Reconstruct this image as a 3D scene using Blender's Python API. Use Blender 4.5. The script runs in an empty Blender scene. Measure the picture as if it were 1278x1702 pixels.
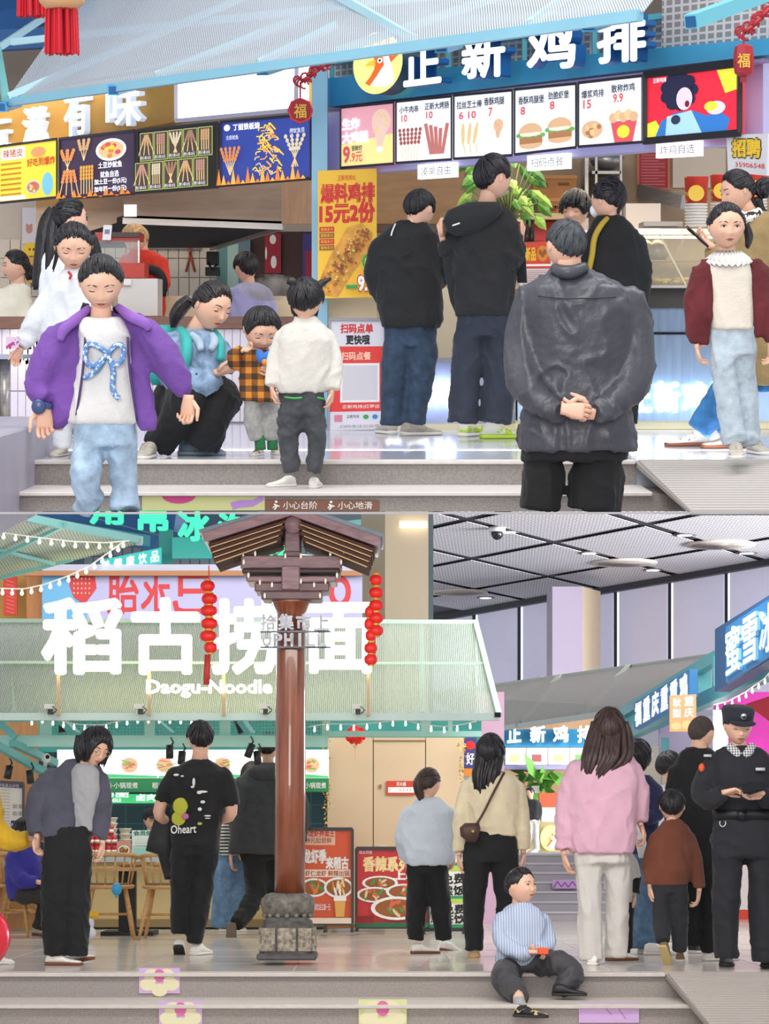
import bpy, math, random
import numpy as np
from mathutils import Matrix, Vector
random.seed(7)
RNG = np.random.RandomState(7)
SC = bpy.context.scene
COL = SC.collection
W_PX, H_PX, F_PX = 1278.0, 1702.0, 4000.0
CXP, CYP = 639.0, 851.0
PITCH = math.atan2(311.0, 4000.0)          # the camera looks down a little
HALL_RAKE = math.atan2(311.0, 4000.0) + math.atan2(549.0, 4000.0)   # the lower hall is a raked hall below the terrace
EYE = 0.73                                  # eye height above the upper terrace
# ---------------------------------------------------------------- camera, world, lamps
cam_d = bpy.data.cameras.new('camera')
cam = bpy.data.objects.new('camera', cam_d)
COL.objects.link(cam)
cam.location = (0, 0, EYE)
cam.rotation_euler = (math.pi / 2 - PITCH, 0, 0)
cam_d.sensor_fit = 'VERTICAL'
cam_d.sensor_height = 36.0
cam_d.lens = 36.0 * F_PX / H_PX
cam_d.clip_start = 0.1
cam_d.clip_end = 400
SC.camera = cam
world = bpy.data.worlds.new('world')
SC.world = world
world.use_nodes = True
world.node_tree.nodes['Background'].inputs[0].default_value = (0.93, 0.96, 1.0, 1)
world.node_tree.nodes['Background'].inputs[1].default_value = 0.9
SC.view_settings.view_transform = 'Standard'
SC.view_settings.look = 'None'
SC.view_settings.exposure = -0.1
SC.view_settings.gamma = 1.0
SC.view_settings.use_curve_mapping = False
SC.cycles.max_bounces = 6
SC.cycles.transparent_max_bounces = 16
SC.cycles.sample_clamp_indirect = 4.0
SC.cycles.caustics_reflective = False
SC.cycles.caustics_refractive = False
def area_lamp(name, loc, target, size, power, color=(1, 1, 1), size_y=None):
 d = bpy.data.lights.new(name, 'AREA')
 d.energy = power
 d.color = color
 d.size = size
 if size_y:
  d.shape = 'RECTANGLE'
  d.size_y = size_y
 o = bpy.data.objects.new(name, d)
 COL.objects.link(o)
 o.location = loc
 o.rotation_euler = (Vector(target) - Vector(loc)).to_track_quat('-Z', 'Y').to_euler()
 return o
# added unseen lights: key from above the terrace, frontal fill from behind the camera
area_lamp('atrium_key_light', (-2, 8, 9), (0, 15, 0), 6, 700, (1.0, 0.97, 0.93))
area_lamp('atrium_key_light', (4, 13, 8), (1, 16, 0), 4, 350, (1.0, 0.96, 0.92))
area_lamp('front_fill_light', (-2, -9, 6), (0, 15, -1), 7, 1900, (1.0, 0.98, 0.95))
# added hidden fill lights for the hall under the terrace slab and the far hall
area_lamp('hall_fill_light', (0, 13.7, -.22), (0, 16.6, -4), 7.5, 260, (1.0, 0.96, 0.9), 1.0)
area_lamp('hall_fill_light', (-2, 18.2, -.35), (-2, 20.5, -5), 6, 45, (1.0, 0.95, 0.88), 1.5)
area_lamp('hall_fill_light', (-2.2, 22.6, -1.2), (-2.2, 23.5, -6), 5, 110, (1.0, 0.93, 0.84), 1.5)
area_lamp('hall_fill_light', (3, 20.5, -.6), (3, 22.5, -5), 4, 240, (1.0, 0.96, 0.9), 1.5)
area_lamp('far_fill_light', (27, 52, -9), (14, 62, 8), 16, 42000, (0.97, 0.97, 1.0))
area_lamp('far_fill_light', (14, 40, -2.5), (8, 58, -12), 6, 2600, (1.0, 0.95, 0.88))
area_lamp('kitchen_lamp', (-2.4, 20.5, 2.6), (-2.4, 20.5, 0), 2.5, 60, (1.0, 0.85, 0.68))
area_lamp('kitchen_lamp', (1.6, 19.2, 2.2), (1.6, 19.0, 0), 2.0, 60, (1.0, 0.85, 0.66))
# ---------------------------------------------------------------- the two levels and their pixel rays
CAM = np.array([0.0, 0.0, EYE])
class Frame:
 """A level of the building: its own axes through the eye point. D is the level distance ahead, z is height above that level's floor."""
 def __init__(s, tilt, eye):
  s.eye = eye
  s.M = Matrix.Translation((0, 0, EYE)) @ Matrix.Rotation(-tilt, 4, 'X') @ Matrix.Translation((0, 0, -eye))
  p = PITCH - tilt                     # camera pitch seen from this level
  s.c, s.s = math.cos(p), math.sin(p)
 def at(s, x, y, D):
  """The point at level distance D that shows at pixel x, y."""
  a, b = (x - CXP) / F_PX, (CYP - y) / F_PX
  fy, fz = s.c + b * s.s, -s.s + b * s.c
  t = D / fy
  return np.array([a * t, D, s.eye + fz * t])
 def ground(s, x, y, h=0.0):
  """The distance D at which pixel row y meets the level plane z = h."""
  b = (CYP - y) / F_PX
  fy, fz = s.c + b * s.s, -s.s + b * s.c
  return (h - s.eye) / fz * fy
 def on(s, x, y, h=0.0):
  return s.at(x, y, s.ground(x, y, h))
U = Frame(0.0, EYE)
L = Frame(HALL_RAKE, 0.833)
# ---------------------------------------------------------------- materials
MATS = {}
def lin(c):
 if isinstance(c, str):
  c = [int(c[i:i + 2], 16) / 255 for i in (0, 2, 4)]
 return [(v / 12.92 if v <= 0.04045 else ((v + 0.055) / 1.055) ** 2.4) for v in c[:3]] + [1.0]
def mat(name, color, rough=0.6, metal=0.0, emit=0.0, noise=0.0, scale=8.0, bump=0.0, bscale=60.0, alpha=None, sheen=0.0, stretch=None, trans=0.0, coat=0.0):
 if name in MATS:
  return MATS[name]
 m = bpy.data.materials.new(name)
 m.use_nodes = True
 nt = m.node_tree
 b = nt.nodes['Principled BSDF']
 c = lin(color)
 b.inputs['Base Color'].default_value = c
 b.inputs['Roughness'].default_value = rough
 b.inputs['Metallic'].default_value = metal
 if sheen: b.inputs['Sheen Weight'].default_value = sheen
 if trans: b.inputs['Transmission Weight'].default_value = trans
 if coat: b.inputs['Coat Weight'].default_value = coat
 if emit:
  b.inputs['Emission Color'].default_value = c
  b.inputs['Emission Strength'].default_value = emit
 if alpha is not None:
  b.inputs['Alpha'].default_value = alpha
 tc = None
 if noise or bump:
  tc = nt.nodes.new('ShaderNodeTexCoord')
  mp = nt.nodes.new('ShaderNodeMapping')
  nt.links.new(tc.outputs['Object'], mp.inputs['Vector'])
  if stretch: mp.inputs['Scale'].default_value = stretch
 if noise:
  n = nt.nodes.new('ShaderNodeTexNoise')
  n.inputs['Scale'].default_value = scale
  n.inputs['Detail'].default_value = 4
  nt.links.new(mp.outputs[0], n.inputs['Vector'])
  r = nt.nodes.new('ShaderNodeValToRGB')
  r.color_ramp.elements[0].position = 0.3
  r.color_ramp.elements[1].position = 0.7
  r.color_ramp.elements[0].color = [v * (1 - noise) for v in c[:3]] + [1]
  r.color_ramp.elements[1].color = [min(1, v * (1 + noise) + 0.01 * noise) for v in c[:3]] + [1]
  nt.links.new(n.outputs['Fac'], r.inputs[0])
  nt.links.new(r.outputs[0], b.inputs['Base Color'])
  if emit: nt.links.new(r.outputs[0], b.inputs['Emission Color'])
 if bump:
  n2 = nt.nodes.new('ShaderNodeTexNoise')
  n2.inputs['Scale'].default_value = bscale
  n2.inputs['Detail'].default_value = 3
  nt.links.new(mp.outputs[0], n2.inputs['Vector'])
  bp = nt.nodes.new('ShaderNodeBump')
  bp.inputs['Strength'].default_value = bump
  bp.inputs['Distance'].default_value = 0.01
  nt.links.new(n2.outputs['Fac'], bp.inputs['Height'])
  nt.links.new(bp.outputs[0], b.inputs['Normal'])
 MATS[name] = m
 return m
def cloth(name, color, rough=0.85, noise=0.16, bump=0.25, sheen=0.25, scale=7):
 return mat(name, color, rough, 0, 0, noise, scale, bump, 90, sheen=sheen*.3)
def glow(name, color, k=1.0):
 return mat(name, color, 0.5, 0, k)
def pattern_mat(name, kind, ca, cb, scale, rough=0.8, cc=None, alpha=False, stretch=(1, 1, 1), emit=0.0, fac=0.5, uv=False):
 """Checks, stripes, dots on a cloth or a perforated sheet."""
 if name in MATS: return MATS[name]
 m = bpy.data.materials.new(name); m.use_nodes = True
 nt = m.node_tree; b = nt.nodes['Principled BSDF']
 b.inputs['Roughness'].default_value = rough
 tc = nt.nodes.new('ShaderNodeTexCoord'); mp = nt.nodes.new('ShaderNodeMapping')
 nt.links.new(tc.outputs['UV' if uv else 'Object'], mp.inputs[0]); mp.inputs['Scale'].default_value = stretch
 def math_(op, a, v=None):
  n = nt.nodes.new('ShaderNodeMath'); n.operation = op
  for i, q in enumerate((a, v)):
   if q is None: continue
   if isinstance(q, (int, float)): n.inputs[i].default_value = q
   else: nt.links.new(q, n.inputs[i])
  return n.outputs[0]
 sp = nt.nodes.new('ShaderNodeSeparateXYZ'); nt.links.new(mp.outputs[0], sp.inputs[0])
 def band(o, off=0.0):
  return math_('GREATER_THAN', math_('FRACT', math_('ADD', math_('MULTIPLY', o, scale), 100.0 + off)), 1 - fac)
 if kind == 'stripe': f = band(sp.outputs[2])
 elif kind == 'stripe_x': f = band(sp.outputs[0])
 elif kind == 'check':
  f = math_('MULTIPLY', math_('ADD', band(sp.outputs[0]), band(sp.outputs[2])), 0.5)
 elif kind == 'grid':
  f = math_('MAXIMUM', band(sp.outputs[0]), band(sp.outputs[2]))
 elif kind == 'dots':
  v = nt.nodes.new('ShaderNodeTexVoronoi'); v.inputs['Scale'].default_value = scale; v.inputs['Randomness'].default_value = 0.0; v.voronoi_dimensions = '2D'
  nt.links.new(mp.outputs[0], v.inputs['Vector'])
  f = math_('LESS_THAN', v.outputs['Distance'], fac)
 elif kind == 'specks':
  v = nt.nodes.new('ShaderNodeTexNoise'); v.inputs['Scale'].default_value = scale; v.inputs['Detail'].default_value = 3
  nt.links.new(mp.outputs[0], v.inputs['Vector'])
  f = math_('GREATER_THAN', v.outputs['Fac'], fac)
 mx = nt.nodes.new('ShaderNodeValToRGB')
 mx.color_ramp.elements[0].color = lin(ca); mx.color_ramp.elements[1].color = lin(cb)
 if cc:
  e = mx.color_ramp.elements.new(0.5); e.color = lin(cc)
 nt.links.new(f, mx.inputs[0])
 nt.links.new(mx.outputs[0], b.inputs['Base Color'])
 if emit:
  nt.links.new(mx.outputs[0], b.inputs['Emission Color']); b.inputs['Emission Strength'].default_value = emit
 if alpha:
  nt.links.new(math_('ADD', math_('MULTIPLY', f, alpha[1] - alpha[0]), alpha[0]), b.inputs['Alpha'])
 MATS[name] = m
 return m
# ---------------------------------------------------------------- mesh building
class MB:
 """Collects faces in level coordinates; build() makes one mesh object of them."""
 def __init__(s): s.v, s.f, s.m = [], [], []
 def add(s, vs, fs, mi=0):
  b = len(s.v)
  s.v.extend([tuple(map(float, p)) for p in vs])
  s.f.extend([tuple(b + i for i in f) for f in fs]); s.m.extend([mi] * len(fs))
  return s
 def hexa(s, p, mi=0):
  """8 corners: 4 of one face, 4 of the opposite face in the same order."""
  return s.add(p, [(3, 2, 1, 0), (4, 5, 6, 7), (0, 1, 5, 4), (1, 2, 6, 5), (2, 3, 7, 6), (3, 0, 4, 7)], mi)
 def box(s, lo, hi, mi=0):
  x0, y0, z0 = lo; x1, y1, z1 = hi
  return s.hexa([(x0, y0, z0), (x1, y0, z0), (x1, y0, z1), (x0, y0, z1), (x0, y1, z0), (x1, y1, z0), (x1, y1, z1), (x0, y1, z1)], mi)
 def bevel_box(s, lo, hi, b=0.01, mi=0):
  """A box with its vertical and top edges eased."""
  x0, y0, z0 = lo; x1, y1, z1 = hi
  def ring(z, e):
   return [(x0 + e + b, y0 + e, z), (x1 - e - b, y0 + e, z), (x1 - e, y0 + e + b, z), (x1 - e, y1 - e - b, z), (x1 - e - b, y1 - e, z), (x0 + e + b, y1 - e, z), (x0 + e, y1 - e - b, z), (x0 + e, y0 + e + b, z)]
  vs = ring(z0, b) + ring(z0 + b, 0) + ring(z1 - b, 0) + ring(z1, b)
  fs = [tuple(range(7, -1, -1)), tuple(range(24, 32))]
  for k in range(3):
   for i in range(8):
    j = (i + 1) % 8
    fs.append((k * 8 + i, k * 8 + j, k * 8 + 8 + j, k * 8 + 8 + i))
  return s.add(vs, fs, mi)
 def slab(s, c, th, mi=0):
  """A quad (tl, tr, br, bl) with thickness th away from its front."""
  c = [np.array(p, float) for p in c]
  n = np.cross(c[1] - c[0], c[3] - c[0]); n /= np.linalg.norm(n)
  # front faces the viewer at the eye (origin side): n points away from it
  if np.dot(n, c[0] - np.array([0, 0, 0.8])) < 0: n = -n
  return s.hexa([*c, *[p + n * th for p in c]], mi)
 def bar(s, p, q, w, h=None, mi=0, up=(0, 0, 1)):
  """A square bar between two points."""
  p, q = np.array(p, float), np.array(q, float); h = h or w
  d = q - p; d /= np.linalg.norm(d); u = np.array(up, float)
  if abs(np.dot(d, u)) > 0.95: u = np.array([0.0, 1.0, 0.0])
  a = np.cross(d, u); a /= np.linalg.norm(a); b = np.cross(a, d)
  o = [a * w / 2 + b * h / 2, -a * w / 2 + b * h / 2, -a * w / 2 - b * h / 2, a * w / 2 - b * h / 2]
  return s.hexa([p + k for k in o] + [q + k for k in o], mi)
 def tube(s, pts, rad, n=10, mi=0, cap=True, flat=1.0):
  """A round tube through points with a radius each."""
  P = [np.array(p, float) for p in pts]
  if not hasattr(rad, '__len__'): rad = [rad] * len(P)
  u = None; rings = []
  for i, p in enumerate(P):
   a = P[max(i - 1, 0)]; c = P[min(i + 1, len(P) - 1)]
   d = c - a; d = d / (np.linalg.norm(d) + 1e-9)
   if u is None:
    u = np.cross(d, [0, 1, 0]) if abs(d[1]) < 0.9 else np.cross(d, [1, 0, 0])
   u = u - d * np.dot(u, d); u /= np.linalg.norm(u) + 1e-9
   w = np.cross(d, u)
   rings.append((p, u.copy(), w, rad[i]))
  vs = []
  for p, a, b, r in rings:
   for k in range(n):
    t = 2 * math.pi * k / n
    vs.append(p + a * r * math.cos(t) + b * r * flat * math.sin(t))
  return s._rings(vs, len(P), n, mi, cap)
 def _rings(s, vs, m, n, mi, cap):
  fs = []
  for i in range(m - 1):
   for k in range(n):
    j = (k + 1) % n
    fs.append((i * n + k, i * n + j, (i + 1) * n + j, (i + 1) * n + k))
  if cap:
   fs.append(tuple(range(n - 1, -1, -1))); fs.append(tuple(range((m - 1) * n, m * n)))
  return s.add(vs, fs, mi)
 def loft(s, rings, n=20, mi=0, e=2.4, cap=True):
  """Rings of (centre, half width vector, half depth vector): superellipse sections."""
  vs = []
  for c, a, b in rings:
   c, a, b = (np.array(q, float) for q in (c, a, b))
   for k in range(n):
    t = 2 * math.pi * k / n
    ct, st = math.cos(t), math.sin(t)
    vs.append(c + a * math.copysign(abs(ct) ** (2 / e), ct) + b * math.copysign(abs(st) ** (2 / e), st))
  return s._rings(vs, len(rings), n, mi, cap)
 def lathe(s, base, prof, n=20, mi=0, axis=None):
  """Profile of (radius, height) turned about an upright axis."""
  b = np.array(base, float)
  X, Y, Z = np.eye(3) if axis is None else axis
  vs = []
  for r, h in prof:
   for k in range(n):
    t = 2 * math.pi * k / n
    vs.append(b + X * r * math.cos(t) + Y * r * math.sin(t) + Z * h)
  return s._rings(vs, len(prof), n, mi, True)
 def ball(s, c, r, n=12, mi=0, axes=None):
  """An ellipsoid; r one or three radii."""
  if not hasattr(r, '__len__'): r = (r, r, r)
  A = np.eye(3) if axes is None else np.array(axes)
  m = max(6, n * 2 // 3); vs = []
  for i in range(m + 1):
   ph = -math.pi / 2 + math.pi * i / m
   for k in range(n):
    t = 2 * math.pi * k / n
    q = np.array([r[0] * math.cos(ph) * math.cos(t), r[1] * math.cos(ph) * math.sin(t), r[2] * math.sin(ph)])
    vs.append(np.array(c) + q @ A)
  return s._rings(vs, m + 1, n, mi, False)
 def join(s, o, mi=None):
  b = len(s.v); s.v.extend(o.v); s.f.extend([tuple(b + i for i in f) for f in o.f])
  s.m.extend(o.m if mi is None else [mi] * len(o.m)); return s
def mesh_of(name, mb, mats, base, smooth=False):
 me = bpy.data.meshes.new(name)
 V = np.array(mb.v, float).reshape(-1, 3) - np.array(base)
 me.from_pydata(V.tolist(), [], mb.f)
 if not isinstance(mats, (list, tuple)): mats = [mats]
 for m in mats: me.materials.append(m)
 if len(mats) > 1: me.polygons.foreach_set('material_index', mb.m)
 if smooth: me.polygons.foreach_set('use_smooth', [True] * len(me.polygons))
 me.update()
 return me
class Thing:
 """A top-level object of a level: an Empty (or its own mesh) at base with its parts as children."""
 def __init__(s, frame, name, base, label=None, cat=None, group=None, mesh=None, mats=None, smooth=False, kind=None):
  s.fr, s.base = frame, np.array(base, float)
  data = mesh_of(name, mesh, mats, s.base, smooth) if mesh is not None else None
  s.o = bpy.data.objects.new(name, data)
  COL.objects.link(s.o)
  s.o.matrix_world = frame.M @ Matrix.Translation(s.base.tolist())
  if label: s.o['label'] = label
  if cat: s.o['category'] = cat
  if group: s.o['group'] = group
  if kind: s.o['kind'] = kind
 def part(s, name, mb, mats, smooth=False, parent=None, label=None, kind=None):
  o = bpy.data.objects.new(name, mesh_of(name, mb, mats, s.base, smooth))
  COL.objects.link(o)
  o.parent = parent or s.o
  if label: o['label'] = label
  if kind: o['kind'] = kind
  return o
 def share(s, name, src, offset, parent=None):
  """A copy of a piece that shares its mesh."""
  o = bpy.data.objects.new(name, src.data); COL.objects.link(o)
  o.parent = parent or s.o; o.location = Vector(src.location) + Vector([float(k) for k in offset])
  return o
def struct(frame, name, mb, mats, smooth=False):
 V = np.array(mb.v); base = V.mean(axis=0)
 return Thing(frame, name, base, mesh=mb, mats=mats, smooth=smooth, kind='structure')
def copy_tree(o, matrix, label=None, parent=None):
 c = o.copy(); COL.objects.link(c)
 if parent is not None: c.parent = parent
 else: c.matrix_world = matrix
 if label: c['label'] = label
 for ch in o.children: copy_tree(ch, None, None, c)
 return c
# ---------------------------------------------------------------- lettering
_TX = {}
def text_geo(s, off=0.0, res=2):
 k = (s, off, res)
 if k not in _TX:
  c = bpy.data.curves.new('lettering', 'FONT'); c.body = s; c.resolution_u = res; c.offset = off
  o = bpy.data.objects.new('lettering', c); m = o.to_mesh()
  n = len(m.vertices); V = np.empty(n * 3); m.vertices.foreach_get('co', V); V = V.reshape(-1, 3)
  F = [tuple(p.vertices) for p in m.polygons]
  o.to_mesh_clear(); bpy.data.objects.remove(o); bpy.data.curves.remove(c)
  lo, hi = V.min(0), V.max(0)
  V = (V - lo)[:, :2] / np.maximum((hi - lo)[:2], 1e-6)
  _TX[k] = (V, F, (hi - lo)[0] / max((hi - lo)[1], 1e-6))
 return _TX[k]
class Panel:
 """A quad in space, mapped u right 0..1 and v down 0..1; flat print is laid on it in thin layers."""
 def __init__(s, c, th=0.03):
  s.c = [np.array(p, float) for p in c]; s.th = th
  n = np.cross(s.c[1] - s.c[0], s.c[3] - s.c[0]); n /= np.linalg.norm(n)
  if np.dot(n, s.c[0] - np.array([0, 0, 0.8])) > 0: n = -n
  s.n = n; s.mb = MB(); s.mats = []; s.k = 0
 def p(s, u, v, lift=0.0):
  a = s.c[0] * (1 - u) + s.c[1] * u; b = s.c[3] * (1 - u) + s.c[2] * u
  return a * (1 - v) + b * v + s.n * lift
 def mi(s, m):
  if m not in s.mats: s.mats.append(m)
  return s.mats.index(m)
 def lay(s):
  s.k += 1; return 0.0015 + s.k * 0.0004
 def rect(s, u0, v0, u1, v1, m):
  l = s.lay(); s.mb.add([s.p(u0, v0, l), s.p(u1, v0, l), s.p(u1, v1, l), s.p(u0, v1, l)], [(0, 1, 2, 3)], s.mi(m)); return s
 def poly(s, pts, m):
  l = s.lay(); s.mb.add([s.p(u, v, l) for u, v in pts], [tuple(range(len(pts)))], s.mi(m)); return s
 def oval(s, u, v, ru, rv, m, n=16, rot=0.0, asp=1.0):
  pts = []
  for k in range(n):
   t = 2 * math.pi * k / n; x, y = ru * math.cos(t), rv * math.sin(t)
   pts.append((u + x * math.cos(rot) - y * math.sin(rot) * asp, v + x * math.sin(rot) / asp + y * math.cos(rot)))
  return s.poly(pts, m)
 def line(s, pts, w, m, asp=1.0):
  """A stroke of width w (in v units); asp = panel width / height."""
  l = s.lay()
  for (a, b), (c, d) in zip(pts[:-1], pts[1:]):
   dx, dy = (c - a) * asp, d - b; q = math.hypot(dx, dy) + 1e-9
   nx, ny = -dy / q * w / 2 / asp, dx / q * w / 2
   s.mb.add([s.p(a + nx, b + ny, l), s.p(c + nx, d + ny, l), s.p(c - nx, d - ny, l), s.p(a - nx, b - ny, l)], [(0, 1, 2, 3)], s.mi(m))
  return s
 def text(s, t, u0, v0, u1, v1, m, off=0.02):
  V, F, asp = text_geo(t)
  w = off * (u1 - u0) / max(asp, 0.2); h = off * (v1 - v0)
  for dx, dy in (((0, 0),) if off < .005 else ((-w, -h), (w, -h), (-w, h), (w, h)) if off < .06 else [(w * math.cos(a), h * math.sin(a)) for a in np.linspace(0, 2 * math.pi, 10)]):
   l = s.lay(); s.k -= .75
   s.mb.add([s.p(u0 + (u1 - u0) * x + dx, v1 + (v0 - v1) * y + dy, l) for x, y in V], F, s.mi(m))
  return s
 def board(s, mi=0):
  return MB().slab(s.c, s.th, mi)
 def done(s, thing, name='print', parent=None):
  if s.mb.f: return thing.part(name, s.mb, s.mats, parent=parent)
def quad(frame, tl, tr, br, bl, Dl, Dr=None):
 """Panel corners from the pixel corners at the left and right distances."""
 Dr = Dl if Dr is None else Dr
 return [frame.at(*tl, Dl), frame.at(*tr, Dr), frame.at(*br, Dr), frame.at(*bl, Dl)]
def letter3d(panel, t, u0, v0, u1, v1, depth, off=0.02):
 """A raised letter as a solid: front and sides, its strokes thickened by off."""
 V0, F0, asp = text_geo(t)
 m0 = len(V0); D8 = [(0, 0)] if off < .005 else [(off / max(asp, .5) * math.cos(a), off * math.sin(a)) for a in np.linspace(0, 2 * math.pi, 9)[:-1]]
 V = np.concatenate([V0 * (1 - 2 * off) + off + np.array(d) for d in D8]); V = V.clip(0, 1); F = [tuple(i + k * m0 for i in f) for k in range(len(D8)) for f in F0]
 n = len(V); fr = [panel.p(u0 + (u1 - u0) * x, v1 + (v0 - v1) * y, depth) for x, y in V]
 bk = [panel.p(u0 + (u1 - u0) * x, v1 + (v0 - v1) * y, 0.001) for x, y in V]
 mb = MB(); mb.add(fr, F, 0)
 cnt = {}
 for f in F:
  for i in range(len(f)):
   a, b = f[i], f[(i + 1) % len(f)]
   cnt[(a, b)] = cnt.get((a, b), 0) + 1
 side = [(a, b, n + b, n + a) for (a, b) in cnt if (b, a) not in cnt]
 b0 = len(mb.v); mb.v.extend([tuple(p) for p in bk])
 mb.f.extend(side); mb.m.extend([1] * len(side))
 return mb
# ---------------------------------------------------------------- noise for folds and hair
def vnoise(P, seed=0):
 P = np.asarray(P, float); i = np.floor(P).astype(np.int64); f = P - i; f = f * f * (3 - 2 * f)
 def h(a, b, c):
  n = (a * 374761393 + b * 668265263 + c * 2147483647 + seed * 974711) & 0x7fffffff
  n = ((n ^ (n >> 13)) * 1274126177) & 0x7fffffff
  return ((n ^ (n >> 16)) & 0xffff) / 65535.0
 r = 0
 for dx in (0, 1):
  for dy in (0, 1):
   for dz in (0, 1):
    w = (f[:, 0] if dx else 1 - f[:, 0]) * (f[:, 1] if dy else 1 - f[:, 1]) * (f[:, 2] if dz else 1 - f[:, 2])
    r = r + w * h(i[:, 0] + dx, i[:, 1] + dy, i[:, 2] + dz)
 return r
# ================================================================= people
SKIN = mat('skin', 'e3b49a', 0.55, 0, 0, 0.06, 12, 0.05, 120)
LIP = mat('lip', 'b8655c', 0.5)
EYEW = mat('eye_white', 'efe9e4', 0.3)
IRIS = mat('iris', '1c1210', 0.2)
BROW = mat('brow', '2a211d', 0.8)
SKIN_SET = [SKIN, LIP, EYEW, IRIS, BROW]
HAIR = mat('hair_black', '17141a', 0.42, 0, 0, 0.45, 40, 0.6, 60, stretch=(1, 1, 0.15))
HAIR_BROWN = mat('hair_brown', '3a2824', 0.45, 0, 0, 0.4, 40, 0.6, 60, stretch=(1, 1, 0.15))
HAIR_GREY = mat('hair_grey', '3f4347', 0.6, 0, 0, 0.6, 60, 0.6, 90, stretch=(1, 1, 0.3))
HAIR_BLOND = mat('hair_blond', 'c9a678', 0.5, 0, 0, 0.3, 40, 0.6, 60, stretch=(1, 1, 0.15))
SOLE = mat('sole_white', 'e6e2da', 0.7)
SOLE_BROWN = mat('sole_brown', '7d4a36', 0.7)
SOLE_BLACK = mat('sole_black', '2a2826', 0.7)
SHOE_WHITE = mat('shoe_white', 'e9e6e0', 0.6, 0, 0, 0.08, 30)
SHOE_BLACK = mat('shoe_black', '1d1c1e', 0.5, 0, 0, 0.1, 30)
SHOE_GREY = mat('shoe_grey', 'b9b2a6', 0.7, 0, 0, 0.15, 30)
def rot(yaw, pitch=0.0, roll=0.0):
 """Rows are the head's right, back and up axes; yaw 0 faces the viewer, 90 faces right, 180 faces away; pitch > 0 looks down."""
 y, p, r = (math.radians(a) for a in (yaw, pitch, roll))
 R = Matrix.Rotation(y, 3, 'Z') @ Matrix.Rotation(p, 3, 'X') @ Matrix.Rotation(r, 3, 'Y')
 return np.array(R)
def head_grid(nu=44, nv=34):
 u = np.linspace(-1, 1, nu, endpoint=False)
 th = np.sign(u) * np.abs(u) ** 1.35 * math.pi          # more columns across the face
 w = np.linspace(-1, 1, nv)
 ph = w * math.pi / 2 * 0.995
 ph = ph - 0.10 * np.sin(2 * ph)
 T, PH = np.meshgrid(th, ph)
 F = [(i * nu + k, i * nu + (k + 1) % nu, (i + 1) * nu + (k + 1) % nu, (i + 1) * nu + k) for i in range(nv - 1) for k in range(nu)]
 return T.ravel(), PH.ravel(), F
def head_base(T, PH, child=False, face=True):
 a, b, c = (0.385, 0.45, 0.5) if child else (0.352, 0.44, 0.5)
 x = np.cos(PH) * np.sin(T); y = -np.cos(PH) * np.cos(T); z = np.sin(PH)
 X, Y, Z = a * x, b * y, c * z
 t = np.clip(-Z / 0.5, 0, 1)
 X *= 1 - (0.34 if child else 0.36) * t ** 2.0
 front = Y < 0
 Y = np.where(front, Y * (1 - 0.10 * t), Y * (1 - 0.45 * t ** 1.2))
 Y = np.where(front, np.maximum(Y, -0.41 + 0.35 * X * X), Y)
 X *= 1 + 0.04 * np.exp(-((Z - 0.12) / 0.2) ** 2)
 if face:
  m = np.clip(-Y * 5, 0, 1)
  g = lambda cx, cz, sx, sz: np.exp(-((np.abs(X) - cx) / sx) ** 2 - ((Z - cz) / sz) ** 2)
  d = 0.0
  rr = np.clip((0.06 - Z) / 0.2, 0, 1) * np.clip((Z + 0.19) / 0.05, 0, 1)
  d = d + (0.085 if not child else 0.06) * rr * np.exp(-(X / 0.045) ** 2)
  d = d + 0.022 * g(0.055, -0.13, 0.03, 0.025)
  d = d - 0.035 * g(0.15, 0.025, 0.075, 0.05)
  d = d + 0.016 * g(0.14, 0.10, 0.10, 0.03)
  d = d + 0.03 * np.exp(-(X / 0.10) ** 2) * (np.exp(-((Z + 0.235) / 0.022) ** 2) + 1.1 * np.exp(-((Z + 0.285) / 0.025) ** 2))
  d = d + 0.035 * np.exp(-(X / 0.09) ** 2 - ((Z + 0.42) / 0.06) ** 2)
  d = d + (0.035 if child else 0.02) * g(0.19, -0.12, 0.09, 0.10)
  Y = Y - d * m
 return np.stack([X, Y, Z], 1)
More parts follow.
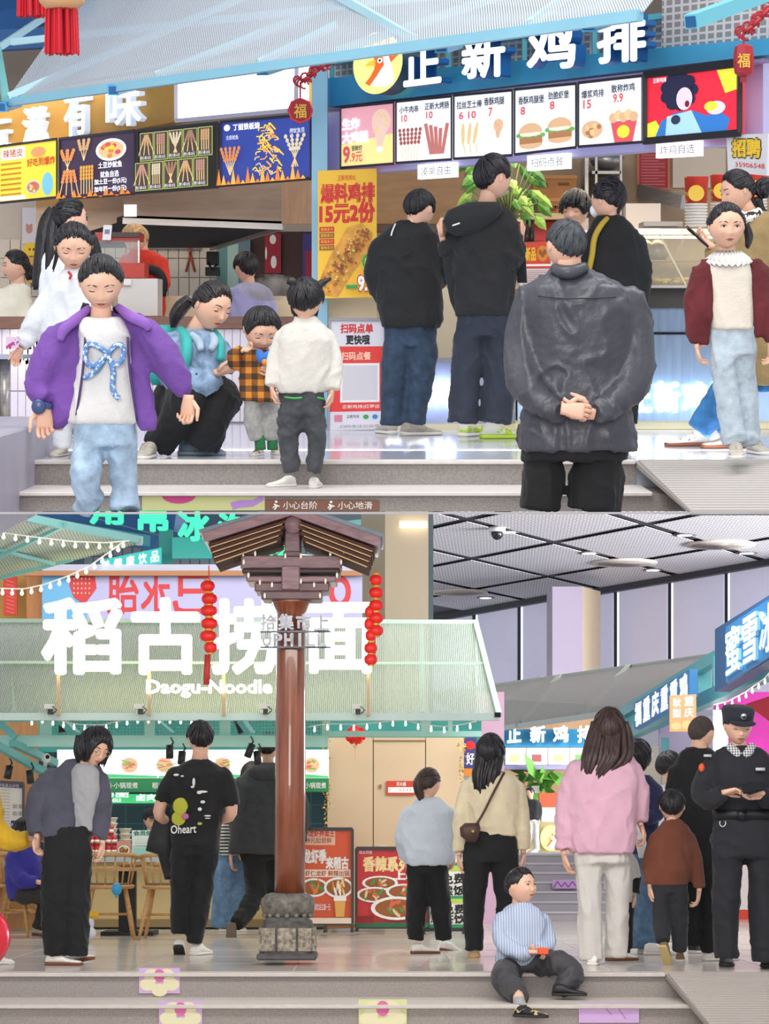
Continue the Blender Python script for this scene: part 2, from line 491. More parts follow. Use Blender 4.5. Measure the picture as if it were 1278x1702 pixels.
def add_head(mb, c, h, yaw, pitch=0, roll=0, child=False, eyes='open', mouth=True, detail=True):
 """Adds a head of height h with its centre at c; returns the axes."""
 A = rot(yaw, pitch, roll); c = np.array(c)
 T, PH, F = head_grid() if detail else head_grid(24, 18)
 V = head_base(T, PH, child)
 mb.add(V * h @ A.T + c, F, 0)
 put = lambda q: (np.array(q) * h) @ A.T + c
 def sy(x, z):
  k = np.argmin((V[:, 0] - x) ** 2 + (V[:, 2] - z) ** 2 + np.where(V[:, 1] > 0, 9, 0)); return V[k, 1]
 for s in (-1, 1):                                       # ears
  e = put((s * 0.365 * (1.08 if child else 1), 0.03, -0.01))
  mb.ball(e, (0.028 * h, 0.06 * h, 0.105 * h), 8, 0, (np.array(rot(yaw + s * 18, pitch, roll)).T))
  if not detail: continue
  ex, ez = s * 0.152, 0.02
  y0 = sy(ex, ez)
  if eyes == 'open':
   mb.ball(put((ex, y0 + 0.012, ez)), (0.066 * h, 0.03 * h, 0.028 * h), 10, 2, A.T)
   mb.ball(put((ex, y0 - 0.008, ez + 0.001)), (0.026 * h, 0.014 * h, 0.027 * h), 10, 3, A.T)
   arc = [(-0.075, -0.006, 0.006), (-0.04, 0.02, -0.014), (0, 0.03, -0.018), (0.04, 0.024, -0.014), (0.078, 0.0, 0.006)]
  else:
   arc = [(-0.072, -0.012, 0.004), (-0.035, -0.022, -0.008), (0, -0.025, -0.01), (0.04, -0.02, -0.008), (0.075, -0.008, 0.004)]
   mb.ball(put((ex, y0 + 0.014, ez)), (0.072 * h, 0.034 * h, 0.04 * h), 10, 0, A.T)
  mb.tube([put((ex + s * ax, y0 + ay - 0.006, ez + az)) for ax, az, ay in arc], [0.004 * h, 0.008 * h, 0.009 * h, 0.009 * h, 0.005 * h], 5, 3)
  br = [(-0.085, -0.01), (-0.03, 0.012), (0.03, 0.016), (0.10, -0.012)]
  mb.tube([put((ex + s * ax, sy(ex + s * ax, 0.115) - 0.0, 0.115 + az)) for ax, az in br], [0.010 * h, 0.014 * h, 0.012 * h, 0.005 * h], 5, 4)
  mb.ball(put((s * 0.03, sy(0.03, -0.165) + 0.005, -0.172)), (0.014 * h, 0.012 * h, 0.008 * h), 6, 4, A.T)
 if detail and mouth:
  for z, r in ((-0.245, 0.016), (-0.28, 0.021)):
   mb.tube([put((q * 0.10, sy(q * 0.10, z) + 0.006 + 0.014 * q * q, z + (-0.02 if z > -0.26 else 0.015) * q * q)) for q in (-1, -0.6, -0.2, 0.2, 0.6, 1)],
     [0.003 * h, r * h * .8, r * h, r * h, r * h * .8, 0.003 * h], 6, 1)
  mb.tube([put((q * 0.10, sy(q * 0.10, -0.262) - 0.008 + 0.014 * q * q, -0.262)) for q in (-1, -0.4, 0.4, 1)], 0.0035 * h, 5, 4)
 return A
HAIRLINES = {   # angle from the face front -> lowest height of the hair
 'short': [(0, 0.30), (35, 0.28), (52, 0.16), (62, -0.03), (72, -0.02), (80, 0.10), (105, 0.06), (120, -0.14), (150, -0.26), (180, -0.28)],
 'buzz': [(0, 0.34), (35, 0.31), (55, 0.20), (66, 0.05), (76, 0.10), (105, 0.02), (125, -0.14), (150, -0.22), (180, -0.24)],
 'fringe': [(0, 0.14), (35, 0.12), (50, 0.02), (62, -0.12), (80, -0.05), (105, -0.05), (120, -0.20), (180, -0.32)],
 'pulled': [(0, 0.345), (14, 0.33), (34, 0.30), (50, 0.21), (65, 0.08), (78, 0.05), (100, 0.03), (120, -0.12), (150, -0.20), (180, -0.24)],
 'bob': [(0, 0.27), (22, 0.24), (38, 0.05), (48, -0.25), (60, -0.40), (180, -0.45)],
 'long': [(0, 0.32), (20, 0.27), (38, 0.06), (50, -0.25), (62, -0.5), (180, -0.5)],
 'wisp': [(0, 0.22), (35, 0.17), (52, 0.06), (62, -0.04), (80, 0.03), (105, 0.0), (120, -0.16), (150, -0.26), (180, -0.28)],
}
def add_hair(mb, c, h, A, style='short', child=False, thick=0.075, rough=0.02, seed=1, freq=9, side=None, detail=True):
 """A cap of hair grown from the scalp above the hairline of its style, with locks as relief."""
 T, PH, F = head_grid(64, 44) if detail else head_grid(32, 24)
 if style == 'pulled': thick *= .62
 B = head_base(T, PH, child, False)
 ang = np.degrees(np.abs(T)); hl = HAIRLINES[style]
 z0 = np.interp(ang, [a for a, _ in hl], [b for _, b in hl])
 n1 = vnoise(np.stack([T * freq / 1.6, PH * 2.2, T * 0], 1) + 50, seed)
 n2 = vnoise(np.stack([T * freq * 1.8, PH * 4, T * 0], 1) + 90, seed + 3)
 edge = B[:, 2] - z0 + 0.05 * (n2 - 0.5)
 k = np.clip(edge / (0.13 if style == 'pulled' else 0.07), 0, 1); k = k * k * (3 - 2 * k)
 top = np.clip((B[:, 2] + 0.1) / 0.5, 0, 1)
 if side is None: side = 0.65
 th = thick * (side + (1 - side) * top) + rough * ((n1 - 0.5) * 2 + (n2 - 0.5))
 r = np.linalg.norm(B, axis=1, keepdims=True)
 d = B / r
 out = B + d * (np.where(k > 0, th * np.maximum(k, 0.15), -0.03) - np.where(k <= 0, 0.0, 0.0))[:, None]
 if detail:                                     # fine locks laid over the cap, from the hairline to the crown or the tie
  R = np.random.RandomState(seed + 77); pulled = style == 'pulled'
  e = np.array([0.0, .97, .25]) if pulled else np.array([0.0, .55, .83]); e /= np.linalg.norm(e)
  for i in range(150):
   t = R.uniform(-math.pi, math.pi); zz = float(np.interp(abs(math.degrees(t)), [a for a, _ in hl], [q for _, q in hl])) + R.uniform(-.02, .03)
   if i % 3 == 0: zz += R.uniform(0, .35)
   p = math.asin(max(-.97, min(.97, zz / .5))); a = np.array([math.cos(p) * math.sin(t), -math.cos(p) * math.cos(t), math.sin(p)])
   om = math.acos(max(-1, min(1, float(a @ e))))
   if om < .25: continue
   q0 = R.uniform(0, .08); q1 = q0 + R.uniform(.5, .92); pts = []; js = R.uniform(-.25, .25)
   for s_ in np.linspace(q0, q1, 7):
    v = (math.sin((1 - s_) * om) * a + math.sin(s_ * om) * e) / math.sin(om); v = v + np.array([js * math.sin(s_ * 3.1), 0, 0]) * .3
    v /= np.linalg.norm(v); tt, pp = math.atan2(v[0], -v[1]), math.asin(max(-1, min(1, v[2])))
    bb = head_base(np.array([tt]), np.array([pp]), child, False)[0]; lift = thick * (side + (1 - side) * min(1, max(0, (bb[2] + .1) / .5))) + rough * .35
    pts.append((bb + bb / np.linalg.norm(bb) * lift * (.35 + .65 * min(1, (s_ - q0) / .15 + .1))) * h @ A.T + np.array(c))
   w_ = R.uniform(.016, .03) * h; mb.tube(pts, [w_ * .4, w_ * .8, w_, w_, w_, w_ * .8, w_ * .3], 5, 0)
 ok = k > 0
 F2 = [f for f in F if any(ok[i] for i in f)]
 used = sorted({i for f in F2 for i in f}); mp = {o: n for n, o in enumerate(used)}
 mb.add(out[used] * h @ A.T + np.array(c), [tuple(mp[i] for i in f) for f in F2], 0)
def add_locks(mb, c, h, A, n, style='short', length=0.12, r=0.02, seed=3, zmin=0.1, amin=0, amax=180, curl=0.5, child=False):
 """Loose tapering locks standing off the scalp."""
 R = np.random.RandomState(seed)
 for _ in range(n):
  t = math.radians(R.uniform(amin, amax)) * R.choice([-1, 1]); p = R.uniform(max(zmin, -0.9), 1.3)
  q = head_base(np.array([t]), np.array([min(p, 1.5)]), child, False)[0]
  nrm = q / np.linalg.norm(q); tang = np.array([-nrm[0] * .3, -nrm[1] * .3, -0.9]) + R.normal(0, .5, 3)
  pts = [q + nrm * 0.03, q + nrm * (0.07 + length * .4) + tang * length * .3 * curl, q + nrm * (0.06 + length * .55) + tang * length * curl]
  mb.tube([np.array(k) * h @ A.T + c for k in pts], [r * h, r * h * .8, r * h * .15], 5, 0)
def add_hand(mb, w, d, nrm, size, curl=0.5, side=1, mi=0, thumb=0.5, spread=0.12):
 """A hand of length size from the wrist w along d, palm facing nrm: palm, four fingers bent at two joints, thumb from the palm's side."""
 w, d, nrm = (np.array(k, float) for k in (w, d, nrm))
 d /= np.linalg.norm(d); nrm -= d * np.dot(nrm, d); nrm /= np.linalg.norm(nrm); a = np.cross(d, nrm) * side   # a points to the thumb side
 S = size
 mb.loft([(w - d * 0.06 * S, a * 0.135 * S, nrm * 0.11 * S), (w + d * 0.06 * S, a * 0.15 * S, nrm * 0.10 * S), (w + d * 0.25 * S, a * 0.20 * S, nrm * 0.085 * S),
             (w + d * 0.44 * S, a * 0.215 * S, nrm * 0.075 * S), (w + d * 0.51 * S, a * 0.19 * S, nrm * 0.05 * S)], 12, mi, 2.4)
 for i, (off, ln, r) in enumerate(((0.155, 0.43, 0.05), (0.052, 0.48, 0.052), (-0.052, 0.44, 0.049), (-0.15, 0.35, 0.043))):
  p = w + d * (0.46 - 0.02 * abs(i - 1)) * S + a * off * S
  b = curl * (1.0 + 0.12 * i); ang = 0.0
  dirs = []; sp = a * off * spread * 3
  for q in (0.55, 0.95, 0.8):
   ang += b * q
   dirs.append(d * math.cos(ang) + nrm * math.sin(ang) + sp * (1 if q == 0.55 else 0))
  pts = [p]; L3 = (0.46 * ln, 0.31 * ln, 0.23 * ln)
  for q, e in zip(dirs, L3): pts.append(pts[-1] + q / np.linalg.norm(q) * e * S)
  mb.tube(pts, [r * S * 1.05, r * S, r * S * .92, r * S * .6], 7, mi)
  mb.ball(pts[-1], r * S * .62, 6, mi)
 p = w + d * 0.14 * S + a * 0.16 * S
 t1 = d * 0.7 + a * 0.75 + nrm * 0.3 * thumb; t2 = d * 0.95 + a * (0.35 - 0.4 * thumb) + nrm * 0.6 * thumb
 t1 /= np.linalg.norm(t1); t2 /= np.linalg.norm(t2)
 q1 = p + t1 * 0.22 * S; q2 = q1 + t2 * 0.17 * S; q3 = q2 + t2 * 0.12 * S
 mb.tube([p - t1 * 0.05 * S, q1, q2, q3], [0.07 * S, 0.062 * S, 0.052 * S, 0.036 * S], 7, mi)
 mb.ball(q3, 0.037 * S, 6, mi)
def shoe_mb(heel, yaw, ln, pitch=0.0, w=0.36, high=0.36):
 """A shoe from its heel point on the floor: returns (upper, sole) with toe direction yaw (0 to the viewer)."""
 y, p = math.radians(yaw), math.radians(pitch)
 f = np.array([math.sin(y), -math.cos(y), 0.0]); a = np.array([math.cos(y), math.sin(y), 0.0]); z = np.array([0, 0, 1.0])
 f2 = f * math.cos(p) - z * math.sin(p); z2 = z * math.cos(p) + f * math.sin(p)      # heel raised turns about the toe
 o = np.array(heel, float)
 up, so = MB(), MB()
 prof = [(0.0, .26, .10, .16), (0.03, .31, .13, .30), (.15, .35, .15, high), (.33, .35, .13, high * .97), (.45, .36, .11, high * .72), (.6, .39, .09, .20), (.78, .41, .08, .155), (.92, .33, .08, .13), (1.0, .17, .07, .09)]
 def ring(t, hw, z0, z1):
  return (o + f2 * t * ln + z2 * (z0 + z1) / 2 * ln, a * hw * w * ln * 1.25, z2 * (z1 - z0) / 2 * ln)
 up.loft([ring(t, hw, 0.05, zt) for t, hw, _, zt in prof], 14, 0, 2.3)
 so.loft([ring(t - .015 + .03 * t, hw * 1.07, 0.0, 0.085 if t > .1 else 0.095) for t, hw, _, zt in prof], 14, 0, 4)
 tongue = MB()
 for i in range(4):
  t = .36 + i * .075; zt = float(np.interp(t, [q[0] for q in prof], [q[3] for q in prof]))
  tongue.tube([o + f2 * t * ln + z2 * (zt - .03) * ln - a * .13 * ln, o + f2 * t * ln + z2 * (zt + .012) * ln, o + f2 * t * ln + z2 * (zt - .03) * ln + a * .13 * ln], .014 * ln, 5)
 return up, so, tongue
GARMENTS = []     # (object, fold amplitude, seed, base) - smoothed together once all people are built
def fold(V, N, amp, seed):
 """Soft creases: ridges that run down the cloth and slant, pushed along the normal."""
 w = vnoise(V * 4 + 31, seed)[:, None] - 0.5
 sh = np.stack([V[:, 0] + V[:, 2] * .35, V[:, 1], V[:, 2] - V[:, 0] * .25], 1)
 n = vnoise(sh * np.array([13, 11, 5.0]) + w * 2.6 + 17, seed + 1) - 0.5; n2 = vnoise(sh * np.array([19, 19, 26.0]) + w * 4 + 40, seed + 2) - 0.5
 r = np.clip(1 - np.abs(n) * 5, 0, 1) ** 1.5; r2 = np.clip(1 - np.abs(n2) * 5, 0, 1) ** 2
 return V + N * (amp * (0.9 * n + 0.8 * r + 0.2 * r2 - .35))[:, None]
class Person:
 """One figure. Poses are written as pixel points of the figure at its distance D, each with an optional depth offset in metres."""
 def __init__(s, frame, x, y, label, D=None, h=0.0, group=None, foot_z=None):
  s.fr = frame; s.D = D if D else frame.ground(x, y, h)
  s.px = F_PX / s.D
  base = frame.at(x, y, s.D)
  s.name = 'person'
  s.t = Thing(frame, 'person', base, label, 'person', group)
  s.body = MB(); s.seed = int(x * 7 + y) % 1000
  s.hairs = []
 def at(s, x, y, dy=0.0):
  """Pixel x, y at the figure's own distance, then moved dy deeper along the level."""
  return s.fr.at(x, y, s.D + dy)
 def _loft(s, mb, rings, ratio=0.62, k=1.0, n=22, e=2.5):
  R = []
  for r in rings:
   y, xl, xr = r[:3]; dy = r[3] if len(r) > 3 else 0.0; rt = r[4] if len(r) > 4 else ratio
   hw = (xr - xl) / 2 / s.px * k
   R.append((s.at((xl + xr) / 2, y, dy), (hw, 0, 0), (0, hw * rt if rt < 3 else hw, 0)))
  mb.loft(R, n, 0, e)
 def _limb(s, mb, chain, k=1.0, n=14, dome=False):
  if dome and len(chain) > 1:               # a sleeve or trouser leg starts in a rounded head
   c0, c1 = chain[0], chain[1]; q = math.hypot(c1[0] - c0[0], c1[1] - c0[1]) + 1e-6
   ux, uy, r, d0 = (c1[0] - c0[0]) / q, (c1[1] - c0[1]) / q, c0[2], (c0[3] if len(c0) > 3 else 0.0)
   chain = [(c0[0] - ux * r * .55, c0[1] - uy * r * .55, r * .42, d0), (c0[0] - ux * r * .2, c0[1] - uy * r * .2, r * .82, d0), (c0[0] + ux * r * .35, c0[1] + uy * r * .35, r, d0)] + list(chain[1:])
  pts, rad = [], []
  for c in chain:
   pts.append(s.at(c[0], c[1], c[3] if len(c) > 3 else 0.0)); rad.append(c[2] / s.px * k)
  # densify for smooth bends
  P, Q = [], []
  m = len(pts)
  for i in range(m - 1):
   p0, p1, p2, p3 = (pts[max(i - 1, 0)], pts[i], pts[i + 1], pts[min(i + 2, m - 1)])
   for t in (0, .25, .5, .75):
    P.append(0.5 * ((2 * p1) + (-p0 + p2) * t + (2 * p0 - 5 * p1 + 4 * p2 - p3) * t * t + (-p0 + 3 * p1 - 3 * p2 + p3) * t ** 3))
    Q.append(rad[i] * (1 - t) + rad[i + 1] * t)
  P.append(pts[-1]); Q.append(rad[-1])
  mb.tube(P, Q, n)
 def wear(s, name, m, lofts=(), limbs=(), ratio=0.62, folds=0.007, voxel=None, smooth=2, under=True, label=None, e=2.5):
  mb = MB()
  for l in lofts: s._loft(mb, l, ratio, e=e)
  for c in limbs: s._limb(mb, c, dome=True)
  if under:
   for l in lofts: s._loft(s.body, l, ratio * .7, 0.6, 10)
   for c in limbs: s._limb(s.body, list(c[:-1]) + [tuple(a * .2 + b * .8 for a, b in zip((c[-2] + (0,))[:4], (c[-1] + (0,))[:4]))], 0.6, 7)
  o = s.t.part(name, mb, m, True, label=label)
  v = voxel or max(0.011, 3.2 / s.px)
  md = o.modifiers.new('weld', 'REMESH'); md.mode = 'VOXEL'; md.voxel_size = v
  md = o.modifiers.new('ease', 'SMOOTH'); md.iterations = smooth; md.factor = 0.5
  GARMENTS.append((o, folds * 1.5, s.seed + len(GARMENTS)))
  return o
 def head(s, x, y, hpx, yaw=0, pitch=0, roll=0, child=False, eyes='open', neck=None, dy=0.0, detail=True, mouth=True, neck_r=None):
  """x, y: the head's middle; hpx: crown to chin in pixels; neck: (x, y, dy) of its base."""
  s.hc = s.at(x, y, dy); s.hh = hpx / s.px; s.child = child
  s.A = add_head(s.body, s.hc, s.hh, yaw, pitch, roll, child, eyes, mouth, detail)
  if neck:
   nb = s.at(*neck); up = s.hc + (np.array([0, 0.10, -0.18]) * s.hh) @ s.A.T
   r = neck_r or (0.20 if not child else 0.19)
   s.body.tube([nb - np.array([0, 0, 0.02]), nb * .5 + up * .5, up], [r * 1.25 * s.hh, r * s.hh, r * s.hh], 14, 0)
  return s
 def hair(s, style='short', m=None, thick=0.075, rough=0.02, extra=None, side=None, locks=None, freq=9, name='hair', detail=True):
  mb = MB(); add_hair(mb, s.hc, s.hh, s.A, style, s.child, thick, rough, s.seed, freq, side, detail)
  if locks: add_locks(mb, s.hc, s.hh, s.A, child=s.child, seed=s.seed, **locks)
  for kind, arg in (extra or []):
   if kind == 'strand':                     # (x, y, r_px, dy) chain: a tail or plait, with strands around it
    s._limb(mb, arg, 1.0, 10)
    R = np.random.RandomState(s.seed)
    for _ in range(9):
     o = R.normal(0, 0.55, 2)
     s._limb(mb, [(c[0] + o[0] * c[2], c[1] + (R.uniform(-3, 4) if i == len(arg) - 1 else 0), c[2] * .42, (c[3] if len(c) > 3 else 0) + o[1] * c[2] / s.px) for i, c in enumerate(arg)], 1.0, 5)
   elif kind == 'fall':                     # hair hanging: loft rings (y, xl, xr, dy) plus locks over it
    s._loft(mb, arg, 0.45, n=18)
    R = np.random.RandomState(s.seed + 5)
    for q in range(26):
     u = R.uniform(0.02, 0.98); back = R.choice([-1, 1])
     ch = []
     for i, r in enumerate(arg):
      hw = (r[2] - r[1]) / 2; x = r[1] + (r[2] - r[1]) * u + R.normal(0, .8)
      dep = 0.45 * hw * math.sqrt(max(0, 1 - (2 * u - 1) ** 2)) / s.px * back
      ch.append((x, r[0] + (R.uniform(-14, 12) if i == len(arg) - 1 else 0), max(1.4, hw * .16) if i < len(arg) - 1 else 1.0, (r[3] if len(r) > 3 else 0) + dep))
     s._limb(mb, ch, 1.0, 5)
   elif kind == 'ball':                     # (x, y, r_px, dy)
    mb.ball(s.at(arg[0], arg[1], arg[3] if len(arg) > 3 else 0), arg[2] / s.px, 12)
    R = np.random.RandomState(s.seed + 9)
    for _ in range(10):
     a = R.normal(0, 1, 3); a /= np.linalg.norm(a); b = np.cross(a, R.normal(0, 1, 3)); b /= np.linalg.norm(b)
     o = s.at(arg[0], arg[1], arg[3] if len(arg) > 3 else 0); r = arg[2] / s.px
     mb.tube([o + (a * math.cos(t) + b * math.sin(t)) * r * 0.98 for t in (0, .5, 1, 1.5, 2, 2.5)], [r * .12, r * .2, r * .22, r * .2, r * .15, r * .05], 5)
  return s.t.part(name, mb, m or HAIR, True)
 def hand(s, x, y, dy=0.0, to=(0, 1), ddy=0.0, palm=(0, 1, 0), curl=0.5, side=1, size=None, thumb=0.5):
  """Wrist pixel, direction in pixels (+ depth in metres per 10 px), palm normal in level axes."""
  w = s.at(x, y, dy); q = s.at(x + to[0] * 10, y + to[1] * 10, dy + ddy)
  add_hand(s.body, w, q - w, palm, size or s.hh * 0.78, curl, side, 0, thumb)
  return s
 def shoe(s, x, y, yaw=0, ln=0.25, pitch=0, dy=None, h=0.0, m=None, sm=None, name='shoe', lace=True, high=0.36):
  """x, y: pixel of the heel on the floor (on the level plane h unless dy places it)."""
  p = s.fr.on(x, y, h) if dy is None else s.at(x, y, dy)
  up, so, lc = shoe_mb(p, yaw, ln, pitch, high=high)
  o = s.t.part(name, up, m or SHOE_WHITE, True)
  s.t.part('sole', so, sm or SOLE, True, parent=o)
  if lace and s.px > 150: s.t.part('laces', lc, m or SHOE_WHITE, True, parent=o)
  return o
 def extra(s, name, mb, m, smooth=True, label=None):
  return s.t.part(name, mb, m, smooth, label=label)
 def done(s):
  o = s.t.o; me = mesh_of('person', s.body, SKIN_SET, s.t.base, True)
  n = bpy.data.objects.new('person', me); COL.objects.link(n)
  n.matrix_world = o.matrix_world
  for k in ('label', 'category', 'group'):
   if k in o: n[k] = o[k]
  for ch in list(o.children): ch.parent = n
  bpy.data.objects.remove(o); s.t.o = n
  return s
def bake_garments():
 if not GARMENTS: return
 dg = bpy.context.evaluated_depsgraph_get(); dg.update()
 new = [bpy.data.meshes.new_from_object(o.evaluated_get(dg)) for o, _, _ in GARMENTS]
 for (o, amp, seed), me in zip(GARMENTS, new):
  n = len(me.vertices)
  if n and amp:
   V = np.empty(n * 3); me.vertices.foreach_get('co', V); V = V.reshape(-1, 3)
   N = np.empty(n * 3); me.vertices.foreach_get('normal', N); N = N.reshape(-1, 3)
   V = fold(V, N, amp, seed); me.vertices.foreach_set('co', V.ravel())
  me.polygons.foreach_set('use_smooth', [True] * len(me.polygons))
  old = o.data; o.modifiers.clear(); o.data = me
  me.materials.clear()
  for m in old.materials: me.materials.append(m)
  me.name = o.name; me.update()
  bpy.data.meshes.remove(old)
# ================================================================= shared shorthands for the sets
def px_slab(fr, x0, y0, x1, y1, D, th=0.05, Dr=None, mb=None, mi=0):
 """A slab whose face spans a pixel rectangle at distance D (Dr at its right end), th thick going back."""
 mb = mb or MB(); f = quad(fr, (x0, y0), (x1, y0), (x1, y1), (x0, y1), D, Dr)
 return mb.hexa([*f, *[p + np.array([0, th, 0]) for p in f]], mi)
def px_poly_slab(fr, pts, th=0.05, mb=None, mi=0):
 """pts: (x, y, D); a prism th deep."""
 mb = mb or MB(); f = [fr.at(*p) for p in pts]; n = len(f)
 mb.add(f + [p + np.array([0, th, 0]) for p in f], [tuple(range(n)), tuple(range(2 * n - 1, n - 1, -1))] + [(i, (i + 1) % n, n + (i + 1) % n, n + i) for i in range(n)], mi); return mb
def px_bar(fr, a, b, w, h=None, mb=None, mi=0):
 mb = mb or MB(); return mb.bar(fr.at(*a), fr.at(*b), w, h, mi)
def px_tube(fr, pts, r, n=8, mb=None, mi=0):
 mb = mb or MB(); return mb.tube([fr.at(*p) for p in pts], r, n, mi)
def mid(mb): return np.array(mb.v).mean(axis=0)
def simple(fr, name, label, cat, mb, mats, group=None, smooth=False):
 return Thing(fr, name, mid(mb), label, cat, group, mb, mats, smooth)
def poster(fr, name, label, cat, corners, D, Dr=None, board=None, th=0.03, group=None, frame=None):
 """A flat printed board: an Empty with the board, a frame of four rails if asked, and the print laid on its face."""
 c = quad(fr, *corners, D, Dr); P = Panel(c, th)
 t = Thing(fr, name, sum(c) / 4, label, cat, group)
 t.part('board', P.board(), board or mat('board_white', 'e8e8ec', .5))
 if frame:
  fm, w = frame
  for a, b in ((0, 1), (1, 2), (2, 3), (3, 0)):
   t.part('rail', MB().bar(c[a] + P.n * .005, c[b] + P.n * .005, w, w * 1.4), fm)
 return t, P
WHITE_P = mat('print_paper', 'f2f1ef', .6); RED_P = mat('print_red', 'cf2a2a', .6); BLACK_P = mat('print_black', '1b1b1f', .6)
ORANGE_P = mat('print_orange', 'df8a2e', .6); YEL_P = mat('print_yellow', 'f1c732', .6); GREEN_P = mat('print_green', '3c9a4a', .6); BROWN_P = mat('print_brown', '9a5a2c', .6)
G_WHITE = glow('lit_white', 'f6f8ff', 1.25); G_SHEET = glow('lit_sheet', 'eef1f6', .8); G_TEXT = glow('lit_ink', '2e3848', .5); G_RED = glow('lit_red', 'd0525a', .7)
G_BROWN = glow('lit_brown', 'b07850', .6); G_TAN = glow('lit_tan', 'dcc08a', .7); G_BUN = glow('lit_bun', 'd8b088', .65); G_LEAF = glow('lit_leaf', '6fae5c', .6); G_YEL = glow('lit_yellow', 'f3cf3a', .8); G_MEAT = glow('lit_meat', 'a05a58', .6)
TEAL = mat('teal_steel', '58a9b8', .4, .2, 0, .06, 3); BLUE_ST = mat('blue_steel', '3f9cc8', .4, .1, 0, .06, 3); AQUA = mat('aqua_paint', '7fc3c0', .45, 0, 0, .05, 3)
STEEL = mat('brushed_steel', 'b9b4ae', .35, .7, 0, .1, 4, stretch=(1, 1, 12)); DARK = mat('dark_gap', '17171b', .8)
def skewers(P, u0, v0, u1, v1, m, n=6, lean=.0, stick=None, asp=1.0):
 for k in range(n):
  u = u0 + (u1 - u0) * (k + .5) / n; d = lean * (k / (n - 1) - .5) if n > 1 else 0
  P.line([(u + d * .2, v0), (u - d * .5, v1)], .012, stick or G_TAN, asp)
  for q in range(4):
   t = .04 + q * .13; P.oval(u + d * (.2 - .7 * t), v0 + (v1 - v0) * t, (u1 - u0) / n * .42, .035, m, 8)
def drumstick(P, u, v, s, m, bone):
 P.oval(u, v - s * .3, s * .42, s * .5, m, 14); P.poly([(u - s * .3, v), (u + s * .3, v - s * .1), (u + s * .05, v + s * .7), (u - s * .16, v + s * .7)], m); P.oval(u - s * .06, v + s * .78, s * .14, s * .12, bone, 8)
 for k in range(9): P.oval(u + s * .3 * math.cos(k * 2.4), v - s * .3 + s * .36 * math.sin(k * 1.9), s * .07, s * .06, G_TAN, 6)
def burger(P, u, v, w, h):
 P.oval(u, v + h * .42, w * .46, h * .2, G_BUN, 14); P.rect(u - w * .45, v + h * .02, u + w * .45, v + h * .38, G_BROWN)
 for k in range(8): P.oval(u + w * (-.48 + k * .137), v + h * (.0 + .06 * (k % 2)), w * .1, h * .1, G_LEAF, 8)
 P.oval(u, v - h * .02, w * .42, h * .1, glow('lit_cream', 'efe6cf', .7), 12)
 P.poly([(u + w * .47 * math.cos(a), v - h * .08 - h * .42 * math.sin(a)) for a in np.linspace(0, math.pi, 14)], G_BUN)
def bowl_pic(P, u, v, ru, rv, fill, asp=1.0, soup=None, rim=None):
 P.oval(u, v, ru, rv, rim or WHITE_P, 20); P.oval(u, v, ru * .84, rv * .78, soup or BROWN_P, 18)
 R = np.random.RandomState(int(u * 997 + v * 131) % 9999)
 for k in range(12):
  a, r = R.uniform(0, 6.28), R.uniform(0, .62); P.oval(u + ru * r * math.cos(a), v + rv * r * math.sin(a), ru * .2, rv * .2, fill[k % len(fill)], 8, R.uniform(0, 3), asp)
def chicken_head(P, u, v, r, asp, red, white, yel, ink):
 """The sign's bird's head in profile: comb, face, beak, wattle and neck."""
 S = lambda pts, m: P.poly([(u + x * r / asp, v + y * r) for x, y in pts], m)
 S([(-.1, -.25), (.25, -.75), (.35, -.35), (.75, -.6), (.55, -.2), (.85, -.25), (.45, .1), (.2, .1)], red)
 S([(-.15, -.1), (-.02, -.35), (.2, -.42), (.42, -.25), (.52, .1), (.6, .5), (.62, .85), (.3, .95), (-.1, .9), (-.35, .75), (-.1, .35), (-.15, .1)], white)
 S([(-.15, -.18), (.02, -.3), (.22, -.2), (.26, .12), (.12, .3), (-.05, .55), (-.3, .85), (-.48, .72), (-.28, .5), (-.12, .22)], red)
 S([(-.5, .06), (-.3, -.1), (-.08, -.14), (-.08, .12)], yel); P.oval(u + .1 * r / asp, v - .08 * r, .10 * r / asp, .10 * r, white, 12); P.oval(u + .1 * r / asp, v - .08 * r, .05 * r / asp, .05 * r, ink, 10)
def fD(x): return 1 / (0.0493 + 1.6e-5 * x)          # the slanted shop fronts of the terrace
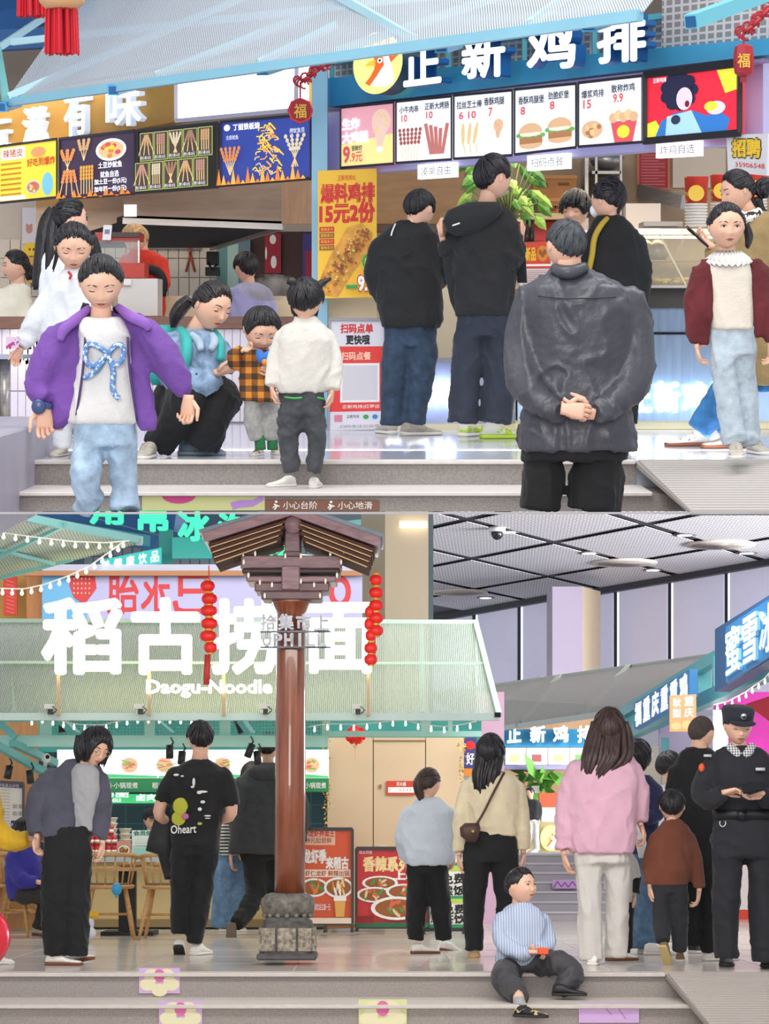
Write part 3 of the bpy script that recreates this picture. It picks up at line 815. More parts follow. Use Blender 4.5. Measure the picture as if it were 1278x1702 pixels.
# ================================================================= the upper terrace
def upper_set():
 # floor, steps, ramp
 tile = mat('floor_tile', 'c3c8d6', .16, 0, 0, .05, 1.2, coat=.3)
 struct(U, 'floor', MB().box((-9, 12.98, -.15), (9, 27, 0)), tile)
 x_l, x_r = U.on(30, 765, 0)[0], U.on(1060, 768, 0)[0]
 stone = pattern_mat('step_stone', 'specks', '8b8381', '959089', 90, .7, fac=.5); nose = mat('step_nosing', 'cfcac6', .6, 0, 0, .05, 20)
 zb = U.at(0, 850, 12.4)[2]
 t = struct(U, 'trim_1', MB().box((x_l, 12.96, -.13), (x_r, 13.1, -.012)), stone)
 t.part('nosing', MB().bevel_box((x_l, 12.93, -.018), (x_r, 13.05, .003), .004), nose)
 t = struct(U, 'trim_2', MB().box((x_l - .1, 12.40, zb), (9, 13.0, -.142)), stone)
 t.part('nosing', MB().bevel_box((x_l - .1, 12.37, -.150), (x_r + .03, 12.98, -.130), .004), nose)
 ramp = MB(); n = 22; RL, RH = 1.48, .1636
 for k in range(n):
  a, b = k / n, (k + .72) / n
  p = [np.array([x_r + (.02 + .10 * a), 13.0 - RL * a, -RH * a]), np.array([9, 13.0 - RL * a, -RH * a]), np.array([9, 13.0 - RL * b, -RH * b]), np.array([x_r + (.02 + .10 * b), 13.0 - RL * b, -RH * b])]
  ramp.hexa([*[q + [0, 0, .006] for q in p], *[q - [0, 0, .02] for q in p]])
 t = struct(U, 'trim_3', MB().hexa([(x_r, 13, -.004), (9, 13, -.004), (9, 11.52, -.170), (x_r + .12, 11.52, -.170), (x_r, 13, -.03), (9, 13, -.03), (9, 11.52, -.182), (x_r + .12, 11.52, -.182)]), mat('ramp_grout', '97928e', .8))
 t.part('ramp_rib', ramp, mat('ramp_rib', 'b7b2ae', .7), kind='stuff')
 sw = MB().bevel_box((-4, 11.6, -.3), (U.at(33, 780, 12.4)[0], 14.2, U.at(0, 706, 13.0)[2]), .01)
 struct(U, 'wall_left', sw, mat('plinth_lilac', 'a5a1b2', .5, 0, 0, .06, 4))
 # landing that slopes gently away behind a low lip
 f0, f1 = U.at(-60, 851, 9.0), U.at(1340, 851, 12.38)
 l = MB().hexa([(-4, 9.0, f0[2]), (4, 9.0, f0[2]), (4, 12.38, f1[2]), (-4, 12.38, f1[2]), (-4, 9.0, f0[2] - .008), (4, 9.0, f0[2] - .008), (4, 12.38, f1[2] - .008), (-4, 12.38, f1[2] - .008)])
 struct(U, 'trim_4', l, mat('landing_stone', 'a9a4a6', .7, 0, 0, .08, 6))
 # stickers on the lower riser
 t, P = poster(U, 'floor_sticker', 'pale green flower sticker on the lower step riser', 'sticker', ((236, 823), (440, 822), (440, 848), (236, 849)), 12.392, th=.004, board=mat('sticker_green', 'c5c98e', .7))
 P.poly([(.30 + .14 * math.cos(a), .0 + .55 * math.sin(a)) for a in np.linspace(0, math.pi, 10)], mat('sticker_pink', 'c24683', .7)); P.poly([(.72, .5), (.8, .35), (.9, .35), (.99, .0), (.99, .35), (.9, .75), (.8, .8), (.74, .95)], mat('sticker_purple', 'ae83cc', .7)); P.done(t)
 t, P = poster(U, 'warning_label', 'brown step warning label with white writing on the riser', 'label', ((440, 830), (630, 831), (630, 849), (440, 849)), 12.391, th=.004, board=mat('label_brown', '7d5440', .6))
 P.text('小心台阶', .16, .15, .46, .85, WHITE_P, .0); P.text('小心地滑', .64, .15, .94, .85, WHITE_P, .0)
 for u in (.10, .58):
  P.oval(u, .2, .012, .12, WHITE_P, 8); P.line([(u - .02, .4), (u + .01, .55), (u - .015, .9)], .12, WHITE_P, 10); P.line([(u - .03, .75), (u, .5), (u + .03, .6)], .1, WHITE_P, 10)
 P.done(t)
 # shells: back wall and ceiling
 struct(U, 'wall_back', MB().box((-9, 25.0, 0), (9, 25.2, 5)), mat('backwall', 'b9a894', .8, 0, 0, .05, 1))
 cl = mat('atrium_ceiling', '7f9cc4', .6, 0, 0, .15, .6)
 struct(U, 'ceiling', MB().box((-12, 17, 4.3), (12, 34, 4.4)), cl)
 struct(U, 'wall_2', MB().box((-12, 26.0, 0), (12, 26.2, 5)), cl)
 for k, (a, b) in enumerate((((-60, 52, 23), (150, 8, 22)), ((-60, 26, 24), (130, -12, 23)), ((-40, 70, 22), (100, 62, 22)))):
  simple(U, 'ceiling_beam', ('deep blue ceiling beam above the left awning, nearest', 'blue ceiling beam high behind the red tassel', 'dark blue ceiling beam just over the awning corner')[k], 'beam', px_bar(U, a, b, .14, .18), mat('beam_blue', '2d6fae', .5), 'blue ceiling beams')
 # ---------------- left snack stall
 cream = mat('cream_wall', 'd9cdbf', .7, 0, 0, .04, 1)
 DW = 17.9
 t = Thing(U, 'snack_counter', U.at(270, 620, DW), 'white tiled counter of the left snack stall with brown ledge', 'counter')
 t.part('body', px_slab(U, -40, 546, 520, 703, DW, .6), mat('counter_grout', 'b4a9b6', .8))
 tl = px_slab(U, 0, 0, 12.4, 49, DW - .012, .014)
 src = None; tm = mat('counter_tile', 'ded6e2', .3, 0, 0, .05, 2)
 for r in range(3):
  for k in range(42):
   x, y = -36 + k * 13.2, 547 + r * 52
   if x > 508: continue
   mb = px_slab(U, x, y, x + 12.2, y + 50, DW - .012, .014)
   if src is None:
    src = t.part('tile', mb, tm); o0 = U.at(x, y, DW)
   else: t.share('tile', src, U.at(x, y, DW) - o0)
 t.part('ledge', px_slab(U, -40, 526, 538, 546, DW - .06, .9), mat('ledge_brown', '7a5344', .5, 0, 0, .15, 6, stretch=(1, 8, 8)))
 t.part('kick', px_slab(U, -40, 700, 520, 704.5, DW - .004, .03), mat('kick_grey', '8d8790', .5))
 # lit sign on the counter
 P = Panel(quad(U, (32, 548), (78, 548), (78, 606), (32, 606), DW - .05)); t = Thing(U, 'counter_sign', U.at(55, 580, DW), 'orange glowing characters on the front of the left counter', 'sign')
 for i, (c, u0, u1) in enumerate((('好', .0, .48), ('吃', .52, 1.0))): t.part('letter', letter3d(P, c, u0, 0, u1, 1, .035, .03), [mat('letter_orange', 'd08a55', .5), glow('halo_white', 'fff6ea', 3)])
 # interior
 struct(U, 'wall_3', px_slab(U, -60, 300, 660, 700, 23.4, .1), mat('kitchen_tile', 'cbbdac', .5, 0, 0, .05, 3))
 t = Thing(U, 'wall_tiles', U.at(260, 430, 23), 'cream tiled splashback behind the hot plates', 'wall tiles')
 tm2 = mat('splash_tile', 'd6c9b8', .3, 0, 0, .05, 2); src = None
 for r in range(4):
  for k in range(22):
   x, y = 0 + k * 17.5, 398 + r * 32
   mb = px_slab(U, x, y, x + 16.2, y + 30.6, 23.36, .03)
   if src is None: src = t.part('tile', mb, tm2); o0 = U.at(x, y, 23.36)
   else: t.share('tile', src, U.at(x, y, 23.36) - o0)
 hood = Thing(U, 'extractor_hood', U.at(330, 370, 20), 'brushed steel extractor hood over the left kitchen', 'hood')
 hm = mat('hood_steel', '9d8877', .4, .5, 0, .12, 3, stretch=(1, 1, 9))
 hood.part('canopy', px_poly_slab(U, [(203, 318, 20), (470, 300, 20), (470, 376, 20), (206, 366, 20)], .05), hm)
 hood.part('side_panel', px_poly_slab(U, [(60, 330, 20.2), (203, 318, 20.2), (206, 366, 20.2), (60, 412, 20.2)], .05), hm)
 hood.part('soffit', MB().hexa([U.at(206, 366, 20), U.at(470, 376, 20), U.at(352, 412, 22.8), U.at(60, 412, 22.8), *[U.at(*q) + [0, 0, .04] for q in ((206, 366, 20), (470, 376, 20), (352, 412, 22.8), (60, 412, 22.8))]]), mat('hood_black', '1f1d22', .7))  # underside of the hood coloured near black
 hood.part('rim', px_bar(U, (204, 367, 19.97), (470, 377, 19.97), .03, .05), STEEL); hood.part('rim', px_bar(U, (470, 377, 19.97), (352, 412, 22.7), .03, .05), STEEL)
 hood.part('label', px_slab(U, 206, 340, 227, 360, 19.97, .01), G_SHEET)
 simple(U, 'wall_panel', 'beige timber wall panel right of the extractor hood', 'panel', px_slab(U, 468, 300, 520, 372, 19.6, .06), mat('panel_tan', 'a98668', .6, 0, 0, .12, 5, stretch=(6, 1, 1)))
 for k, (x0, x1, c, lb) in enumerate(((360, 378, '5f8f8b', 'dark green wall stripe left of the steam'), (378, 396, 'a9c9bf', 'pale green wall stripe behind the steam'), (396, 416, '5f7f8b', 'slate green wall stripe beside the dark doorway'))):
  simple(U, 'wall_stripe', lb, 'panel', px_slab(U, x0, 398, x1, 520, 23.2, .1), mat('stripe_' + c, c, .5), 'striped wall panels')
 simple(U, 'doorway_back', 'dark brown back of the left kitchen beside the red banner', 'panel', px_slab(U, 414, 385, 520, 520, 23.3, .07), mat('doorway_brown', '4a3434', .7))
 t, P = poster(U, 'banner', 'narrow red banner with white drops hanging in the left kitchen', 'banner', ((440, 388), (467, 388), (467, 454), (440, 454)), 23.25, board=mat('banner_red', 'a31a32', .6)); P.oval(.5, .15, .2, .12, WHITE_P); P.oval(.55, .72, .18, .16, WHITE_P); P.oval(.08, .5, .06, .16, WHITE_P); P.done(t)
 t, P = poster(U, 'banner', 'blue and red banner at the right edge of the left kitchen', 'banner', ((503, 388), (520, 388), (520, 470), (503, 470)), 23.25, board=mat('banner_violet', '4a3f8c', .6)); P.rect(.3, .35, 1, 1, mat('banner_crimson', 'b01f3a', .6)); P.done(t)
 # tool rail with hanging pliers, fryer, red display
 simple(U, 'utensil_rail', 'steel rail under the extractor hood', 'rail', px_tube(U, [(235, 411, 23.33), (335, 412, 23.33)], .018, 8), STEEL)
 tg = MB(); px_tube(U, [(318, 411, 23.31), (316, 424, 23.31), (309, 452, 23.31)], .012, 6, tg); px_tube(U, [(314, 411, 23.31), (317, 424, 23.31), (324, 452, 23.31)], .012, 6, tg)
 simple(U, 'tongs', 'red handled tongs hanging from the rail', 'tongs', tg, mat('tongs_red', 'a8503f', .4), smooth=True)
 fr = MB(); px_slab(U, 343, 418, 362, 440, 22.3, .2, mb=fr); px_slab(U, 341, 444, 363, 458, 22.3, .25, mb=fr); fr.tube([U.at(346, 436, 22.2), U.at(352, 448, 22.1), U.at(360, 440, 22.2)], .012, 6)
 simple(U, 'wall_cooker', 'black appliance on the wall right of the tongs', 'appliance', fr, mat('appliance_black', '25252b', .5))
 # hot plate counters
 simple(U, 'work_table', 'cream work table in the left kitchen', 'table', px_slab(U, 190, 492, 520, 684, 19.9, .5), mat('table_cream', 'dcc9a4', .5, 0, 0, .08, 5))
 simple(U, 'serving_box', 'white serving box on the left counter', 'box', MB().join(px_slab(U, 196, 463, 262, 525, 18.2, .4)), mat('serving_white', 'dedad6', .4))
 t = Thing(U, 'food_warmer', U.at(200, 400, 18.4), 'red glass food warmer on the left counter', 'warmer')
 t.part('lid', px_slab(U, 158, 386, 232, 400, 18.4, .35), mat('warmer_red', 'c33a2a', .4)); t.part('rail', px_slab(U, 184, 386, 232, 394, 18.36, .03), mat('warmer_dark', '3a2220', .4)); t.part('base', px_slab(U, 158, 437, 240, 462, 18.4, .35), mat('warmer_red', 'c33a2a', .4))
 t.part('glass', px_slab(U, 160, 400, 232, 437, 18.4, .02), mat('clear_pane', 'dfe6e8', .1, alpha=.18)); t.part('post', px_slab(U, 229, 400, 232, 437, 18.38, .03), STEEL)
 t, P = poster(U, 'code_card', 'small white payment card clipped on the red food warmer', 'card', ((172, 374), (186, 374), (184, 399), (170, 399)), 18.34, board=WHITE_P); P.rect(.2, .3, .8, .6, mat('code_grey', '8c86a8', .6)); P.done(t)
 simple(U, 'price_card', 'small white price card in front of the red food warmer', 'card', px_slab(U, 203, 464, 218, 474, 18.17, .02), WHITE_P)
 t, P = poster(U, 'wall_sheet', 'white sheet with a small bear drawing on the left wall', 'sheet', ((37, 345), (60, 345), (60, 405), (37, 405)), 23.34, board=mat('sheet_lilac', 'dcd6de', .6)); P.oval(.5, .6, .25, .12, mat('sheet_fawn', 'c58f78', .6)); P.oval(.35, .5, .1, .05, mat('sheet_fawn', 'c58f78')); P.oval(.65, .5, .1, .05, mat('sheet_fawn', 'c58f78')); P.done(t)
 t, P = poster(U, 'yellow_sign', 'yellow board leaning behind the cream hoodie', 'sign', ((42, 404), (66, 404), (64, 425), (36, 425)), 23.3, board=YEL_P); P.oval(.4, .5, .06, .1, BLACK_P); P.oval(.65, .5, .06, .1, BLACK_P); P.done(t)
 simple(U, 'yellow_rack', 'yellow rack of packs beside the long haired woman', 'rack', px_slab(U, 44, 428, 64, 470, 23.08, .3), mat('rack_yellow', 'e2a42e', .5))
 # stool table at the far left
 t = Thing(U, 'side_table', U.at(10, 700, 14.4), 'grey topped steel table at the left edge', 'table')
 t.part('top', px_slab(U, -30, 590, 38, 597, 14.4, .4), mat('table_grey', '9aa2b4', .4)); t.part('leg', px_tube(U, [(8, 597, 14.6), (8, 700, 14.6)], .035, 12), STEEL, True); t.part('leg', px_tube(U, [(-22, 597, 14.6), (-22, 700, 14.6)], .035, 12), STEEL, True); t.part('foot', px_slab(U, -30, 698, 16, 704, 14.5, .3), STEEL)
 simple(U, 'phone_case', 'pink patterned phone held at the hip of the white blouse girl', 'phone', px_slab(U, 10, 560, 31, 580, 12.55, .012), pattern_mat('case_pink', 'specks', 'cfb6cf', 'a03f78', 28, fac=.55))
 # left stall fascia, sign and menu boards
 fy = 152; t = Thing(U, 'fascia', U.at(150, 200, fD(150)), 'mustard fascia with white characters over the left snack stall', 'sign')
 P = Panel(quad(U, (-20, 168), (292, 128), (292, 202), (-20, 262), fD(-20) + .14, fD(292) + .14), .12)
 t.part('board', P.board(), mat('fascia_mustard', 'c09038', .5, 0, 0, .12, 3))
 for c, u0, v0, u1, v1 in (('玩', -.01, .36, .15, 1.0), ('滋', .23, .22, .355, .98), ('有', .46, .02, .585, .95), ('味', .68, .06, .86, .95)): t.part('letter', letter3d(P, c, u0, v0 + .02, u1, v1 - .02, .06, .015), [G_WHITE, glow('letter_side', 'c9d6ea', .6)])
 t = Thing(U, 'lightbox', U.at(390, 150, fD(390)), 'blank glowing white lightbox above the blue noodle menu', 'lightbox')
 P = Panel(quad(U, (293, 128), (493, 104), (492, 183), (293, 201), fD(293) - .1, fD(493) - .1), .12); t.part('panel', P.board(), glow('lightbox_white', 'ffffff', 1.6));
 for a, b in ((0, 1), (1, 2), (2, 3), (3, 0)): t.part('rail', MB().bar(P.c[a], P.c[b], .03), mat('rail_lilac', 'c8c2d4', .4))
 simple(U, 'fascia_end', 'mustard fascia end beside the blue post', 'panel', px_slab(U, 494, 108, 530, 180, fD(494) + .25, .1, fD(530) + .25), mat('fascia_mustard', 'c09038'))
 def menu(name, label, tl, tr, br, bl, m, off=.1):
  return poster(U, name, label, 'menu', (tl, tr, br, bl), fD(tl[0]) - off, fD(tr[0]) - off, m, .04, 'menu boards of the left stall', (mat('menu_rail', '2b2633', .5), .014))
 t, P = menu('menu_board', 'yellow price list board at the far left of the row', (-6, 244), (95.5, 231), (95.5, 328), (-6, 338), glow('menu_yellow', 'efc93c', .75))
 P.rect(.08, .05, .48, .26, G_SHEET); P.text('辣猪皮', .12, .08, .44, .22, mat('ink_orange', 'c8642a', .6)); [P.line([(.08, .33 + k * .09), (.42, .33 + k * .09)], .035, mat('ink_mustard', 'd8a02e', .6), 1.05) for k in range(7)]
 P.text('好吃到爆炸', .52, .28, .97, .42, mat('ink_scarlet', 'd23c2c', .6)); P.oval(.7, .18, .12, .09, glow('menu_coral', 'e98a5a', .7)); bowl_pic(P, .62, .78, .12, .12, [G_TAN, G_RED], soup=G_BROWN); P.oval(.86, .75, .09, .2, glow('menu_sky', '6fb4d8', .7)); P.rect(.02, .9, .5, .97, G_SHEET); P.done(t)
 t, P = menu('menu_board', 'dark squid skewer menu board with flames along its foot', (99.5, 231), (224.5, 217), (224.5, 322), (99.5, 331), glow('menu_plum', '352540', .8))
 skewers(P, .02, .2, .2, .55, glow('squid', 'd8874a', .7), 3, .3); skewers(P, .26, .06, .42, .4, glow('squid2', 'c8a070', .7), 3, .2); skewers(P, .04, .55, .26, .95, glow('squid', 'd8874a', .7), 4, -.2); skewers(P, .3, .5, .5, .95, glow('squid3', 'e0a040', .7), 5)
 bowl_pic(P, .73, .27, .2, .18, [G_YEL, glow('squid', 'd8874a'), G_RED], soup=G_TAN, rim=G_SHEET); P.text('土豆炒鱿鱼', .57, .46, .88, .56, G_WHITE, .01); P.text('鱿鱼自选', .6, .61, .84, .71, G_WHITE, .01); P.text('加土豆一份(5元)', .52, .73, .94, .83, G_WHITE, .01); P.text('加年糕一份(5元)', .52, .85, .94, .95, G_WHITE, .01)
 for k in range(14): P.poly([(k / 14, 1), ((k + .5) / 14, .86 + .08 * (k % 3)), ((k + 1) / 14, 1)], glow('flame', 'e8822a', .8))
 P.done(t)
 t, P = menu('menu_board', 'black grid menu board of ten skewer photographs', (229.5, 217), (362.5, 204), (362.5, 311), (229.5, 321), glow('menu_black', '221c28', .8))
 R = np.random.RandomState(4)
 for r in range(2):
  for k in range(5):
   u, v = .025 + k * .195, .05 + r * .48; P.rect(u, v, u + .175, v + .45, glow('menu_lime', 'b9c86a', .7)); P.rect(u + .008, v + .012, u + .167, v + .44, glow('menu_umber', '4a3a34', .7))
   skewers(P, u + .03, v + .05, u + .15, v + .36, glow('sk%d' % ((k + r) % 4), ('c9a070', 'b98a78', 'd8c8a8', 'a07a60')[(k + r) % 4], .7), 4, .25 * ((k % 3) - 1)); P.text('烤小串10元', u + .02, v + .37, u + .155, v + .43, G_SHEET, .0)
 P.done(t)
 t, P = menu('menu_board', 'blue spicy noodle menu board with flames, next to the blue post', (367.5, 203), (517, 190), (517, 297), (367.5, 309), glow('menu_blue', '2c3f92', .8))
 P.text('丁姐铁板烧', .14, .05, .44, .15, G_WHITE); P.oval(.07, .1, .035, .05, G_WHITE); P.text('北极鱿鱼', .06, .22, .2, .29, G_SHEET, .0)
 R = np.random.RandomState(5)
 for k in range(60):
  a = R.uniform(0, 6.28); v = R.uniform(.12, .85); w = .04 + .17 * v; u = .54 + R.uniform(-1, 1) * w; P.line([(u, v), (u + .05 * math.cos(a), v + .06 * math.sin(a)), (u + .08 * math.cos(a + 1), v + .05)], .018, (G_TAN, glow('noodle', 'dca050', .8), G_YEL)[k % 3], 1.4)
 skewers(P, .04, .42, .24, .85, glow('squid', 'd8874a'), 5, .3); skewers(P, .78, .3, .96, .8, glow('sk2', 'd8c8a8'), 4, .4); P.text('烤鱿鱼须', .82, .2, .98, .28, G_SHEET, .0)
 for k in range(18): P.poly([(k / 18, 1), ((k + .5) / 18, .74 + .1 * (k % 3)), ((k + 1) / 18, 1)], (glow('flame', 'e8822a', .8), glow('flame2', 'f0a83a', .9))[k % 2])
 P.done(t)
 # ---------------- blue post and red ornament
 t = Thing(U, 'blue_post', U.on(530, 712), 'tall sky blue post between the two stalls', 'post')
 t.part('shaft', px_slab(U, 518, 100, 544, 714, 17.0, .22), mat('post_blue', '8cc0dd', .45, 0, 0, .05, 2)); t.part('foot', px_slab(U, 516, 706, 546, 716, 16.96, .26), mat('post_foot', '6fa5c4', .5))
 def ornament(label, x, y, pts, D, kind):
  red = mat('ornament_red', 'a8202f', .5); gold = mat('ornament_gold', 'e0b040', .4)
  t = Thing(U, 'lucky_ornament', U.at(x, y, D), label, 'ornament', 'red new year ornaments')
  bk = MB()
  for a, b in zip(pts[:-1], pts[1:]): bk.tube([U.at(*a, D), U.at(*b, D)], .014, 6)
  R = np.random.RandomState(3)
  for a in pts:
   for k in range(4):
    c = U.at(a[0] + R.uniform(-8, 8), a[1] + R.uniform(-5, 6), D); bk.tube([c + [.028 * math.cos(q), 0, .028 * math.sin(q)] for q in np.linspace(0, 5, 8)], .007, 5)
  t.part('bracket', bk, red, True)
  if kind == 'disc':
   t.part('disc', MB().tube([U.at(x, y, D - .02), U.at(x, y, D + .02)], [.078, .078], 8), red); t.part('rim', MB().tube([U.at(x + 20 * math.cos(a), y + 20 * math.sin(a), D - .02) for a in np.linspace(0, 2 * math.pi, 9)], .008, 5), mat('rim_scarlet', 'd0333f', .4))
  else:
   b = MB(); b.loft([(U.at(x, y + dy, D), (w / F_PX * D, 0, 0), (0, w / F_PX * D, 0)) for dy, w in ((-26, 8), (-22, 15), (-8, 17), (8, 17), (22, 15), (26, 8))], 8, 0, 3); t.part('body', b, red)
   t.part('tassel', px_slab(U, x - 5, y + 26, x + 5, y + 36, D, .03), red)
  P = Panel(quad(U, (x - 10, y - 11), (x + 10, y - 11), (x + 10, y + 12), (x - 10, y + 12), D - (.025 if kind == 'disc' else .075))); P.text('福', 0, 0, 1, 1, gold, .02); P.done(t, 'lettering')
  t.part('cord', px_tube(U, [(x, y - 22, D), (x, y - 48, D)], .006, 6), red)
 ornament('octagonal red ornament hung from its bracket on the blue post', 499, 184, [(500, 136), (514, 128), (528, 116), (541, 106)], 16.7, 'disc')
 ornament('red box lantern hung from its bracket by the blue fascia', 1236, 100, [(1236, 54), (1250, 44), (1264, 30), (1278, 14)], 13.9, 'box')
 # ---------------- right stall: fascia, sign, menus
 t = Thing(U, 'sign_beam', U.at(900, 140, fD(900)), 'broad blue fascia beam carrying the large white characters', 'beam')
 t.part('beam', MB().slab(quad(U, (544, 130), (1290, 62), (1290, 89), (544, 178), fD(544), fD(1290)), .14), BLUE_ST)
 t.part('upper_rail', MB().slab(quad(U, (544, 100), (1290, -6), (1290, 4), (544, 108), fD(544) + .1, fD(1290) + .1), .08), TEAL)
 gm = pattern_mat('grille_mesh', 'grid', '8f8d90', 'b9babc', 22, .6, alpha=(.75, 1.0), fac=.3)
 t.part('grille', MB().slab(quad(U, (544, 104), (1290, 0), (1290, 62), (544, 130), fD(544) + .25, fD(1290) + .25), .02), gm)
 for x in (548, 672, 742, 868, 985, 1108, 1200): t.part('strut', px_slab(U, x, 108 - (x - 548) * .14, x + 8, 134 - (x - 548) * .095, fD(x) + .1, .06), TEAL)
 sg = Thing(U, 'shop_sign', U.at(890, 90, fD(890)), 'large white shop characters with blue sides on the fascia', 'sign')
 for c, x0, y0, x1, y1, in (('正', 688, 73, 752, 143), ('新', 785, 56, 858, 132), ('鸡', 893, 36, 975, 118), ('排', 1010, 24, 1092, 106)):
  P = Panel(quad(U, (x0, y0 + 4), (x1, y0 - 4), (x1, y1 - 4), (x0, y1 + 4), fD(x0) - .2, fD(x1) - .2)); sg.part('letter', letter3d(P, c, 0, 0, 1, 1, .10, .034), [G_WHITE, mat('letter_navy', '1c5fa0', .4)])
 lg = Thing(U, 'round_emblem', U.at(628, 106, fD(628)), 'round yellow emblem with a bird head on the fascia', 'emblem')
 Pb = Panel(quad(U, (587, 58), (669, 48), (669, 150), (587, 162), fD(587) - .26, fD(669) - .26))
 dsk = MB(); ring = [Pb.p(.5 + .5 * math.cos(a), .5 + .5 * math.sin(a)) for a in np.linspace(0, 2 * math.pi, 36, endpoint=False)]; n = len(ring)
 dsk.add(ring + [p - Pb.n * .14 for p in ring], [tuple(range(n))], 0); dsk.f += [(i, (i + 1) % n, n + (i + 1) % n, n + i) for i in range(n)]; dsk.m += [1] * n
 lg.part('disc', dsk, [glow('emblem_yellow', 'f2ea82', 1.0), mat('emblem_rim', '2c4a5c', .4)])
 chicken_head(Pb, .5, .5, .42, .8, glow('emblem_orange', 'e0662a', .8), G_WHITE, glow('emblem_beak', 'f0b83a', .9), BLACK_P)
 for k in range(3): Pb.oval(.38 + k * .17, .17 - .03 * (k % 2), .06, .08, glow('emblem_gold', 'd9a83a', .9), 8)
 Pb.done(lg)
 lil = mat('lilac_frame', 'b9b6dc', .45)
 t = Thing(U, 'menu_surround', U.at(900, 220, fD(900)), 'lilac frame around the right stall menu row', 'menu frame')
 t.part('backing', MB().slab(quad(U, (544, 188), (1268, 104), (1268, 233), (544, 290), fD(544) + .2, fD(1268) + .2), .06), lil); t.part('sill', MB().slab(quad(U, (544, 282.5), (1268, 221.5), (1268, 236), (544, 293), fD(544) + .03, fD(1268) + .03), .12), mat('lilac_sill', 'a7a3cf', .45))
 t.part('header', MB().slab(quad(U, (544, 181), (1268, 97.5), (1268, 102), (544, 184), fD(544) + .03, fD(1268) + .03), .10), mat('lilac_header', '9d8fb8', .45))
 def rmenu(label, x0, x1, yt0, yt1, yb0, yb1, m, name='menu_board'):
  x0, x1 = x0 + .8, x1 - .8
  return poster(U, name, label, 'menu', ((x0, yt0), (x1, yt1), (x1, yb1), (x0, yb0)), fD(x0) - .06, fD(x1) - .06, m, .03, 'menu boards of the right stall', (mat('menu_rail', '2b2633', .5), .012))
 t, P = rmenu('pink raw chicken leg poster, first of the right menu row', 566, 656, 179, 170, 279, 272, glow('poster_pink', 'd99aa6', .8))
 P.poly([(0, .62), (1, .5), (1, 1), (0, 1)], glow('poster_lemon', 'e8d68c', .8)); drumstick(P, .76, .42, .42, glow('leg_pink', 'd8b8a8', .85), G_SHEET); P.text('生炸', .04, .2, .36, .38, G_WHITE, .04); P.text('大鸡腿', .04, .42, .52, .6, G_WHITE, .04); P.text('9', .06, .66, .18, .92, G_RED, .04); P.text('.9元', .19, .76, .42, .92, G_RED, .02); P.text('尝鲜价', .22, .65, .42, .74, G_TEXT); P.done(t)
 t, P = rmenu('menu board with beef skewers and roast sausages', 658, 752, 169, 160, 271, 265, G_SHEET)
 P.text('小牛肉串', .06, .09, .4, .2, G_TEXT); P.text('正新大烤肠', .52, .07, .95, .18, G_TEXT); P.text('10', .1, .23, .2, .34, G_RED, .03); P.text('10', .55, .21, .66, .32, G_RED, .03); skewers(P, .05, .46, .48, .98, G_MEAT, 6, .2)
 for k in range(4): P.line([(.56 + k * .09, .4 + .03 * k), (.66 + k * .05, .9)], .055, glow('sausage', 'b8706a', .7), .9)
 P.line([(.95, .42), (.86, .9)], .055, glow('sausage', 'b8706a', .7), .9); P.done(t)
 t, P = rmenu('menu board with cheese sticks and a drumstick', 754, 853, 159, 150, 264, 258, G_SHEET)
 P.text('拉丝芝士棒', .05, .1, .48, .22, G_TEXT); P.text('香酥鸡腿', .52, .08, .86, .2, G_TEXT); P.text('6 10', .09, .27, .38, .38, G_RED, .03); P.text('7', .6, .24, .66, .37, G_RED, .03)
 for k in range(3): P.oval(.16 + k * .11, .62, .035, .18, G_TAN, 12, .1 * k); P.line([(.17 + k * .11, .78), (.2 + k * .1, .93)], .02, G_TAN)
 drumstick(P, .77, .58, .2, glow('leg_gold', 'd0a888', .8), G_SHEET); P.done(t)
 t, P = rmenu('menu board with two burgers', 855, 959, 149, 139, 257, 245, G_SHEET)
 P.text('香酥鸡腿堡', .06, .12, .48, .24, G_TEXT); P.text('劲脆虾堡', .55, .09, .88, .21, G_TEXT); P.text('8', .1, .28, .17, .4, G_RED, .03); P.text('8', .58, .24, .65, .36, G_RED, .03); burger(P, .27, .72, .42, .36); burger(P, .75, .68, .42, .36); P.done(t)
 t, P = rmenu('menu board with fried chicken pieces and a bucket', 961, 1069, 138, 126, 244, 236, G_SHEET)
 P.text('爆浆鸡排', .05, .13, .4, .25, G_TEXT); P.text('散称炸鸡', .52, .09, .88, .21, G_TEXT); P.text('15', .08, .28, .2, .41, G_RED, .03); P.text('9.9', .55, .23, .7, .36, G_RED, .03)
 bowl_pic(P, .22, .75, .2, .18, [G_BUN, G_BROWN, G_TAN], soup=G_BUN, rim=G_SHEET); P.poly([(.52, .66), (.93, .64), (.86, .98), (.58, .98)], G_RED); [P.oval(.56 + .08 * k, .6 - .04 * (k % 2), .07, .08, G_TAN if k % 2 else G_BUN, 9) for k in range(5)]; P.oval(.72, .82, .1, .1, G_YEL, 12); P.done(t)
 t, P = poster(U, 'video_screen', 'lit screen with a curly haired person in blue on red, right of the menus', 'screen', ((1072, 125), (1230, 106), (1230, 221), (1072, 235)), fD(1072) - .1, fD(1230) - .1, glow('screen_red', 'd42238', .85), .04, frame=(mat('screen_rail', '16161c', .4), .03))
 P.poly([(.75, 0), (1, 0), (1, .35), (.85, .4), (.8, .2)], G_YEL); P.poly([(0, .75), (.12, .7), (.2, .9), (.1, 1), (0, 1)], G_YEL)
 P.poly([(.1, 1), (.18, .72), (.32, .62), (.5, .6), (.66, .7), (.8, .66), (.9, .78), (.86, .98), (.6, 1)], glow('screen_blue', '2a6cb4', .8)); P.poly([(.24, .66), (.5, .6), (.62, .98), (.22, 1)], glow('screen_sky', '9cc4e0', .8))
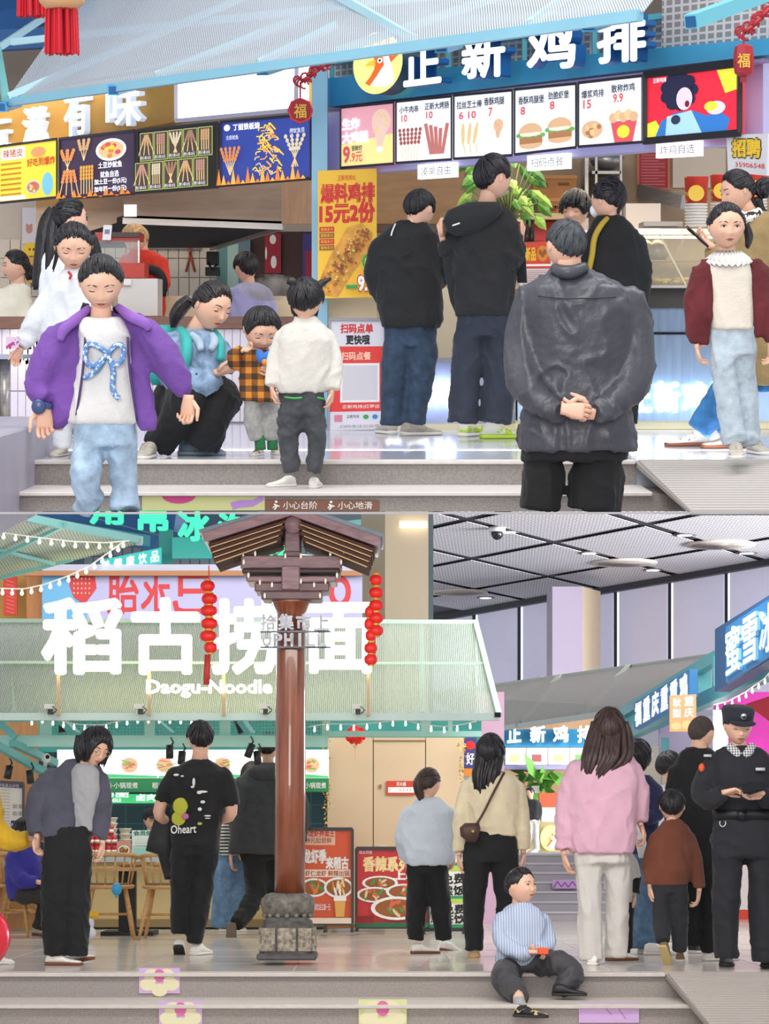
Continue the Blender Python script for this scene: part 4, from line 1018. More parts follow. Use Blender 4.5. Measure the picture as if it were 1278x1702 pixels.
 [P.oval(.37 + .13 * math.cos(k * .7), .3 + .2 * math.sin(k * .7), .075, .1, glow('screen_hair', '1c1c3c', .6), 10) for k in range(9)]; P.oval(.37, .3, .13, .2, glow('screen_hair', '1c1c3c', .6)); P.oval(.43, .42, .085, .17, glow('screen_skin', 'd8c0d0', .8)); P.oval(.46, .5, .025, .05, glow('screen_mouth', '6a2030', .6)); P.oval(.76, .6, .1, .1, glow('screen_skin', 'd8c0d0', .8)); P.oval(.71, .57, .07, .07, G_YEL); P.oval(.34, .72, .05, .07, glow('screen_ink', '28324a', .6)); P.text('正新鸡排', .1, .07, .24, .14, G_WHITE, 0); P.done(t)
 for lb, x0, y0, x1, y1, s in (('small lit tag on the sill above the bowed man', 694, 272, 755, 296, '凑单自由'), ('small lit tag on the sill above the curly haired worker', 876, 257, 943, 282, '扫码点餐'), ('small lit tag on the sill under the screen', 1090, 236, 1162, 261, '炸鸡自选')):
  t, P = poster(U, 'lit_tag', lb, 'sign', ((x0, y0 + 2), (x1, y0 - 3), (x1, y1 - 2), (x0, y1 + 2)), fD(x0) - .04, fD(x1) - .04, glow('tag_white', 'fdfcff', 1.3), .04, 'lit tags on the menu sill'); P.text(s, .1, .2, .9, .8, mat('tag_ink', '77748a', .6), .0); P.done(t)
 t, P = poster(U, 'hiring_bag', 'white bag printed with yellow hiring characters at the right post', 'sign', ((1207, 224), (1276, 222), (1274, 292), (1210, 286)), 14.50, 14.26, board=mat('bag_white', 'd9d8de', .6)); P.text('招聘', .14, .12, .84, .58, BLACK_P, .09); P.text('招聘', .15, .13, .83, .57, YEL_P, .05); P.text('35906548', .2, .72, .95, .84, RED_P, 0); P.done(t)
 # ---------------- right stall interior
 wood = mat('stall_wood', 'b48a60', .6, 0, 0, .14, 3, stretch=(1, 1, 6));
 struct(U, 'wall_4', px_slab(U, 540, 200, 1300, 705, 21.6, .1), mat('stall_back', 'b99c7c', .7, 0, 0, .06, 2))
 simple(U, 'timber_cladding', 'warm timber wall panel behind the bowed man', 'panel', px_slab(U, 626, 282, 772, 372, 21.5, .09), wood)
 simple(U, 'ledge_shelf', 'dark shelf under the timber panel', 'shelf', px_slab(U, 626, 372.5, 772, 384, 21.25, .33), mat('shelf_dark', '5a4234', .5))
 simple(U, 'poster_wall', 'cream wall panel under the yellow chicken poster', 'panel', px_slab(U, 541, 282, 626, 706, 17.3, .1), mat('poster_wall', 'e2cfae', .6, 0, 0, .04, 1))
 t = Thing(U, 'stock_shelf', U.at(920, 380, 20.6), 'pale stock shelf behind the worker holding cardboard boxes', 'shelf')
 t.part('board', px_slab(U, 862, 354, 972, 364, 21.06, .52), mat('shelf_oak', 'c9ab80', .6)); t.part('panel', px_slab(U, 862, 368, 975, 400, 21.3, .28), mat('shelf_red', 'b02a30', .5)); t.part('upright', px_slab(U, 972, 262, 978, 400, 21.1, .48), STEEL)
 cb = mat('cardboard', 'a9713f', .8, 0, 0, .1, 8); ci = mat('carton_ink', '6a3f24', .7)
 for lb, x0, y0, x1, y1 in (('large cardboard box on the stock shelf, upper', 886, 292, 958, 329.0), ('cardboard box on the stock shelf, under the larger one', 900, 330, 952, 353.6)):
  t = Thing(U, 'cardboard_box', U.at((x0 + x1) / 2, y1, 20.4), lb, 'box', 'cartons on the stock shelf'); t.part('carton', px_slab(U, x0, y0, x1, y1, 21.1, .3), cb); t.part('lid', px_slab(U, x0 - 1, y0 - 1, x1 + 1, y0 + 5, 21.09, .32), mat('carton_lid', 'bb8350', .8)); t.part('print', px_slab(U, x0 + 8, y0 + 12, x0 + 24, y0 + 20, 21.09, .02), ci); t.part('print', px_slab(U, x1 - 30, y0 + 12, x1 - 12, y0 + 16, 21.09, .02), ci)
 simple(U, 'wrapped_pack', 'plastic wrapped pack on the stock shelf beside the cartons', 'pack', MB().ball(U.at(872, 343.5, 21.25), (.09, .08, .06), 12), mat('wrap_grey', 'b9a08c', .3), smooth=True)
 t = Thing(U, 'steel_rack', U.at(1010, 300, 21), 'tall steel rack behind the stall worker', 'rack')
 for x in (989, 1030): t.part('post', px_slab(U, x, 246, x + 4, 673, 21.05, .05), STEEL)
 for y in (284, 330): t.part('shelf', px_slab(U, 984, y, 1032, y + 5, 21.05, .5), STEEL)
 simple(U, 'steel_bowl', 'steel bowl on the upper rack shelf', 'bowl', MB().lathe(U.at(1008, 283.8, 21.3), [(.05, 0), (.13, .05), (.16, .12), (.15, .12)], 18), STEEL, smooth=True)
 simple(U, 'store_box', 'brown box on the lower rack shelf', 'box', px_slab(U, 992, 302, 1024, 329.6, 21.15, .3), mat('store_tan', '9a6a48', .7))
 t, P = poster(U, 'notice', 'red notice board with fine white print on the back wall', 'notice', ((1060, 250), (1111, 250), (1111, 315), (1060, 315)), 21.55, board=mat('notice_red', 'b3212a', .5), frame=(mat('notice_rail', 'c96a45', .5), .02))
 [P.line([(.12, .12 + k * .075), (.88 - .2 * (k % 3 == 2), .12 + k * .075)], .02, mat('notice_ink', 'd9837a', .6), .8) for k in range(11)]; P.done(t)
 simple(U, 'menu_sheet', 'pale framed sheet on the back wall under the screen', 'sheet', px_slab(U, 1118, 246, 1206, 312, 21.56, .03), mat('sheet_cream', 'd9c6ae', .6))
 simple(U, 'duct', 'sloping steel duct above the glass case', 'duct', px_bar(U, (1066, 318, 21.5), (1140, 336, 20.9), .10, .12), STEEL)
 simple(U, 'prep_cabinet', 'pale prep cabinet behind the glass case', 'cabinet', px_slab(U, 1040, 338, 1098, 388, 20.8, .78), mat('cabinet_cream', 'd8cabb', .5))
 # plant
 t = Thing(U, 'potted_plant', U.at(842, 440, 18.6), 'leafy green potted plant behind the tall man', 'plant')
 t.part('pot', MB().lathe(U.at(842, 442, 18.6), [(.06, 0), (.09, .02), (.11, .16), (.10, .16)], 16), mat('pot_white', 'd9d5cd', .4), True)
 st = MB(); R = np.random.RandomState(11); lv = MB(); top = U.at(845, 360, 18.6); st.tube([U.at(842, 410, 18.6), U.at(845, 370, 18.6), U.at(848, 320, 18.6)], [.02, .016, .01], 8)
 leaves = []
 for k in range(46):
  c = U.at(R.uniform(778, 895), R.uniform(262, 360), 18.6 + R.uniform(-.15, .2)); a = (c - top); a = a / (np.linalg.norm(a) + .01); d = a * .6 + np.array([0, -.15, -.75]); d /= np.linalg.norm(d); s = np.cross(d, [0, 1, 0]); s /= np.linalg.norm(s) + 1e-6; ln, w = R.uniform(.13, .2), R.uniform(.028, .042)
  st.tube([top + (c - top) * .1, c], .005, 4); nn = np.cross(d, s)
  mb = MB().add([c, c + d * ln * .3 + s * w, c + d * ln * .65 + s * w * .8, c + d * ln, c + d * ln * .65 - s * w * .8, c + d * ln * .3 - s * w, c + d * ln * .5 + nn * .02], [(0, 1, 6), (1, 2, 6), (2, 3, 6), (3, 4, 6), (4, 5, 6), (5, 0, 6)])
  t.part('leaf', mb, (mat('leaf_green', '5f9a3c', .5), mat('leaf_light', '9cc255', .5), mat('leaf_deep', '3f7530', .5))[k % 3])
 t.part('stem', st, mat('stem_green', '6a7d3a', .6), True)
 # cups
 def cup_stack(x, y0, y1, w, lab, D, bucket):
  t = Thing(U, 'cup_stack', U.at(x, y1, D), lab, 'cups', 'stacks of paper cups on the glass case'); s = D / F_PX
  if bucket:
   b = MB().lathe(U.at(x, y0, D), [(w * .88 * s, 0), (w * s, .17), (w * 1.04 * s, .18), (w * .98 * s, .18)], 24); t.part('bucket', b, pattern_mat('bucket_red', 'specks', 'c8331f', 'f0a832', 9, .5, fac=.62), True)
   e = MB().tube([U.at(x, y0 - 17, D - w * s * .93), U.at(x, y0 - 17, D - w * s * .93 - .006)], [.055, .055], 20); t.part('emblem', e, mat('cup_gold', 'f4c84a', .4))
  n = int((y1 - y0) / 5); src = None
  for k in range(n):
   c = U.at(x, y1 - k * 5, D)
   if src is None: src = t.part('cup', MB().lathe(c, [(w * .8 * s, 0), (w * .96 * s, .012), (w * .96 * s, .017), (w * .9 * s, .018)], 22), mat('cup_white', 'e9e2da', .5), True); c0 = c
   else: t.share('cup', src, c - c0)
 cup_stack(1157, 338, 378, 20, 'cup stack with a red bucket on top, beside the phone', 16.6, True); cup_stack(1199, 334, 372, 19, 'cup stack with a red bucket behind the burgundy girl', 16.9, True); cup_stack(1256, 330, 380, 20, 'cup stack with a red bucket at the right edge', 17.0, True)
 # glass case
 t = Thing(U, 'glass_case', U.at(1125, 482, 16.9), 'heated glass display case with yellow snacks on the right counter', 'display case'); cz = 16.5
 t.part('base', px_slab(U, 1052, 474, 1292, 478.6, cz, .7), STEEL); t.part('top', px_poly_slab(U, [(1062, 380, cz + .25), (1292, 380, cz + .25), (1297, 390, cz), (1052, 390, cz)], .5), mat('case_top', 'd9c9a8', .3))
 t.part('back', px_slab(U, 1056, 392, 1292, 476, cz + .62, .02), mat('case_back', 'cdb98c', .4)); t.part('pane', px_slab(U, 1054, 390, 1292, 474, cz, .008), mat('case_pane', 'f4ecd8', .06, alpha=.16)); t.part('post', px_slab(U, 1052, 390, 1056, 474, cz, .03), STEEL); t.part('shelf', px_slab(U, 1058, 432, 1288, 434, cz + .2, .35), mat('case_shelf', 'cfc4a8', .2, alpha=.6))
 t.part('lamp', px_slab(U, 1070, 392, 1284, 396, cz + .3, .05), glow('case_lamp', 'fff0c8', 6));
 for a, b in (((1096, 390, cz + .01), (1140, 474, cz + .01)), ((1140, 390, cz + .01), (1118, 440, cz + .3))): t.part('glare_strip', px_bar(U, a, b, .012), mat('glare_pale', 'efe6cc', .1, alpha=.6))  # pale bars stand in for glare across the pane
 R = np.random.RandomState(8); sn = MB()
 for k in range(130): sn.tube([U.at(1066 + R.uniform(0, 146), 472 - R.uniform(0, 9), cz + R.uniform(.1, .5)), U.at(1066 + R.uniform(0, 146), 470 - R.uniform(0, 8), cz + R.uniform(.1, .5))][:1] * 1 + [U.at(1066 + R.uniform(0, 146), 470 - R.uniform(0, 8), cz + R.uniform(.1, .5))], .012, 4) if False else sn.ball(U.at(1066 + R.uniform(0, 215), 471 - R.uniform(0, 7), cz + R.uniform(.1, .5)), (R.uniform(.02, .05), .02, .014), 6)
 t.part('snacks', sn, mat('snack_yellow', 'd9b23a', .5, 0, 0, .2, 20), True, kind='stuff')
 for x in (1072, 1092): t.part('pot', MB().lathe(U.at(x, 432, cz + .35), [(.06, 0), (.08, .03), (.08, .1), (.02, .14)], 14), mat('case_pot', '8f8474', .3, .4), True)
 simple(U, 'tray', 'steel tray with paper liners on top of the glass case', 'tray', MB().join(px_slab(U, 1070, 368, 1135, 376, 17.0, .35)), STEEL)
 # counters
 t = Thing(U, 'steel_counter', U.at(1170, 700, 16.8), 'brushed steel counter with glowing characters under the glass case', 'counter')
 bl = mat('steel_front', '8aa0bd', .28, .75, 0, .1, 3, stretch=(10, 1, 1)); t.part('body', px_slab(U, 860, 486, 1300, 700, 16.8, .8), bl); t.part('top', px_slab(U, 860, 480, 1300, 512, 16.75, .85), mat('counter_dark', '4a4644', .35, .3)); t.part('groove', px_slab(U, 860, 552, 1300, 556, 16.78, .03), DARK); t.part('plinth', px_slab(U, 860, 700, 1300, 713, 16.85, .7), mat('plinth_lit', 'efe3bb', .5, 0, .35))
 P = Panel(quad(U, (1044, 630), (1216, 632), (1216, 688), (1044, 686), 16.74))
 for c, u0, u1 in (('正', .0, .23), ('新', .26, .50), ('鸡', .53, .77), ('排', .80, 1.0)): t.part('letter', letter3d(P, c, u0, .05, u1, .98, .04, .04), [glow('counter_letter', 'ffffff', 2.2), glow('halo_blue', 'd8ecff', 3.0)])
 t = Thing(U, 'grey_counter', U.at(740, 705, 16.9), 'grey counter with glowing characters behind the two waiting men', 'counter')
 t.part('body', px_slab(U, 618, 602, 857, 704, 16.8, .5), mat('counter_lilac', 'a9a8c0', .45, 0, 0, .05, 2)); t.part('top', px_slab(U, 618, 596, 857, 603, 16.75, .6), mat('counter_edge', '9896a8', .4)); t.part('plinth', px_slab(U, 622, 704, 857, 714, 16.85, .5), mat('plinth_lit', 'efe3bb', .5, 0, .35)); t.part('riser', px_slab(U, 640, 478, 850, 596, 17.3, .25), mat('riser_cream', 'e3d3b4', .5, 0, 0, .05, 3))
 P = Panel(quad(U, (630, 628), (762, 628), (762, 678), (630, 678), 16.74))
 for c, u0, u1 in (('爱', .0, .3), ('这', .35, .64), ('炸', .69, .98)): t.part('letter', letter3d(P, c, u0, .02, u1, .98, .04, .05), [glow('counter_letter', 'ffffff', 2.2), glow('halo_blue', 'd8ecff', 3.0)])
 lg = Thing(U, 'round_emblem', U.at(866, 625, 16.6), 'round yellow bird emblem low on the counter beside the old man', 'emblem'); Pb = Panel(quad(U, (844, 566), (944, 566), (944, 672), (844, 672), 16.55)); ring = [Pb.p(.5 + .5 * math.cos(a), .5 + .5 * math.sin(a)) for a in np.linspace(0, 2 * math.pi, 36, endpoint=False)]
 dsk = MB(); dsk.add(ring + [p - Pb.n * .15 for p in ring], [tuple(range(36))], 0); dsk.f += [(i, (i + 1) % 36, 36 + (i + 1) % 36, 36 + i) for i in range(36)]; dsk.m += [1] * 36
 lg.part('disc', dsk, [glow('emblem_yellow', 'f2ea82', 1.0), glow('emblem_green', 'b6d84a', .8)]); chicken_head(Pb, .42, .5, .36, .95, glow('emblem_orange', 'e0662a'), G_WHITE, glow('emblem_beak', 'f0b83a'), BLACK_P); Pb.done(lg)
 t, P = poster(U, 'counter_display', 'red and orange promotion stand on the counter by the plant', 'display', ((868, 404), (912, 400), (916, 446), (866, 446)), 17.4, th=.1, board=mat('promo_red', 'd8452c', .5)); P.text('新品', .12, .2, .5, .7, YEL_P, .04); P.oval(.74, .45, .2, .3, ORANGE_P); [P.oval(.66 + .08 * k, .4 + .1 * (k % 2), .06, .1, BROWN_P) for k in range(3)]; P.rect(0, .84, 1, .92, WHITE_P); P.done(t)
 t, P = poster(U, 'counter_sheet', 'white printed sheet under the red promotion stand', 'sheet', ((864, 446.6), (918, 446.6), (918, 479.6), (864, 479.6)), 17.3, board=WHITE_P, th=.25); [P.line([(.08, .1 + k * .1), (.92, .1 + k * .1)], .03, mat('ink_pink', 'd08a8a', .6), .8) for k in range(8)]; P.done(t)
 for k, x in enumerate((876, 884)): simple(U, 'sauce_bottle', ('dark sauce bottle behind the promotion stand, left one', 'dark sauce bottle behind the promotion stand, right one')[k], 'bottle', MB().lathe(U.at(x, 402, 18.2), [(.02, 0), (.022, .02), (.022, .09), (.009, .12), (.009, .15), (.011, .15), (.011, .17)], 12), mat('bottle_dark', '2a1c16', .2), 'sauce bottles', True)
 # yellow poster and floor banner
 t, P = poster(U, 'chicken_poster', 'tall yellow chicken cutlet poster on the cream wall', 'poster', ((528, 284), (626, 280), (626, 494), (528, 496)), 16.84, board=mat('poster_yellow', 'f0bd2c', .5, 0, 0, .1, 1.2), th=.02)
 P.text('爆料鸡排', .06, .11, .96, .25, RED_P, .05); P.text('15元2份', .04, .26, .96, .41, RED_P, .05); P.text('正新鸡排35', .34, .04, .64, .085, RED_P, .0)
 for k in range(4): P.rect(.03, .44 + k * .048, .28, .48 + k * .048, (RED_P, BROWN_P)[k % 2]); P.text('香辣多汁', .05, .447 + k * .048, .26, .473 + k * .048, YEL_P, 0)
 P.poly([(.05, .97), (.03, .86), (.2, .68), (.5, .45), (.75, .42), (.93, .5), (.9, .62), (.6, .8), (.34, .99)], mat('cutlet_gold', 'd89a3c', .6, 0, 0, .3, 14))
 R = np.random.RandomState(2)
 for k in range(110):
  a = R.uniform(0, 1); u, v = .15 + .65 * a + R.normal(0, .07), .9 - .42 * a + R.normal(0, .045); P.oval(min(max(u, .06), .9), min(max(v, .47), .96), R.uniform(.012, .03), R.uniform(.006, .014), (mat('crumb_tan', 'e8c878', .6), mat('crumb_brown', '9a4f24', .6), mat('crumb_green', '6a7a30', .6), mat('crumb_red', 'c2542c', .6))[k % 4], 6)
 for k in range(4): P.line([(.3 + .15 * k, .74 - .09 * k), (.45 + .14 * k, .82 - .09 * k)], .02, mat('crumb_brown', '9a4f24', .6), .46)
 P.oval(.87, .72, .12, .06, GREEN_P, 20); P.text('新品', .8, .695, .95, .745, YEL_P, .02); P.text('9.9', .68, .83, .96, .95, RED_P, .1); P.text('9.9', .69, .835, .95, .945, WHITE_P, .05); P.rect(.48, .9, .68, .93, GREEN_P); P.done(t)
 t, P = poster(U, 'floor_banner', 'grey and red scan to order floor banner by the blue post', 'banner', ((548, 531), (640, 531), (640, 716), (546, 718)), 16.7, board=mat('banner_grey', 'd6d4de', .5), th=.03, frame=(mat('banner_rail', '8d8b93', .4), .015))
 P.text('扫码点单', .2, .04, .78, .12, RED_P, .04); P.text('更快哦', .3, .14, .72, .22, BLACK_P, .04); P.rect(0, .24, 1, .82, mat('banner_scarlet', 'd8302a', .5)); P.text('扫码点餐', .22, .29, .74, .36, mat('banner_blush', 'f0c0a8', .5), .03); P.rect(.2, .39, .9, .74, mat('banner_plate', 'e6e0e4', .5)); P.rect(.24, .41, .86, .72, mat('banner_blank', 'c9c6cf', .5)); P.text('正新鸡排(红莓店', .24, .76, .9, .8, WHITE_P, 0); P.rect(.1, .85, .24, .91, mat('ink_pinkbox', 'cf7a90', .6)); P.text('正新鸡排', .32, .85, .54, .88, BLACK_P, 0); P.oval(.66, .87, .05, .02, GREEN_P); P.oval(.82, .87, .05, .02, mat('ink_blue', '2f7fc0', .6)); P.text('扫码关注公众号', .2, .94, .9, .965, mat('ink_grey', '8a8890', .6), 0); P.done(t)
 # ---------------- awning over both stalls
 sheet = pattern_mat('awning_mesh', 'stripe_x', 'a3b3c0', 'd3dae2', 75, .6, alpha=(.38, .66), stretch=(1, 1, 1), fac=.5)
 aD = lambda x: 1 / (1 / 17.5 + (1 / 12.7 - 1 / 17.5) * (x - 15) / 1045)
 ft = lambda x: 166 - (x - 15) * .1378                          # pixel row of the awning's front beam
 t = Thing(U, 'awning', U.at(560, 80, aD(560)), 'large pale blue mesh awning sloping over the terrace stalls', 'awning')
 c = [U.at(12, ft(12), aD(12)), U.at(1070, ft(1070), aD(1070)), U.at(1180, -120, aD(1180) + 1.6), U.at(150, -30, aD(150) + 1.8)]
 nrm = np.array([0, -.7, .7]); t.part('mesh_sheet', MB().hexa([*c, *[p + nrm * .01 for p in c]]), sheet)
 pale = mat('awning_beam', 'a9cfda', .45, 0, 0, .05, 2)
 t.part('front_beam', px_bar(U, (8, ft(8) + 4, aD(8)), (1064, ft(1064) + 4, aD(1064)), .05, .06), mat('awning_front', '86bdd2', .4, 0, 0, .05, 2)); t.part('end_beam', px_bar(U, (10, 168, 17.5), (-4, 84, 18.6), .05, .08), AQUA)
 e = [U.at(12, 168, 17.5), U.at(-4, 84, 18.6), U.at(150, -30, 19.3), U.at(152, -24, 19.2)]
 for a, b in (((0, 78, 18.5), (150, -22, 19.2)), ((15, 160, 17.45), (420, -10, 17.3)), ((260, 125, 16.2), (620, -20, 16.0)), ((430, 104, 15.3), (560, 40, 15.4)), ((560, 85, 14.8), (930, -40, 14.8)), ((20, 70, 18.2), (760, -10, 16.4)), ((690, 66, 14.2), (540, -20, 15.4)), ((880, 40, 13.4), (960, -20, 13.8))): t.part('rafter', px_bar(U, a, b, .035, .05), pale)
 for x, y, D in ((448, 122, 15.3), (200, 156, 16.4), (14, 184, 17.4), (990, 48, 13.0), (745, 84, 14.0)):   # open square tube ends under the beam
  p = U.at(x - 12, y - 6, D); q = U.at(x + 14, y - 14, D + .6); t.part('stub', MB().bar(p, q, .075, .07), BLUE_ST); t.part('stub_mouth', MB().bar(p + (p - q) * .003, p + (q - p) * .02, .055, .05), mat('stub_deep', '14568f', .5))
 t2 = Thing(U, 'awning_strut', U.at(1180, 20, 13), 'thick turquoise square arm at the top right', 'arm'); t2.part('tube', px_bar(U, (1148, 36, 12.6), (1300, -20, 13.4), .075, .075), mat('arm_turquoise', '6fc3d4', .35, .1)); t2.part('mouth', px_bar(U, (1147, 36.4, 12.59), (1152, 34.6, 12.62), .055, .055), mat('stub_deep', '14568f', .5))
 t3 = Thing(U, 'roof_grille', U.at(1180, 60, 15), 'grey mesh roof panel above the screen', 'panel'); t3.part('mesh', MB().slab(quad(U, (1100, -10), (1290, -20), (1290, 66), (1100, 84), 15.0, 14.4), .02), gm)
 for lb, x, y0, D in (('long red silk tassel at the top left, with its lantern base', 103, -4, 12.0), ('red tassel cut by the top edge, beside the long one', 56, -64, 12.4)):
  t = Thing(U, 'lantern_tassel', U.at(x, y0 + 10, D), lb, 'tassel', 'red tassels at the top left'); t.part('base', MB().lathe(U.at(x, y0 + 19, D), [(.08, 0), (.11, .03), (.12, .06), (.10, .10)], 20), mat('lantern_cream', 'd8a878', .5), True); tm = MB()
  R = np.random.RandomState(int(x))
  for k in range(70):
   a = R.uniform(0, 6.28); r = math.sqrt(R.uniform(0, 1)) * .078; dx, dy_ = r * math.cos(a), r * math.sin(a); b = U.at(x, y0 + 20, D) + [dx, dy_, 0]; tm.tube([b, b + [dx * .1, 0, -.21 - R.uniform(0, .012)]], [.006, .005], 4)
  t.part('fringe', tm, mat('silk_red', 'c81f2e', .5), kind='stuff')
 tw = Thing(U, 'wall_lamp', U.at(1155, 480, 15), None, None) if False else None
 # steam over the hot plate
 m = bpy.data.materials.new('steam'); m.use_nodes = True; nt = m.node_tree; nt.nodes.remove(nt.nodes['Principled BSDF']); v = nt.nodes.new('ShaderNodeVolumePrincipled'); v.inputs['Color'].default_value = (1, 1, 1, 1)
 tc = nt.nodes.new('ShaderNodeTexCoord'); ns = nt.nodes.new('ShaderNodeTexNoise'); ns.inputs['Scale'].default_value = 5; ns.inputs['Detail'].default_value = 5; rp = nt.nodes.new('ShaderNodeMapRange'); rp.inputs[1].default_value = .45; rp.inputs[2].default_value = .75; rp.inputs[4].default_value = 11.0
 nt.links.new(tc.outputs['Object'], ns.inputs[0]); nt.links.new(ns.outputs['Fac'], rp.inputs[0]); nt.links.new(rp.outputs[0], v.inputs['Density']); nt.links.new(v.outputs[0], nt.nodes['Material Output'].inputs['Volume'])
 sb = MB().ball(U.at(450, 478, 18.9), (.26, .16, .11), 16); s = simple(U, 'steam', 'white steam rising over the left hot plate', 'steam', sb, m); s.o['kind'] = 'stuff'
# ================================================================= the lower hall
def lower_set():
 tile = mat('hall_tile', 'd6cec6', .2, 0, 0, .06, 1.0, coat=.25)
 struct(L, 'floor', MB().box((-14, 15.735, -.3), (14, 27.4, 0)), tile)
 js = MB()
 for k in range(11): js.box((-14, 15.9 + k * 1.05, 0), (14, 15.908 + k * 1.05, .0012))
 for k in range(18): js.box((-9 + k * 1.05, 15.75, 0), (-8.992 + k * 1.05, 27, .0012))
 t = struct(L, 'trim_5', js, mat('tile_joint', 'b5ada6', .6)); t.o['kind'] = 'structure'
 stone = pattern_mat('hall_step_stone', 'specks', '8f8683', '989089', 90, .7, fac=.5); nose = mat('hall_nosing', 'c4bcb5', .6, 0, 0, .05, 20)
 xr = L.on(1093, 1612)[0]
 t = struct(L, 'trim_6', MB().box((-14, 15.72, -.17), (9, 15.9, -.014)), stone); t.part('nosing', MB().bevel_box((-14, 15.69, -.022), (xr, 15.9, .003), .004), nose)
 t = struct(L, 'trim_7', MB().box((-14, 15.0, -.34), (9, 15.75, -.165)), stone); t.part('nosing', MB().bevel_box((-14, 14.97, -.174), (9, 15.74, -.151), .004), nose); struct(L, 'floor_3', MB().box((-14, 12.4, -.40), (14, 15.0, -.34)), tile)
 rb = MB(); n = 30
 for k in range(n):
  a, b = k / n, (k + .72) / n; q = lambda u, x: np.array([x, 15.74 - 2.0 * u, -.30 * u])
  p = [q(a, xr + .02 + .1 * a), q(a, 9), q(b, 9), q(b, xr + .02 + .1 * b)]; rb.hexa([*[v + [0, 0, .005] for v in p], *[v - [0, 0, .02] for v in p]])
 t = struct(L, 'trim_8', MB().hexa([(xr, 15.74, -.004), (9, 15.74, -.004), (9, 13.74, -.306), (xr + .12, 13.74, -.306), (xr, 15.74, -.03), (9, 15.74, -.03), (9, 13.74, -.33), (xr + .12, 13.74, -.33)]), mat('hall_ramp_grout', '948a84', .8)); t.part('ramp_rib', rb, mat('hall_ramp_rib', 'b3aaa3', .7), kind='stuff')
 # flower stickers on the risers
 pet, pnk, vio = mat('petal_cream', 'dcd6b0', .7), mat('petal_pink', 'd4679c', .7), mat('sticker_violet', 'c9a6d6', .7)
 def flower(label, x, y, r, D, kind):
  t, P = poster(L, 'floor_sticker', label, 'sticker', ((x - r, y - r * .62), (x + r, y - r * .62), (x + r, y + r * .62), (x - r, y + r * .62)), D, th=.004, board=kind, group=None)
  for k in range(5): P.oval(.5 + .3 * math.cos(k * 1.2566 + .3), .55 + .32 * math.sin(k * 1.2566 + .3), .2, .26, pet, 12)
  P.oval(.5, .3, .14, .26, pnk, 12); P.done(t)
 flower('flower sticker with pink middle on the upper riser, left of the wooden post', 265, 1630, 34, 15.712, vio)
 flower('flower sticker cut by the picture foot, on the lower riser at left', 300, 1686, 36, 14.99, vio)
 flower('yellow green sticker low on the riser under the red noodle poster', 636, 1686, 40, 14.99, mat('sticker_lime', 'cfd39a', .7))
 t, P = poster(L, 'floor_sticker', 'violet sticker with thin lines on the lower riser beside the boy', 'sticker', ((962, 1668), (1062, 1668), (1062, 1700), (962, 1700)), 14.99, th=.004, board=mat('sticker_violet', 'c9a6d6')); P.line([(.4, .1), (.55, .6)], .04, mat('sticker_line', '9a6f9f', .7), 3); P.line([(.62, .1), (.78, .8)], .04, mat('sticker_line', '9a6f9f', .7), 3); P.done(t)
 # ---------------- shells
 struct(L, 'wall_5', px_slab(L, -700, 846, 720, 1700, 33, .1), mat('hall_back', '9fb0ad', .7, 0, 0, .12, .5))
 struct(L, 'wall_6', px_slab(L, 560, 800, 1700, 1640, 98, .2), mat('hall_far', 'a9a7b4', .7, 0, 0, .05, .3))
 # perforated ceiling panels on a dark grid
 HC = 8.83
 o, a1, b1 = L.on(920, 902, HC), L.on(1045, 935, HC), L.on(1073.6, 872, HC); e1, e2 = a1 - o, b1 - o
 t = struct(L, 'ceiling', MB().hexa([o - 4 * e1 - 4 * e2 + [0, 0, .05], o + 7 * e1 - 4 * e2 + [0, 0, .05], o + 7 * e1 + 6 * e2 + [0, 0, .05], o - 4 * e1 + 6 * e2 + [0, 0, .05], o - 4 * e1 - 4 * e2 + [0, 0, .3], o + 7 * e1 - 4 * e2 + [0, 0, .3], o + 7 * e1 + 6 * e2 + [0, 0, .3], o - 4 * e1 + 6 * e2 + [0, 0, .3]]), mat('ceiling_grid', '34343c', .6))
 dots = pattern_mat('perforated_panel', 'dots', 'b4b2b4', 'ffffff', 24, .6, fac=.27, uv=True); src = None
 for i in range(-3, 6):
  for j in range(-3, 5):
   g = .045; p = [o + (i + u) * e1 + (j + v) * e2 for u, v in ((g, g), (1 - g, g), (1 - g, 1 - g), (g, 1 - g))]
   if src is None: src = t.part('ceiling_panel', MB().hexa([*p, *[q + [0, 0, .012] for q in p]]), dots); i0, j0 = i, j; ul = src.data.uv_layers.new(name='UVMap'); [setattr(ul.data[l.index], 'uv', ((0, 0), (1, 0), (1, 1), (0, 1))[l.vertex_index % 4]) for l in src.data.loops]
   else: t.share('ceiling_panel', src, (i - i0) * e1 + (j - j0) * e2)
 for k, (x, y) in enumerate(((845, 885), (979, 920), (1085, 948), (1003, 852), (1138, 890), (1241, 920), (807, 994))):
  c = L.on(x, y, HC - .02); dl = Thing(L, 'downlight', c, 'small round ceiling downlight, ' + ('next to the dome camera', 'left of the middle air outlet', 'between the middle air outlet and the window wall', 'just under the terrace edge', 'left of the stained air outlet', 'right of the stained air outlet, near the edge', 'low beside the beige column')[k], 'light', 'ceiling downlights'); dl.part('ring', MB().lathe(c, [(.30, 0), (.30, .06), (.22, .06)], 18), mat('downlight_ring', '55545a', .5), True); dl.part('lens', MB().lathe(c - [0, 0, .004], [(.20, 0), (.20, .02)], 16), glow('downlight_glow', 'ffffff', 4))
